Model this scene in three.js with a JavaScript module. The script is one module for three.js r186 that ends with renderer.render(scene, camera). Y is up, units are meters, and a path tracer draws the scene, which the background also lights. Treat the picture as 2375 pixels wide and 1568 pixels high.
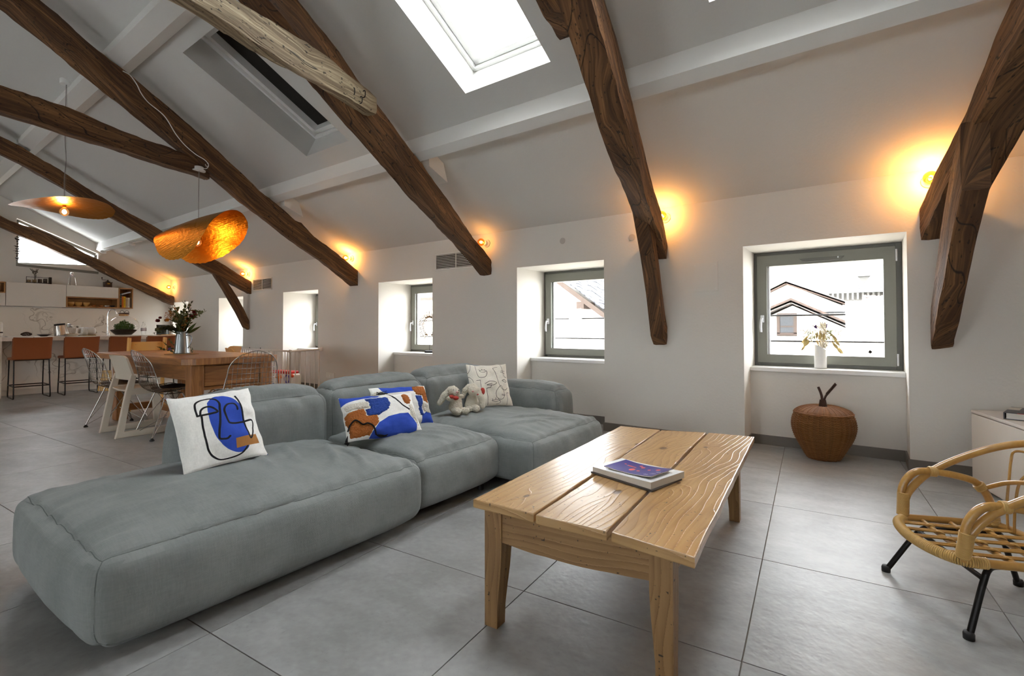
import * as THREE from 'three';
import { RoundedBoxGeometry } from 'three/addons/geometries/RoundedBoxGeometry.js';
import { mergeGeometries, mergeVertices } from 'three/addons/utils/BufferGeometryUtils.js';
import { MarchingCubes } from 'three/addons/objects/MarchingCubes.js';

// ---------------------------------------------------------------- camera, sky, exposure
const scene = new THREE.Scene();
const camera = new THREE.PerspectiveCamera(69.5654, 2375 / 1568, 0.05, 400);
camera.position.set(0, 1.0607, 0);
camera.rotation.set(0.018133, 0.62241, -0.0015818, 'YXZ');
camera.setViewOffset(2375, 1568, 0, 43.34, 2375, 1568);
const SKY = 18.0;                                   // overcast daylight, the same all round                                   // overcast daylight, the same all round
scene.background = new THREE.Color(0.93, 0.97, 1.0);
scene.backgroundIntensity = SKY;
const renderer = new THREE.WebGLRenderer({ antialias: true });
renderer.toneMapping = THREE.LinearToneMapping;
renderer.toneMappingExposure = 1.2;
renderer.shadowMap.enabled = true;
const BULB = 0.85;                                  // candela of one filament globe
const WARM = new THREE.Color(1.0, 0.73, 0.43);
// ---------------------------------------------------------------- helpers
const V = (x, y, z) => new THREE.Vector3(x, y, z);
const PI = Math.PI, { clamp, lerp, smoothstep } = THREE.MathUtils;
function rng(seed) { let a = seed >>> 0; return () => { a = (a + 0x6d2b79f5) | 0; let t = Math.imul(a ^ (a >>> 15), 1 | a); t = (t + Math.imul(t ^ (t >>> 7), 61 | t)) ^ t; return ((t ^ (t >>> 14)) >>> 0) / 4294967296; }; }
const used = new Map();
function numbered(name) { const n = used.get(name) || 0; used.set(name, n + 1); return n ? `${name}_${String(n).padStart(3, '0')}` : name; }
function tag(o, label, category, group) { o.userData.label = label; o.userData.category = category; if (group) o.userData.group = group; return o; }
function thing(name, label, category, [x, y, z] = [0, 0, 0], turn = 0, group) {
  const o = new THREE.Group(); o.name = numbered(name); o.position.set(x, y, z); o.rotation.y = turn; scene.add(o); return tag(o, label, category, group);
}
function mesh(name, geo, mat, parent, label) {
  const g = Array.isArray(geo) ? join(geo) : geo, m = new THREE.Mesh(g, mat); m.castShadow = m.receiveShadow = true;
  m.name = parent ? name : numbered(name);
  if (parent) { const k = parent.children.filter((c) => c.name === name || c.name.startsWith(name + '_0')).length; if (k) m.name = `${name}_${String(k).padStart(3, '0')}`; }
  (parent || scene).add(m); if (label) m.userData.label = label; return m;
}
function part(name, geo, mat, parent, label) { return mesh(name, geo, mat, parent, label); }
function struct(name, geo, mat, parent) { const m = mesh(name, geo, mat, parent); if (!parent) m.userData.kind = 'structure'; return m; }
function structGroup(name) { const o = new THREE.Group(); o.name = numbered(name); o.userData.kind = 'structure'; scene.add(o); return o; }
function copy(root, pos, turn, label, group) {
  const r = root.clone(); r.name = numbered(root.name.replace(/_\d{3}$/, '')); r.userData = { ...root.userData };
  if (pos) r.position.set(...pos); if (turn !== undefined) r.rotation.y = turn; if (label) r.userData.label = label; if (group) r.userData.group = group; scene.add(r); return r;
}
function join(list) { const l = list.map((g) => { const h = g.index ? g.toNonIndexed() : g; for (const k of Object.keys(h.attributes)) if (!['position', 'normal', 'uv'].includes(k)) h.deleteAttribute(k); if (!h.attributes.uv) h.setAttribute('uv', new THREE.BufferAttribute(new Float32Array(h.attributes.position.count * 2), 2)); return h; }); return l.length === 1 ? l[0] : mergeGeometries(l); }
// uv in metres, from the plane that each face looks along; grain = axis that u follows
function uvm(geo, grain = 'x', off = [0, 0]) {
  const g = geo.index ? geo.toNonIndexed() : geo, p = g.attributes.position, n = p.count, uv = new Float32Array(n * 2), a = V(), b = V(), c = V(), ab = V();
  for (let i = 0; i < n; i += 3) {
    a.fromBufferAttribute(p, i); b.fromBufferAttribute(p, i + 1); c.fromBufferAttribute(p, i + 2);
    ab.subVectors(b, a).cross(c.clone().sub(a)); const x = Math.abs(ab.x), y = Math.abs(ab.y), z = Math.abs(ab.z), d = x > y && x > z ? 'x' : y > z ? 'y' : 'z';
    const axes = ['x', 'y', 'z'].filter((k) => k !== d); let [u, v] = axes; if (grain !== d && u !== grain) [u, v] = [v, u];
    [a, b, c].forEach((q, k) => { uv[(i + k) * 2] = q[u] + off[0]; uv[(i + k) * 2 + 1] = q[v] + off[1] + (d === 'x' ? 0.37 : d === 'y' ? 0.71 : 0); });
  }
  g.setAttribute('uv', new THREE.BufferAttribute(uv, 2)); return g;
}
function box(w, h, d, x = 0, y = 0, z = 0, r = 0, grain) {          // centred at x, y, z; r = edge radius
  const g = r > 0 ? new RoundedBoxGeometry(w, h, d, 2, Math.min(r, w / 2.01, h / 2.01, d / 2.01)) : new THREE.BoxGeometry(w, h, d); g.translate(x, y, z);
  return uvm(g, grain || (w >= h && w >= d ? 'x' : h >= d ? 'y' : 'z'));
}
function box2(x0, x1, y0, y1, z0, z1, r = 0, grain) { return box(x1 - x0, y1 - y0, z1 - z0, (x0 + x1) / 2, (y0 + y1) / 2, (z0 + z1) / 2, r, grain); }
function tube(pts, r, seg, sides = 6, closed = false) {
  const v = pts.map((q) => q.isVector3 ? q : V(...q)), c = v.length === 2 ? new THREE.LineCurve3(v[0], v[1]) : new THREE.CatmullRomCurve3(v, closed, 'centripetal');
  return new THREE.TubeGeometry(c, seg || (v.length === 2 ? 1 : v.length * 4), r, sides, closed);
}
function rod(a, b, r, sides = 8, r2) {                                // a capped cylinder from a to b
  const p = V(...a), q = V(...b), l = p.distanceTo(q), g = new THREE.CylinderGeometry(r2 ?? r, r, l, sides); g.translate(0, l / 2, 0);
  g.applyQuaternion(new THREE.Quaternion().setFromUnitVectors(V(0, 1, 0), q.clone().sub(p).normalize())); g.translate(p.x, p.y, p.z); return g;
}
function lathe(pts, seg = 32) { return new THREE.LatheGeometry(pts.map(([x, y]) => new THREE.Vector2(x, y)), seg); }
function ball(r, x, y, z, sx = 1, sy = 1, sz = 1, seg = 16) { const g = new THREE.SphereGeometry(r, seg, Math.ceil(seg * 0.7)); g.scale(sx, sy, sz); g.translate(x, y, z); return g; }
function move(g, x, y, z, rx = 0, ry = 0, rz = 0) { if (rx || ry || rz) g.applyMatrix4(new THREE.Matrix4().makeRotationFromEuler(new THREE.Euler(rx, ry, rz))); g.translate(x, y, z); return g; }
function extrude(pts, depth, bevel = 0, holes = []) {
  const s = new THREE.Shape(pts.map(([x, y]) => new THREE.Vector2(x, y))); for (const h of holes) s.holes.push(new THREE.Path(h.map(([x, y]) => new THREE.Vector2(x, y))));
  return new THREE.ExtrudeGeometry(s, { depth, bevelEnabled: bevel > 0, bevelSize: bevel, bevelThickness: bevel, bevelOffset: -bevel, bevelSegments: 2, curveSegments: 10 });
}
// value noise that tiles with a whole period
const HT = new Float32Array(65536); { const r = rng(77); for (let i = 0; i < 65536; i++) HT[i] = r(); }
const hash2 = (x, y, s) => HT[(Math.imul(x, 374761393) + Math.imul(y, 668265263) + Math.imul(s, 974711)) >>> 7 & 65535];
function vn(x, y, px, py, s = 0) {
  const ix = Math.floor(x), iy = Math.floor(y), fx = x - ix, fy = y - iy, u = fx * fx * (3 - 2 * fx), v = fy * fy * (3 - 2 * fy);
  const x0 = ((ix % px) + px) % px, y0 = ((iy % py) + py) % py, x1 = (x0 + 1) % px, y1 = (y0 + 1) % py;
  return lerp(lerp(hash2(x0, y0, s), hash2(x1, y0, s), u), lerp(hash2(x0, y1, s), hash2(x1, y1, s), u), v);
}
function fbm(u, v, fx, fy, oct = 5, s = 0, gain = 0.5) { let a = 0, w = 1, t = 0; for (let o = 0; o < oct; o++) { a += w * vn(u * fx, v * fy, fx, fy, s + o * 17); t += w; w *= gain; fx *= 2; fy *= 2; } return a / t; }
const n3 = (x, y, z, s = 0) => { const i = Math.floor(z), f = z - i, w = f * f * (3 - 2 * f); return lerp(vn(x, y, 997, 991, s + i * 31), vn(x, y, 997, 991, s + (i + 1) * 31), w) * 2 - 1; };
function tex(w, h, fn, srgb = true, rep) {
  const d = new Uint8Array(w * h * 4); for (let y = 0, i = 0; y < h; y++) for (let x = 0; x < w; x++, i += 4) { const c = fn(x / w, y / h); if (typeof c === 'number') d[i] = d[i + 1] = d[i + 2] = clamp(c, 0, 255); else { d[i] = clamp(c[0], 0, 255); d[i + 1] = clamp(c[1], 0, 255); d[i + 2] = clamp(c[2], 0, 255); } d[i + 3] = 255; }
  const t = new THREE.DataTexture(d, w, h); t.wrapS = t.wrapT = THREE.RepeatWrapping; t.magFilter = THREE.LinearFilter; t.minFilter = THREE.LinearMipmapLinearFilter; t.generateMipmaps = true; if (srgb) t.colorSpace = THREE.SRGBColorSpace; if (rep) t.repeat.set(...rep); t.needsUpdate = true; return t;
}
function canvasTex(w, h, draw, srgb = true) { const c = document.createElement('canvas'); c.width = w; c.height = h; draw(c.getContext('2d'), w, h); const t = new THREE.CanvasTexture(c); t.wrapS = t.wrapT = THREE.RepeatWrapping; if (srgb) t.colorSpace = THREE.SRGBColorSpace; return t; }
const mix3 = (a, b, t) => [lerp(a[0], b[0], t), lerp(a[1], b[1], t), lerp(a[2], b[2], t)];
const std = (color, roughness = 0.6, o = {}) => new THREE.MeshStandardMaterial({ color, roughness, ...o });
const phys = (color, roughness = 0.5, o = {}) => new THREE.MeshPhysicalMaterial({ color, roughness, ...o });
// ---------------------------------------------------------------- materials
const M = {};
{ // old hewn oak: grain runs along u, 1 texture = 1.6 m x 0.8 m
  const W = 1024, H = 512;
  const g = (u, v) => { const wob = (fbm(u, v, 3, 4, 3, 5) - 0.5) * 0.12, vv = v + wob, fine = fbm(u, vv, 8, 90, 3, 11), mid = fbm(u, vv, 3, 18, 3, 23), crack = Math.abs(fbm(u, vv, 2, 5, 2, 41) - 0.5); return { fine, mid, crack }; };
  const cache = new Float32Array(W * H * 3); for (let y = 0; y < H; y++) for (let x = 0; x < W; x++) { const q = g(x / W, y / H), i = (y * W + x) * 3; cache[i] = q.fine; cache[i + 1] = q.mid; cache[i + 2] = q.crack; }
  const at = (u, v) => { const i = ((Math.round(v * H) % H) * W + (Math.round(u * W) % W)) * 3; return [cache[i], cache[i + 1], cache[i + 2]]; };
  const col = (dark, light) => tex(W, H, (u, v) => { const [f, m, c] = at(u, v); let q = mix3(dark, light, clamp((f - 0.25) * 1.1 + (m - 0.5) * 1.3, 0, 1)); const k = smoothstep(c, 0.0, 0.008); const pit = smoothstep(fbm(u, v, 60, 60, 2, 71), 0.16, 0.24); const w = lerp(0.35, 1, k) * lerp(0.5, 1, pit); return [q[0] * w, q[1] * w, q[2] * w]; }, true, [1 / 1.6, 1 / 0.8]);
  const bump = tex(W, H, (u, v) => { const [f, m, c] = at(u, v); return (f * 0.5 + m * 0.5) * 190 * lerp(0.25, 1, smoothstep(c, 0, 0.016)) + 40 * smoothstep(fbm(u, v, 60, 60, 2, 71), 0.16, 0.24); }, false, [1 / 1.6, 1 / 0.8]);
  M.beam = std(0xffffff, 0.78, { map: col([74, 49, 30], [152, 110, 71]), bumpMap: bump, bumpScale: 0.012 });
  M.paleBeamMap = col([108, 92, 70], [196, 182, 152]);
}
{ // large concrete-look stoneware, 2.4 m per texture
  const N = 1024, rep = [1 / 2.4, 1 / 2.4];
  const f = new Float32Array(N * N); for (let y = 0; y < N; y++) for (let x = 0; x < N; x++) { const u = x / N, v = y / N; f[y * N + x] = 0.55 * fbm(u, v, 5, 9, 6, 3, 0.55) + 0.3 * fbm(u, v, 14, 30, 5, 57, 0.6) + 0.15 * fbm(u, v, 120, 120, 2, 91); }
  const at = (u, v) => f[(Math.round(v * N) % N) * N + (Math.round(u * N) % N)];
  M.tile = std(0xffffff, 0.4, { map: tex(N, N, (u, v) => { const q = clamp((at(u, v) - 0.3) * 2.3, 0, 1), speck = fbm(u, v, 300, 300, 1, 9) > 0.93 ? -8 : 0; const c = mix3([136, 136, 134], [170, 171, 170], q); return [c[0] + speck, c[1] + speck, c[2] + speck]; }, true, rep), bumpMap: tex(N, N, (u, v) => at(u, v) * 200 + 55 * fbm(u, v, 160, 160, 2, 44), false, rep), bumpScale: 0.0025 });
  M.skirting = std(0x6f6961, 0.5);
  M.grout = std(0x6b635a, 0.9);
}
const plasterBump = tex(512, 512, (u, v) => 255 * fbm(u, v, 60, 60, 4, 8), false, [1 / 0.8, 1 / 0.8]);
M.wall = std(0xdedad3, 0.85, { bumpMap: plasterBump, bumpScale: 0.0008 });
M.reveal = M.wall;
M.ceiling = std(0xd4d3cf, 0.88, { bumpMap: plasterBump, bumpScale: 0.0008 });
M.whitePaint = std(0xe4e3df, 0.5);
M.whiteGloss = std(0xeeeeec, 0.3);
M.frameGrey = std(0x78786f, 0.42);
M.frameDark = std(0x5e5e57, 0.42);
M.alu = std(0xc9cbcd, 0.3, { metalness: 0.85 });
M.chrome = std(0xdddddd, 0.12, { metalness: 1 });
M.blackMetal = std(0x1b1a1a, 0.42, { metalness: 0.5 });
M.black = std(0x141415, 0.6);
M.glass = phys(0xffffff, 0.02, { transmission: 1, thickness: 0, ior: 1.5 });
// ---------------------------------------------------------------- the room
const ZW = -4.664, T = 0.49, ROOF0 = 2.22, ALPHA = Math.atan(T), XL = -13.34, XR = 2.7, ZR = 0.4, ZB = 5.46, ZOUT = -5.5;
const roofY = (z) => ROOF0 + (z - ZW) * T;
const niches = [[-0.84, 0.283, 1.778], [-3.274, -2.168, 1.771], [-5.762, -4.656, 1.735], [-8.365, -7.29, 1.705], [-10.85, -9.82, 1.692], [-13.2, -12.344, 1.675]];
{ // floor: grout bed with one slab per tile, laid askew to the window wall
  const fl = structGroup('floor');
  part('grout_bed', uvm(box2(XL - 0.3, XR + 0.3, -0.12, -0.004, ZOUT, ZB + 0.3)), M.grout, fl);
  const S = 0.8, th = 0.0749855, c = Math.cos(th), s = Math.sin(th), ox = -0.321, oz = -1.698, r = rng(5);
  const variants = []; for (let k = 0; k < 5; k++) { const g = new RoundedBoxGeometry(S - 0.0035, 0.014, S - 0.0035, 1, 0.0012); g.translate(0, -0.007, 0); const u = uvm(g); const a = u.attributes.uv; for (let i = 0; i < a.count; i++) a.setXY(i, a.getX(i) + k * 0.57, a.getY(i) + k * 0.83); variants.push(u); }
  for (let i = -18; i < 5; i++) for (let j = -6; j < 6; j++) {
    const a = (i + 0.5) * S, b = (j + 0.5) * S, x = c * a + s * b + ox, z = -s * a + c * b + oz;
    if (x < XL - 0.3 || x > XR + 0.2 || z < -5.35 || z > 2.6) continue;
    const m = part('tile', variants[Math.floor(r() * 5)], M.tile, fl); m.position.set(x, 0, z); m.rotation.y = th + (r() < 0.5 ? 0 : PI);
  }
}
{ // window wall with niches down to the floor; the panes sit above low breast panels
  const pts = [[XR + 0.3, 0], [XR + 0.3, 2.75], [XL - 0.3, 2.75], [XL - 0.3, 0]];
  for (const [a, b, t] of [...niches].reverse()) pts.push([a, 0], [a, t], [b, t], [b, 0]);
  const g = extrude(pts, ZW - ZOUT); g.translate(0, 0, ZOUT);
  struct('wall_window', [uvm(g), ...niches.map(([a, b]) => box2(a - 0.01, b + 0.01, 0, 0.662, ZOUT + 0.02, -4.962))], M.wall);
  const bb = [], H = 0.086, D = 0.012; let x = XL;
  for (const [a, b] of [...niches].reverse()) { bb.push(box2(x, a + D, 0, H, ZW, ZW + D, 0.002)); bb.push(box2(a, a + D, 0, H, -4.962, ZW, 0.002), box2(b - D, b, 0, H, -4.962, ZW, 0.002), box2(a + D, b - D, 0, H, -4.962, -4.962 + D, 0.002)); x = b - D; }
  bb.push(box2(x, XR, 0, H, ZW, ZW + D, 0.002));
  struct('baseboard_window', bb, M.skirting);
}
function flip(g) { const h = g.index ? g.toNonIndexed() : g; for (const a of Object.values(h.attributes)) { const n = a.itemSize, q = a.array; for (let i = 0; i < a.count; i += 3) for (let k = 0; k < n; k++) { const t = q[(i + 1) * n + k]; q[(i + 1) * n + k] = q[(i + 2) * n + k]; q[(i + 2) * n + k] = t; } } return h; }   // turns the faces round after a mirroring matrix
function roofSlab(holes, s0, s1, thick = 0.36) {
  const g = extrude([[XL - 0.3, s0], [XR + 0.3, s0], [XR + 0.3, s1], [XL - 0.3, s1]], thick, 0, holes.map(([a, b, c, d]) => [[a, c], [a, d], [b, d], [b, c]]));
  return g;
}
const sOf = (z) => (z - ZW) / Math.cos(ALPHA);
const sky1 = [-2.655, -1.83, sOf(-3.04), sOf(-1.8)], sky2 = [-5.05, -4.27, sOf(-3.075), sOf(-1.84)], sky3 = [-0.72, 0.105, sOf(-3.04), sOf(-1.8)];
const roofMatrix = new THREE.Matrix4().makeBasis(V(1, 0, 0), V(0, Math.sin(ALPHA), Math.cos(ALPHA)), V(0, Math.cos(ALPHA), -Math.sin(ALPHA))).setPosition(0, ROOF0, ZW);
{
  const g = roofSlab([sky1, sky2, sky3], -1.2, sOf(ZR) + 0.18).applyMatrix4(roofMatrix);
  struct('ceiling', uvm(flip(g)), M.ceiling);
  const yR = roofY(ZR), back = new THREE.Matrix4().makeBasis(V(-1, 0, 0), V(0, Math.sin(ALPHA), -Math.cos(ALPHA)), V(0, Math.cos(ALPHA), Math.sin(ALPHA))).setPosition(0, ROOF0, 2 * ZR - ZW);
  const h = extrude([[-XR - 0.3, -0.6], [-XL + 0.3, -0.6], [-XL + 0.3, sOf(ZR)], [-XR - 0.3, sOf(ZR)]], 0.36, 0, [].map(([a, b, c, d]) => [[a, c], [a, d], [b, d], [b, c]]));
  h.applyMatrix4(back); struct('ceiling_back', uvm(flip(h)), M.ceiling);
}
struct('wall_right', box2(XR, XR + 0.3, 0, 5.2, ZOUT, ZB + 0.3), M.wall);
{ // far side wall behind the viewer, with its own row of windows
  const g = extrude([[XL - 0.3, 0], [XR + 0.3, 0], [XR + 0.3, 2.7], [XL - 0.3, 2.7]], 0.3, 0, [-8.9, -3.7, 0.2].map((x) => [[x - 0.55, 0.7], [x - 0.55, 1.78], [x + 0.55, 1.78], [x + 0.55, 0.7]])); g.translate(0, 0, ZB); struct('wall_back', uvm(g), M.wall);
}
{ // gable wall behind the kitchen, with a high window under the slope
  const g = extrude([[-ZOUT, 0], [-ZB - 0.3, 0], [-ZB - 0.3, 5.2], [-ZOUT, 5.2]], 0.3, 0, [[[2.05, 2.32], [3.3, 2.4], [3.3, 2.68], [2.05, 3.22]]]); // x of the shape is -z
  g.rotateY(PI / 2); g.translate(XL - 0.3, 0, 0);
  struct('wall_kitchen', uvm(g), M.wall);
}
// purlins: boxed in white
{
  const g1 = extrude([[-3.27, 2.93], [-3.255, 2.755], [-3.35, 2.705], [-3.46, 2.83]].map(([z, y]) => [-z, y]), XR - XL); g1.rotateY(PI / 2); g1.translate(XL, 0, 0);
  const g2 = extrude([[-1.5, 3.80], [-1.47, 3.655], [-1.6, 3.60], [-1.72, 3.66]].map(([z, y]) => [-z, y]), XR - XL); g2.rotateY(PI / 2); g2.translate(XL, 0, 0);
  struct('trim_1', uvm(g1), M.whitePaint); struct('trim_2', uvm(g2), M.whitePaint);
}
// ---------------------------------------------------------------- windows
function makeWindow(k, [a, b, t], zf, detail) {
  const w = structGroup('window_' + k), y0 = 0.7, F = 0.045, S = 0.075, d = 0.07;
  const bar = (x0, x1, yy0, yy1, z, dd) => box2(x0, x1, yy0, yy1, z - dd, z, 0.004);
  part('window_frame', [bar(a, a + F, y0, t, zf, d), bar(b - F, b, y0, t, zf, d), bar(a + F, b - F, t - F, t, zf, d), bar(a + F, b - F, y0, y0 + F, zf, d)], M.frameDark, w);
  const x0 = a + F * 0.62, x1 = b - F * 0.9, s0 = y0 + 0.03, s1 = t - 0.03;
  part('sash', [bar(x0, x0 + S + 0.01, s0, s1, zf + 0.022, 0.07), bar(x1 - S - 0.01, x1, s0, s1, zf + 0.022, 0.07), bar(x0 + S, x1 - S, s1 - S - 0.03, s1, zf + 0.022, 0.07), bar(x0 + S, x1 - S, s0, s0 + S + 0.005, zf + 0.022, 0.07)], M.frameGrey, w);
  part('pane', new THREE.BoxGeometry(x1 - x0 - 2 * S, s1 - s0 - 2 * S, 0.004).translate((x0 + x1) / 2, (s0 + s1) / 2, zf - 0.02), M.glass, w);
  part('glazing_bead', [bar(x0 + S + 0.008, x0 + S + 0.03, s0 + S, s1 - S - 0.03, zf - 0.012, 0.03)], M.alu, w);
  const hy = 1.02, hx = x0 + 0.045, hz = zf + 0.024;
  const h = part('window_handle', [box2(hx - 0.016, hx + 0.016, hy + 0.09, hy + 0.16, hz, hz + 0.012, 0.005), rod([hx, hy + 0.125, hz], [hx, hy + 0.125, hz + 0.045], 0.009), tube([[hx, hy + 0.132, hz + 0.045], [hx - 0.004, hy + 0.115, hz + 0.05], [hx - 0.008, hy + 0.05, hz + 0.052], [hx - 0.006, hy, hz + 0.05]], 0.0105, 12, 8)], M.alu, w);
  h.castShadow = true;
  for (const yy of [s0 + 0.06, s1 - 0.08]) part('hinge', [rod([x1 + 0.004, yy - 0.05, zf + 0.024], [x1 + 0.004, yy + 0.05, zf + 0.024], 0.009)], M.alu, w);
  part('window_sill', box2(a - 0.0, b + 0.0, 0.664, 0.701, zf - 0.05, -4.943, 0.004), M.whiteGloss, w);
  if (detail) {
    const cx = (x0 + x1) / 2 - 0.0, cy = s1 - 0.07, g = extrude([[-0.17, 0.014], [-0.14, -0.014], [-0.12, -0.018], [0.12, -0.018], [0.14, -0.014], [0.17, 0.014]], 0.02, 0.004);
    part('air_vent', g.translate(cx, cy, zf + 0.024), M.frameDark, w);
    part('vent_slider', box2(cx + 0.12, cx + 0.131, cy - 0.002, cy + 0.014, zf + 0.045, zf + 0.052, 0.002), M.alu, w);
  }
  part('guard_rail', [0.93, 1.18].map((y) => rod([a - 0.1, y, zf - 0.2], [b + 0.1, y, zf - 0.2], 0.008)), M.blackMetal, w);
  return w;
}
makeWindow(1, niches[0], -5.2, true); makeWindow(2, niches[1], -5.27); makeWindow(3, niches[2], -5.3); makeWindow(4, niches[3], -5.3); makeWindow(5, niches[4], -5.3); makeWindow(6, niches[5], -5.3);
function skylight(k, [a, b, s0, s1], blind) {
  const w = structGroup('window_' + k), R = (g) => uvm(flip(g.applyMatrix4(roofMatrix))), n0 = 0.25, B = (x0, x1, c, d, e, f, r) => R(new RoundedBoxGeometry(x1 - x0, d - c, f - e, 1, r || 0.004).translate((x0 + x1) / 2, (c + d) / 2, (e + f) / 2));
  const F = 0.03;
  part('window_frame', [B(a, a + F, s0, s1, n0, 0.44), B(b - F, b, s0, s1, n0, 0.44), B(a, b, s0, s0 + F, n0, 0.44), B(a, b, s1 - F, s1, n0, 0.44)], M.whiteGloss, w);
  const G = 0.035, i = F + 0.004, S = 0.05, e = n0 + 0.03;
  part('sash', [B(a + i, a + i + S, s0 + i, s1 - i, e, 0.42), B(b - i - S, b - i, s0 + i, s1 - i, e, 0.42), B(a + i, b - i, s0 + i, s0 + i + S, e, 0.42), B(a + i, b - i, s1 - i - S, s1 - i, e, 0.42)], M.whiteGloss, w);
  if (blind) part('closed_blind', B(a + i + S, b - i - S, s0 + i + S, s1 - i - S, 0.36, 0.364), M.blind, w);
  else part('pane', B(a + i + S, b - i - S, s0 + i + S, s1 - i - S, 0.39, 0.394, 0.001), M.glass, w);
}
M.blind = std(0x23211f, 0.9);
skylight(7, sky1); skylight(10, sky3); skylight(8, sky2, true);
// ---------------------------------------------------------------- roof trusses of old oak
// st: stations [z, x of the seen side, top, bottom at the seen side, bottom at the far side], side: +1 when the beam lies to -x of that side
function timber(st, w, side, seed, rough = 0.012) {
  const pos = [], uv = [], idx = [], fine = [], SUB = 6; let run = 0;
  for (let i = 0; i < st.length - 1; i++) for (let k = 0; k < SUB; k++) fine.push(st[i].map((q, j) => lerp(q, st[i + 1][j], k / SUB)));
  fine.push(st[st.length - 1]);
  const ring = 20;
  fine.forEach(([z, x, t, b, c], i) => {
    if (i) run += Math.hypot(z - fine[i - 1][0], t - fine[i - 1][2]);
    const x2 = x - side * w, top2 = t - 0.01, corner = [[x, b], [x, t], [x2, top2], [x2, c]];
    let per = 0;
    for (let e = 0; e < 4; e++) for (let k = 0; k < 5; k++) {
      const [x0, y0] = corner[e], [x1, y1] = corner[(e + 1) % 4], f = k / 5; let px = lerp(x0, x1, f), py = lerp(y0, y1, f);
      if (k === 0) { px += (x + x2 > 2 * px ? 1 : -1) * 0.004; py += ((t + b) / 2 > py ? 1 : -1) * 0.004; }
      const n = rough * 0.55 * n3(run * 2.2 + seed * 9, e * 5 + seed, seed) + rough * 0.4 * n3(run * 6, e * 9 + f * 3 + seed, seed + 3) + rough * 0.35 * n3(run * 17, e * 9 + f * 9 + seed, seed + 6);
      const nx = e === 0 ? side : e === 2 ? -side : 0, ny = e === 1 ? 1 : e === 3 ? -1 : 0, len = Math.hypot(x1 - x0, y1 - y0);
      pos.push(px + nx * n, py + ny * n, z); uv.push(run + seed * 0.41, per + f * len + seed * 0.23); if (k === 4) per += len;
    }
  });
  const wrap = []; for (let i = 0; i < fine.length; i++) wrap.push(i * ring);
  for (let i = 0; i < fine.length - 1; i++) for (let k = 0; k < ring; k++) { const a = i * ring + k, b = i * ring + (k + 1) % ring, c = a + ring, d = b + ring; idx.push(a, c, b, b, c, d); }
  const cap = (i, up) => { const b0 = i * ring; for (let k = 1; k < ring - 1; k++) up ? idx.push(b0, b0 + k, b0 + k + 1) : idx.push(b0, b0 + k + 1, b0 + k); };
  cap(0, true); cap(fine.length - 1, false);
  let g = new THREE.BufferGeometry(); g.setAttribute('position', new THREE.Float32BufferAttribute(pos, 3)); g.setAttribute('uv', new THREE.Float32BufferAttribute(uv, 2)); g.setIndex(idx);
  if (side < 0) { const q = g.index.array; for (let i = 0; i < q.length; i += 3) { const t = q[i]; q[i] = q[i + 1]; q[i + 1] = t; } }
  g = g.toNonIndexed();
  { const p = g.attributes.position, u = g.attributes.uv; for (let i = 0; i < p.count; i += 3) { let lo = 9e9, hi = -9e9; for (let k = 0; k < 3; k++) { lo = Math.min(lo, u.getY(i + k)); hi = Math.max(hi, u.getY(i + k)); } if (hi - lo > 0.3) for (let k = 0; k < 3; k++) if (u.getY(i + k) < lo + 0.1) u.setY(i + k, u.getY(i + k) + (hi - lo) + 0.03); } }
  return creased(g, 0.5);
}
function creased(g, angle) { // averages the normals of near-coplanar faces that meet at a point
  const p = g.attributes.position, n = p.count, fn = [], map = new Map(), a = V(), b = V(), c = V(), key = (i) => `${Math.round(p.getX(i) * 2e4)},${Math.round(p.getY(i) * 2e4)},${Math.round(p.getZ(i) * 2e4)}`;
  for (let i = 0; i < n; i += 3) { a.fromBufferAttribute(p, i); b.fromBufferAttribute(p, i + 1); c.fromBufferAttribute(p, i + 2); const f = b.clone().sub(a).cross(c.clone().sub(a)); fn.push(f); for (let k = 0; k < 3; k++) { const q = key(i + k); (map.get(q) || map.set(q, []).get(q)).push(f); } }
  const out = new Float32Array(n * 3), lim = Math.cos(angle), s = V();
  for (let i = 0; i < n; i++) { const f = fn[(i / 3) | 0], l = f.length() || 1; s.set(0, 0, 0); for (const q of map.get(key(i))) if (q.dot(f) >= lim * l * (q.length() || 1)) s.add(q); s.normalize(); out.set([s.x, s.y, s.z], i * 3); }
  g.setAttribute('normal', new THREE.BufferAttribute(out, 3)); return g;
}
const line = (a, b, n) => Array.from({ length: n + 1 }, (_, i) => a.map((q, j) => lerp(q, b[j], i / n)));
const trussGroup = 'old oak roof trusses';
const mkTruss = (label) => thing('roof_truss', label, 'beam', [0, 0, 0], 0, undefined);
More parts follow.
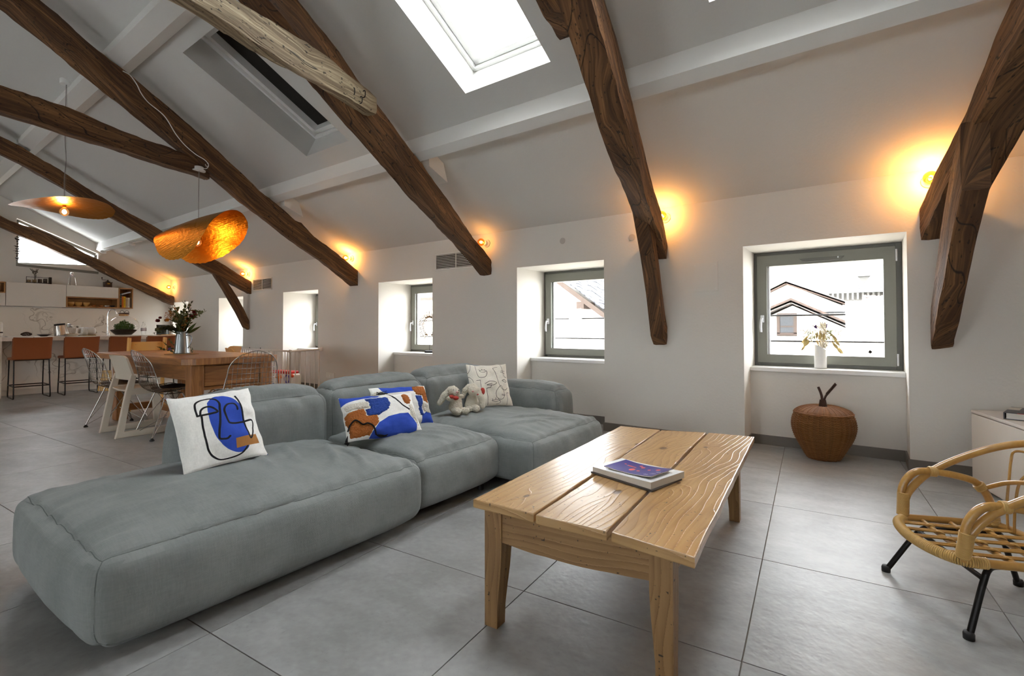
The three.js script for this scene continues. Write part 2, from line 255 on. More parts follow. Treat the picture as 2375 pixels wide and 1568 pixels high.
{ // nearest on the right, by the white cabinet
  const t = mkTruss('dark oak roof truss at the right edge, its short post right of the big window');
  part('rafter', timber([[-4.66, 0.355, 1.94, 1.70, 1.70], [-4.5, 0.39, 2.03, 1.79, 1.82], [-4.3, 0.43, 2.14, 1.91, 1.97], [-4.1, 0.48, 2.25, 2.05, 2.1], [-3.9, 0.52, 2.35, 2.17, 2.2], [-3.7, 0.55, 2.46, 2.27, 2.28], [-3.5, 0.58, 2.57, 2.36, 2.36], [-3.2, 0.63, 2.72, 2.46, 2.46], [-2.6, 0.71, 3.05, 2.72, 2.72], [-1.5, 0.8, 3.58, 3.25, 3.25], [0.2, 0.88, 4.4, 4.05, 4.05]], 0.26, -1, 1), M.beam, t);
  part('post', timber([[-4.62, 0.405, 1.06, 0.9, 0.92], [-4.6, 0.405, 1.2, 0.93, 0.95], [-4.4, 0.415, 1.46, 1.1, 1.1], [-4.2, 0.43, 1.75, 1.34, 1.34], [-4.0, 0.45, 2.0, 1.6, 1.6], [-3.8, 0.48, 2.25, 1.85, 1.85]], 0.125, -1, 2, 0.006), M.beam, t);
}
{
  const t = mkTruss('oak roof truss with a long slanting post, left of the big window');
  part('rafter', timber([[-4.66, -1.51, 1.92, 1.72, 1.74], [-4.5, -1.48, 2.02, 1.79, 1.83], [-4.3, -1.45, 2.14, 1.87, 1.95], [-4.1, -1.43, 2.24, 1.96, 2.06], [-3.9, -1.4, 2.35, 2.05, 2.16], [-3.7, -1.37, 2.47, 2.15, 2.23], [-3.5, -1.34, 2.58, 2.27, 2.29], [-3.3, -1.31, 2.7, 2.39, 2.36], [-3.1, -1.28, 2.82, 2.5, 2.46], [-2.9, -1.25, 2.93, 2.61, 2.59], [-2.7, -1.23, 3.03, 2.72, 2.73], [-2.3, -1.17, 3.22, 2.92, 2.93], [-1.5, -1.06, 3.6, 3.3, 3.3], [0.2, -0.9, 4.4, 4.1, 4.1]], 0.2, 1, 3), M.beam, t);
  part('post', timber([[-4.645, -1.51, 1.1, 0.9, 0.9], [-4.58, -1.515, 1.3, 0.96, 0.98], [-4.42, -1.5, 1.64, 1.38, 1.38], [-4.28, -1.5, 1.98, 1.72, 1.72], [-4.05, -1.5, 2.24, 2.16, 2.18]], 0.135, 1, 4, 0.006), M.beam, t);
  part('brace', timber([[-2.75, -1.44, 2.99, 2.94, 2.94], [-2.5, -1.42, 3.12, 2.96, 2.96], [-1.9, -1.37, 3.4, 3.2, 3.2], [-1.3, -1.3, 3.65, 3.4, 3.4]], 0.14, 1, 5), M.beam, t);
}
{
  const t = mkTruss('oak roof truss with a weathered pale tie beam, in front of the closed skylight');
  part('rafter', timber([[-4.67, -3.66, 1.9, 1.71, 1.71], [-4.5, -3.65, 2.01, 1.81, 1.83], [-4.3, -3.64, 2.12, 1.91, 1.94], [-4.1, -3.61, 2.25, 1.99, 2.04], [-3.9, -3.58, 2.37, 2.08, 2.12], [-3.7, -3.54, 2.48, 2.16, 2.21], [-3.5, -3.51, 2.59, 2.26, 2.29], [-3.3, -3.48, 2.71, 2.36, 2.38], [-3.1, -3.45, 2.81, 2.5, 2.5], [-2.9, -3.42, 2.92, 2.62, 2.59], [-2.7, -3.39, 3.02, 2.73, 2.69], [-2.5, -3.36, 3.13, 2.84, 2.79], [-2.3, -3.32, 3.25, 2.98, 2.89], [-2.1, -3.29, 3.34, 3.09, 2.99], [-1.9, -3.26, 3.43, 3.18, 3.09], [-1.7, -3.22, 3.52, 3.26, 3.19], [-1, -3.1, 3.85, 3.6, 3.54], [0.2, -2.95, 4.42, 4.17, 4.1]], 0.18, 1, 6), M.beam, t);
  M.beamPale = M.beam.clone(); M.beamPale.map = M.paleBeamMap; M.beamPale.bumpScale = 0.02;
  part('tie_beam', timber([[-2.62, -3.27, 3.0, 2.85, 2.87], [-2.55, -3.26, 3.02, 2.84, 2.87], [-2.3, -3.21, 3.03, 2.85, 2.89], [-2.1, -3.18, 3.07, 2.84, 2.91], [-1.9, -3.15, 3.08, 2.83, 2.91], [-1.65, -3.11, 3.08, 2.86, 2.9], [-1.4, -3.07, 3.07, 2.88, 2.91], [-1.1, -3.02, 3.06, 2.9, 2.92], [-0.3, -2.9, 3.06, 2.9, 2.92], [0.8, -2.8, 3.06, 2.9, 2.92]], 0.16, 1, 12), M.beamPale, t, 'pale weathered tie beam');
  for (const [z, y] of [[-2.36, 2.93], [-2.46, 2.95], [-2.43, 2.89]]) part('staple', tube([[-3.245, y + 0.02, z], [-3.215, y + 0.02, z], [-3.215, y - 0.03, z], [-3.245, y - 0.03, z]], 0.004, 12, 6), M.blackMetal, t);
}
{
  const t = mkTruss('dark oak roof truss with a tie beam running left, carrying the twisted gold pendant');
  part('rafter', timber([[-4.66, -6.24, 1.94, 1.71, 1.71], [-4.5, -6.23, 2.03, 1.79, 1.81], [-4.3, -6.22, 2.15, 1.89, 1.93], [-4.1, -6.21, 2.25, 1.98, 2.04], [-3.9, -6.2, 2.35, 2.07, 2.14], [-3.7, -6.18, 2.5, 2.16, 2.23], [-3.6, -6.17, 2.52, 2.22, 2.28], [-3.3, -6.14, 2.7, 2.38, 2.45], [-3.1, -6.11, 2.79, 2.49, 2.55], [-2.9, -6.08, 2.92, 2.61, 2.65], [-2.7, -6.05, 3.03, 2.72, 2.76], [-2.5, -6.01, 3.16, 2.83, 2.87], [-2.3, -5.97, 3.27, 2.95, 2.98], [-2.1, -5.93, 3.37, 3.06, 3.08], [-1.9, -5.88, 3.46, 3.18, 3.17], [-1.7, -5.83, 3.55, 3.29, 3.27], [-1.5, -5.78, 3.62, 3.4, 3.36], [-1.3, -5.72, 3.7, 3.5, 3.45], [-1.1, -5.66, 3.82, 3.6, 3.55], [-0.8, -5.58, 3.93, 3.74, 3.69], [0.3, -5.5, 4.45, 4.2, 4.2]], 0.2, 1, 7), M.beam, t);
  part('tie_beam', timber([[-2.5, -6.08, 2.9, 2.78, 2.8], [-2.38, -6.05, 2.98, 2.8, 2.81], [-2.07, -5.98, 3.0, 2.8, 2.81], [-1.8, -5.91, 3.0, 2.81, 2.82], [-1.5, -5.83, 3.02, 2.82, 2.83], [-1.2, -5.74, 3.05, 2.82, 2.83], [-0.95, -5.67, 3.04, 2.83, 2.84], [-0.6, -5.6, 3.03, 2.83, 2.84], [0.8, -5.5, 3.03, 2.83, 2.84]], 0.17, 1, 13), M.beam, t);
}
{
  const t = mkTruss('oak roof truss with a knee brace, behind the twisted gold pendant');
  part('rafter', timber([[-4.66, -9.5, 1.97, 1.72, 1.74], [-4.5, -9.52, 2.05, 1.81, 1.83], [-4.3, -9.52, 2.16, 1.92, 1.94], [-4.1, -9.52, 2.28, 2.02, 2.05], [-3.9, -9.52, 2.37, 2.1, 2.13], [-3.5, -9.52, 2.54, 2.3, 2.33], [-3.3, -9.52, 2.64, 2.39, 2.42], [-3.1, -9.52, 2.76, 2.49, 2.52], [-2.9, -9.52, 2.85, 2.61, 2.64], [-2.7, -9.52, 2.93, 2.71, 2.75], [-2.5, -9.52, 3.04, 2.82, 2.85], [-2.3, -9.52, 3.15, 2.93, 2.96], [-2.1, -9.52, 3.27, 3.05, 3.08], [-1.9, -9.52, 3.4, 3.16, 3.19], [-1.7, -9.52, 3.5, 3.27, 3.29], [-1.5, -9.52, 3.62, 3.37, 3.4], [-1.3, -9.52, 3.7, 3.45, 3.48], [-0.5, -9.52, 4.08, 3.83, 3.85], [0.3, -9.52, 4.45, 4.2, 4.2]], 0.2, 1, 8), M.beam, t);
  part('knee_brace', timber([[-4.64, -9.53, 1.22, 1.04, 1.04], [-4.56, -9.53, 1.4, 1.08, 1.08], [-4.42, -9.53, 1.66, 1.36, 1.36], [-4.2, -9.54, 2.0, 1.76, 1.76], [-3.99, -9.55, 2.2, 2.1, 2.1]], 0.1, 1, 9, 0.005), M.beam, t);
}
{
  const t = mkTruss('plain oak rafter nearest the kitchen wall, above the wall cabinets');
  part('rafter', timber([[-4.65, -13.1, 1.83, 1.61, 1.62], [-4.5, -13.1, 1.88, 1.67, 1.68], [-4.3, -13.1, 1.99, 1.78, 1.79], [-4.1, -13.1, 2.08, 1.88, 1.89], [-3.9, -13.1, 2.16, 1.97, 1.99], [-3.7, -13.1, 2.27, 2.06, 2.08], [-3.5, -13.1, 2.39, 2.17, 2.18], [-3.3, -13.1, 2.51, 2.28, 2.29], [-3.1, -13.1, 2.61, 2.38, 2.4], [-2.9, -13.1, 2.72, 2.47, 2.48], [-2.7, -13.1, 2.83, 2.56, 2.57], [-2.5, -13.1, 2.94, 2.66, 2.67], [-2.3, -13.1, 3.02, 2.75, 2.77], [-2.1, -13.1, 3.07, 2.84, 2.85], [-1.9, -13.1, 3.14, 2.93, 2.95], [-1.2, -13.1, 3.5, 3.25, 3.25], [0.3, -13.1, 4.3, 4.05, 4.05]], 0.2, 1, 10), M.beam, t);
}
// ---------------------------------------------------------------- wall lamps: a bare amber globe in a white porcelain holder
M.porcelain = std(0xe9e6df, 0.35); M.brass = std(0xb98a3e, 0.3, { metalness: 1 });
M.amber = phys(0xf2c27a, 0.05, { transmission: 1, thickness: 0 });
M.filament = new THREE.MeshStandardMaterial({ color: 0x201005, emissive: new THREE.Color(1, 0.62, 0.26), emissiveIntensity: 40 });
function globeLamp(x, y, label, power = 1) {
  const o = thing('wall_lamp', label, 'lamp', [x, y, ZW], 0, undefined), c = 0.118;
  part('holder', lathe([[0.0, 0], [0.047, 0], [0.047, 0.008], [0.043, 0.015], [0.03, 0.02], [0.026, 0.03], [0.025, 0.052], [0.021, 0.058], [0, 0.058]], 28).rotateX(PI / 2), M.porcelain, o);
  const cap = part('screw_cap', lathe([[0, 0], [0.0135, 0], [0.0135, 0.016], [0.012, 0.02], [0, 0.02]], 18).rotateX(PI / 2).translate(0, 0, 0.056), M.brass, o);
  part('bulb_glass', lathe([[0.012, -0.046], [0.016, -0.043], [0.03, -0.036], [0.042, -0.02], [0.0465, 0], [0.043, 0.018], [0.033, 0.033], [0.018, 0.043], [0, 0.0465]], 28).rotateX(PI / 2).translate(0, 0, c), M.amber, o).castShadow = false;
  const f = []; for (let k = 0; k < 6; k++) { const a = k * PI / 3, r = 0.012; f.push(rod([Math.cos(a) * r, Math.sin(a) * r, c - 0.022], [Math.cos(a + 0.5) * r * 1.1, Math.sin(a + 0.5) * r * 1.1, c + 0.018], 0.0011, 5)); }
  part('filament', f, M.filament, o);
  const l = new THREE.PointLight(WARM, BULB * power, 0, 2); l.position.set(0, 0, c); l.castShadow = true; l.shadow.radius = 1.2; o.add(l);
  return o;
}
globeLamp(-13.12, 2.03, 'small lit globe bulb by the rafter nearest the kitchen', 0.4);
globeLamp(-9.6, 2.11, 'lit globe bulb just above the wall vent, far left', 0.7);
globeLamp(-6.39, 2.14, 'brightly lit globe bulb above the end of the tie beam truss', 0.8);
globeLamp(-3.72, 2.1, 'dim amber globe bulb above the wider wall vent', 0.12);
globeLamp(-1.52, 2.12, 'lit globe bulb hidden behind the truss with the slanting post', 0.6);
globeLamp(0.415, 2.13, 'lit globe bulb half hidden behind the truss at the right edge', 1.1);
// ---------------------------------------------------------------- sofa: soft modules in grey washed linen
{
  const weave = tex(512, 512, (u, v) => { const a = Math.sin(u * PI * 2 * 128), b = Math.sin(v * PI * 2 * 128); const k = ((Math.floor(u * 256) + Math.floor(v * 256)) & 1) ? a : b; return 128 + 50 * k + 90 * (fbm(u, v, 40, 120, 3, 4) - 0.5) + 60 * (fbm(u, v, 130, 30, 3, 14) - 0.5); }, false, [1 / 0.45, 1 / 0.45]);
  const linen = (dark, light, s) => tex(1024, 1024, (u, v) => { const q = clamp(0.5 + (fbm(u, v, 6, 7, 5, s) - 0.5) * 1.7 + (fbm(u, v, 40, 300, 2, s + 3) - 0.5) * 0.4 + (fbm(u, v, 300, 40, 2, s + 7) - 0.5) * 0.4, 0, 1); return mix3(dark, light, q); }, true, [1 / 1.1, 1 / 1.1]);
  M.linen = phys(0xffffff, 0.92, { map: linen([119, 124, 123], [137, 141, 140], 61), bumpMap: weave, bumpScale: 0.0012, sheen: 0.25, sheenRoughness: 0.6, sheenColor: new THREE.Color(0x9aa0a0) });
  M.seam = std(0x666b6b, 0.95);
}
// a puffed block: sharp seam round the top, swollen sides, domed top, creases running in from the seams
function softBlock(x0, x1, y0, y1, z0, z1, o) {
  const hx = (x1 - x0) / 2, hy = (y1 - y0) / 2, hz = (z1 - z0) / 2, cx = (x0 + x1) / 2, cy = (y0 + y1) / 2, cz = (z0 + z1) / 2, r = o.r ?? 0.05, crown = o.crown ?? 0.03, bul = o.bulge ?? 0.05, seed = o.seed || 1, wr = o.wrinkle ?? 1.9;
  const at = (a, b, c, out) => {
    const px = a * hx, py = b * hy, pz = c * hz, ix = clamp(px, -hx + r, hx - r), iy = clamp(py, -hy + r, hy - r), iz = clamp(pz, -hz + r, hz - r), d = V(px - ix, py - iy, pz - iz);
    if (d.lengthSq() > 1e-12) d.normalize().multiplyScalar(r);
    let x = ix + d.x, y = iy + d.y, z = iz + d.z;
    const sa = (1 - a * a), sb = 1 - b * b, sc = 1 - c * c, fa = 1 - a ** 6, fc = 1 - c ** 6, fb = 1 - Math.abs(b) ** 3;
    x += Math.sign(a) * Math.abs(a) ** 3 * bul * fb * (0.35 + 0.65 * fc); z += Math.sign(c) * Math.abs(c) ** 3 * bul * fb * (0.35 + 0.65 * fa);
    y += (b > 0 ? crown : 0) * Math.abs(b) ** 3 * (1 - a ** 4) * (1 - c ** 4) * (0.8 + 0.2 * sa * sc);
    { const lowr = smoothstep(-b, 0.35, 1); y += lowr * 0.012 * (Math.abs(a) ** 8 + Math.abs(c) ** 8); x *= 1 - 0.02 * lowr; z *= 1 - 0.02 * lowr; }
    const nx = n3(x * 7 + seed, z * 2.2 + seed, y * 7, seed), nz = n3(x * 2.2 + seed, z * 7 + 3, y * 7, seed + 9), big = n3(x * 2.4, z * 2.4 + seed, y * 3, seed + 20), fine = n3(x * 22 + seed, z * 6, y * 20, seed + 31), fine2 = n3(x * 6, z * 22 + seed, y * 20, seed + 37);
    const side = Math.abs(b) < 0.999 ? 1 : 0, nearSeamX = Math.abs(a) ** 6, nearSeamZ = Math.abs(c) ** 6;
    let w = 0.007 * big + 0.0035 * (nx + nz) * 0.5 + 0.0055 * (fine2 * nearSeamX + fine * nearSeamZ) + 0.003 * (Math.max(0, fine) + Math.max(0, fine2)) * (1 - Math.max(nearSeamX, nearSeamZ)) ;
    if (side) w = 0.006 * big + 0.005 * n3((x + z) * 13 + seed, y * 4, seed * 3, seed + 5) * (b > 0 ? b : 0.35);
    for (const [lx, lz, dx, dz, amp, wid, len] of o.creases || []) { const ux = x + cx - lx, uz = z + cz - lz, along = ux * dx + uz * dz, across = -ux * dz + uz * dx + 0.03 * Math.sin(along * 9); if (b > 0.9) w += amp * Math.exp(-((across / wid) ** 2)) * smoothstep(len - Math.abs(along), 0, len * 0.6); }
    w *= wr;
    if (Math.abs(a) > 0.999) x += Math.sign(a) * w; else if (b > 0.999) y += w; else if (Math.abs(c) > 0.999) z += Math.sign(c) * w;
    return out.set(cx + x, cy + y, cz + z);
  };
  const dens = o.dens || 72, nx = Math.max(10, Math.round(2 * hx * dens)), ny = Math.max(8, Math.round(2 * hy * dens)), nz = Math.max(10, Math.round(2 * hz * dens)), g = new THREE.BoxGeometry(2, 2, 2, nx, ny, nz);
  g.deleteAttribute('uv'); g.deleteAttribute('normal'); const m = mergeVertices(g, 1e-4), p = m.attributes.position, q = V(), pinch = (t) => Math.sin(t * PI / 2) * 0.25 + t * 0.75;
  for (let i = 0; i < p.count; i++) { at(pinch(p.getX(i)), pinch(p.getY(i)), pinch(p.getZ(i)), q); p.setXYZ(i, q.x, q.y, q.z); }
  m.computeVertexNormals(); const body = uvm(m);
  const seams = []; const run = (f, n) => { const pts = []; for (let i = 0; i <= n; i++) { f(-1 + 2 * i / n, q); pts.push(q.clone()); } seams.push(tube(pts, 0.0017, n, 5)); };
  run((t, w) => at(t, 1, 1, w), nx); run((t, w) => at(t, 1, -1, w), nx); run((t, w) => at(1, 1, t, w), nz); run((t, w) => at(-1, 1, t, w), nz);
  if (o.vert !== false) for (const [a, c] of [[1, 1], [1, -1], [-1, 1], [-1, -1]]) run((t, w) => at(a, t, c, w), ny);
  return [body, join(seams)];
}
{
  const t = thing('sofa', 'long modular sofa in grey washed linen with low backrests', 'sofa');
  const add = (name, g) => { const m = part(name, g[0], M.linen, t); part('seam', g[1], M.seam, m); return m; };
  add('seat', softBlock(-2.98, -1.935, 0.015, 0.345, -1.84, -0.485, { crown: 0.066, seed: 1, creases: [[-2.3, -1.55, 0.8, 0.6, 0.012, 0.018, 0.3], [-2.45, -1.4, 0.85, 0.5, 0.011, 0.015, 0.22], [-2.2, -1.62, 0.85, 0.5, 0.008, 0.014, 0.25], [-2.4, -1.25, 0.9, 0.4, 0.008, 0.02, 0.25]] }));
  add('seat', softBlock(-2.98, -1.975, 0.035, 0.345, -2.59, -1.85, { crown: 0.066, seed: 2, creases: [[-2.2, -2.2, 0.9, -0.3, 0.007, 0.014, 0.25], [-2.2, -2.3, 0.9, -0.25, 0.007, 0.014, 0.25], [-2.15, -2.4, 0.95, -0.2, 0.006, 0.012, 0.22], [-2.2, -2.1, 0.9, -0.3, 0.007, 0.014, 0.2]] }));
  add('seat', softBlock(-2.98, -1.71, 0.035, 0.345, -3.58, -2.61, { crown: 0.062, seed: 3, creases: [[-1.95, -2.9, 0.6, -0.8, 0.008, 0.013, 0.2], [-2.0, -3.1, 0.7, -0.7, 0.008, 0.013, 0.25], [-1.85, -3.2, 0.7, -0.7, 0.007, 0.012, 0.15]] }));
  add('backrest', softBlock(-3.04, -2.78, 0.06, 0.672, -1.85, -1.06, { crown: 0.04, bulge: 0.045, r: 0.09, seed: 4 }));
  add('backrest', softBlock(-3.05, -2.78, 0.06, 0.69, -2.69, -1.88, { crown: 0.04, bulge: 0.045, r: 0.09, seed: 5 }));
  add('backrest', softBlock(-3.05, -2.78, 0.06, 0.70, -3.62, -2.71, { crown: 0.04, bulge: 0.045, r: 0.09, seed: 6 }));
  add('armrest', softBlock(-2.9, -2.14, 0.06, 0.54, -3.92, -3.63, { crown: 0.03, bulge: 0.035, r: 0.08, seed: 7 }));
  for (const [x, z] of [[-2.05, -0.68], [-2.05, -1.75], [-2.05, -2.5], [-1.8, -2.72], [-1.8, -3.45], [-2.9, -1.1], [-2.9, -3.5], [-2.25, -3.85]]) part('foot', rod([x, 0, z], [x, 0.07, z], 0.02, 14), M.black, t);
}
// ---------------------------------------------------------------- cushions
const polyline = (c, w, h, a) => { c.beginPath(); for (let i = 0; i < a.length; i += 2) c[i ? 'lineTo' : 'moveTo'](a[i] * w / 100, a[i + 1] * h / 100); };
const smoothLine = (c, w, h, a) => { const P = []; for (let i = 0; i < a.length; i += 2) P.push(V(a[i] * w / 100, a[i + 1] * h / 100, 0)); const k = new THREE.CatmullRomCurve3(P, false, 'centripetal').getPoints(P.length * 8); c.beginPath(); k.forEach((q, i) => c[i ? 'lineTo' : 'moveTo'](q.x, q.y)); };
function pillowGeo(w, h, t, front, seed, ear = 0.05, n = 44) {
  const g = new THREE.PlaneGeometry(2, 2, n, n), p = g.attributes.position, s = front ? 1 : -1;
  for (let i = 0; i < p.count; i++) {
    const a = Math.sin(p.getX(i) * PI / 2) * 0.35 + p.getX(i) * 0.65, b = Math.sin(p.getY(i) * PI / 2) * 0.35 + p.getY(i) * 0.65, f = Math.pow(Math.max(0, (1 - Math.abs(a) ** 2.6) * (1 - Math.abs(b) ** 2.6)), 0.55), rim = Math.max(Math.abs(a), Math.abs(b));
    let x = a * (1 - ear * (1 - b * b) * Math.abs(a) ** 2), y = b * (1 - ear * (1 - a * a) * Math.abs(b) ** 2);
    const wz = 0.010 * n3(a * 2.6 + seed, b * 2.6, seed, seed) * f + 0.006 * n3(a * 9 + seed, b * 9, seed, 7) * f * rim + 0.006 * n3(Math.atan2(b, a) * 7 + seed, rim * 2, seed, 3) * rim ** 3 * f, e = 0.01 * n3(a * 4, b * 4, seed, 12) * rim ** 4;
    p.setXYZ(i, x * w / 2, y * h / 2, s * (t / 2 * f + wz) + e);
  }
  if (!front) { const q = g.index.array; for (let i = 0; i < q.length; i += 3) { const k = q[i]; q[i] = q[i + 1]; q[i + 1] = k; } }
  g.computeVertexNormals(); return g;
}
M.cotton = tex(256, 256, (u, v) => { const k = ((Math.floor(u * 128) + Math.floor(v * 128)) & 1) ? Math.sin(u * PI * 256) : Math.sin(v * PI * 256); return 128 + 45 * k + 90 * (fbm(u, v, 30, 60, 3, 6) - 0.5); }, false, [6, 6]);
function cushion(label, pos, rot, w, h, t, frontMat, backMat, seed, ear) {
  const o = thing('cushion', label, 'cushion', pos); o.rotation.set(rot[0], rot[1], rot[2], 'YXZ');
  part('front_cover', pillowGeo(w, h, t, true, seed, ear), frontMat, o); part('back_cover', pillowGeo(w, h, t, false, seed, ear), backMat, o); return o;
}
const cloth = (c, w, h, base, amp) => { const d = c.getImageData(0, 0, w, h), r = rng(3); for (let y = 0; y < h; y++) for (let x = 0; x < w; x++) { const i = (y * w + x) * 4, k = 1 + amp * (fbm(x / w, y / h, 40, 160, 2, 2) + fbm(x / w, y / h, 160, 40, 2, 8) - 1) + (r() - 0.5) * amp * 0.4; for (let j = 0; j < 3; j++) d.data[i + j] = clamp(d.data[i + j] * k, 0, 255); } c.putImageData(d, 0, 0); };
const INK = '#16171b', BLUE = '#2c4db4', CREAM = '#f1f1ec', RUST = '#b8702f';
{ // stitched line face
  const S1 = [28, 36, 28, 26, 30, 19, 36, 15, 43, 14, 49, 17, 52, 23, 51, 32, 48, 46, 45, 57, 44, 65, 45, 66, 51, 67, 54, 65], S2 = [31, 36, 33, 30, 37, 27, 42, 27, 46, 31, 48, 35, 40, 36, 28, 36], S3 = [32, 37, 31, 49, 31, 62, 32, 76, 36, 85, 42, 92, 52, 93, 63, 90, 71, 81],
    S4 = [69, 36, 69, 32, 67, 28, 62, 27, 58, 29, 55, 34, 55, 41, 56, 48, 57, 50, 71, 51, 86, 50, 87, 52, 84, 62, 79, 70, 77, 71, 75, 63, 74, 51, 74, 35, 74, 24, 72, 16];
  const draw = (c, w, h, relief) => {
    c.fillStyle = relief ? '#707070' : CREAM; c.fillRect(0, 0, w, h);
    c.fillStyle = relief ? '#747474' : BLUE; smoothLine(c, w, h, [41, 21, 48, 13, 58, 12, 68, 18, 73, 29, 75, 46, 75, 65, 73, 81, 67, 87, 59, 87, 50, 79, 42, 65, 39, 48, 39, 34, 41, 21]); c.fill();
    c.fillStyle = relief ? '#7a7a7a' : '#ab7740'; polyline(c, w, h, [59, 69, 87, 67, 89, 79, 59, 81]); c.fill();
    c.strokeStyle = relief ? '#ffffff' : INK; c.lineWidth = w * 0.021; c.lineCap = c.lineJoin = 'round';
    for (const s of [S1, S2, S3, S4]) { smoothLine(c, w, h, s); c.stroke(); }
    if (!relief) cloth(c, w, h, 0, 0.05);
  };
  const fm = phys(0xffffff, 0.95, { map: canvasTex(1024, 1024, draw), bumpMap: canvasTex(512, 512, (c, w, h) => draw(c, w, h, true), false), bumpScale: 0.004, sheen: 0.2 });
  cushion('large white cushion with a black line face over a blue oval', [-2.56, 0.574, -1.105], [-0.50, 1.515, 0.054], 0.378, 0.378, 0.11, fm, std(0x2b3f9a, 0.95), 1, 0.05);
}
const tuft = tex(256, 256, (u, v) => 255 * fbm(u, v, 60, 60, 2, 5), false, [3, 2]);
function patchwork(c, w, h, shapes) { c.fillStyle = CREAM; c.fillRect(0, 0, w, h); c.lineCap = c.lineJoin = 'round'; for (const [col, a, kind] of shapes) { if (kind === 'line') { c.strokeStyle = col; c.lineWidth = h * 0.034; smoothLine(c, w, h, a); c.stroke(); } else { c.fillStyle = col; polyline(c, w, h, a); c.fill(); } } }
function shagPatch(a, w, h, t, seed, ear, rough, thick) { // raised tufted pile: a patch of the cover's surface, lifted and roughened
  const sh = new THREE.Shape(); for (let i = 0; i < a.length; i += 2) sh[i ? 'lineTo' : 'moveTo'](a[i] / 50 - 1, 1 - a[i + 1] / 50);
  const pts = sh.getPoints(), inside = (x, y) => { let k = false; for (let i = 0, j = pts.length - 1; i < pts.length; j = i++) { const p = pts[i], q = pts[j]; if ((p.y > y) !== (q.y > y) && x < (q.x - p.x) * (y - p.y) / (q.y - p.y) + p.x) k = !k; } return k; };
  const near = (x, y) => { let m = 9; for (let i = 0, j = pts.length - 1; i < pts.length; j = i++) { const p = pts[i], q = pts[j], dx = q.x - p.x, dy = q.y - p.y, k = clamp(((x - p.x) * dx + (y - p.y) * dy) / (dx * dx + dy * dy || 1), 0, 1); m = Math.min(m, Math.hypot(x - p.x - k * dx, y - p.y - k * dy)); } return m; };
  const g = new THREE.PlaneGeometry(2, 2, 130, 90), p = g.attributes.position, ok = [];
  for (let i = 0; i < p.count; i++) {
    const X = clamp(p.getX(i), -0.985, 0.985), Y = clamp(p.getY(i), -0.975, 0.975), jx = X + 0.02 * n3(X * 22, Y * 22, seed, 2), jy = Y + 0.02 * n3(X * 22, Y * 22, seed, 5), inn = inside(jx, jy); ok.push(inn);
    const a1 = X, b = Y, f = Math.pow(Math.max(0, (1 - Math.abs(a1) ** 2.6) * (1 - Math.abs(b) ** 2.6)), 0.55), x = a1 * (1 - ear * (1 - b * b) * a1 * a1), y = b * (1 - ear * (1 - a1 * a1) * b * b), lift = inn ? smoothstep(near(jx, jy), 0, 0.06) : 0;
    p.setXYZ(i, x * w / 2, y * h / 2, t / 2 * f + 0.010 * n3(a1 * 2.6 + seed, b * 2.6, seed, seed) * f + lift * (thick + rough * n3(X * 40, Y * 26, seed, 9)) - (inn ? 0 : 0.004));
  }
  const id = []; const q = g.index.array; for (let i = 0; i < q.length; i += 3) if (ok[q[i]] || ok[q[i + 1]] || ok[q[i + 2]]) id.push(q[i], q[i + 1], q[i + 2]); g.setIndex(id); g.computeVertexNormals(); return g;
}
M.shagBlue = std(0x294a9f, 1, { bumpMap: tuft, bumpScale: 0.006 }); M.shagRust = std(0xb1682f, 1, { bumpMap: tuft, bumpScale: 0.006 }); M.shagWhite = std(0xe3ded1, 1, { bumpMap: tuft, bumpScale: 0.006 }); M.yarn = std(0x17181c, 1);
function shags(o, w, h, t, seed, ear, list) { for (const [name, mat, a] of list) part(name, shagPatch(a, w, h, t, seed, ear, 0.0028, 0.008), mat, o); }
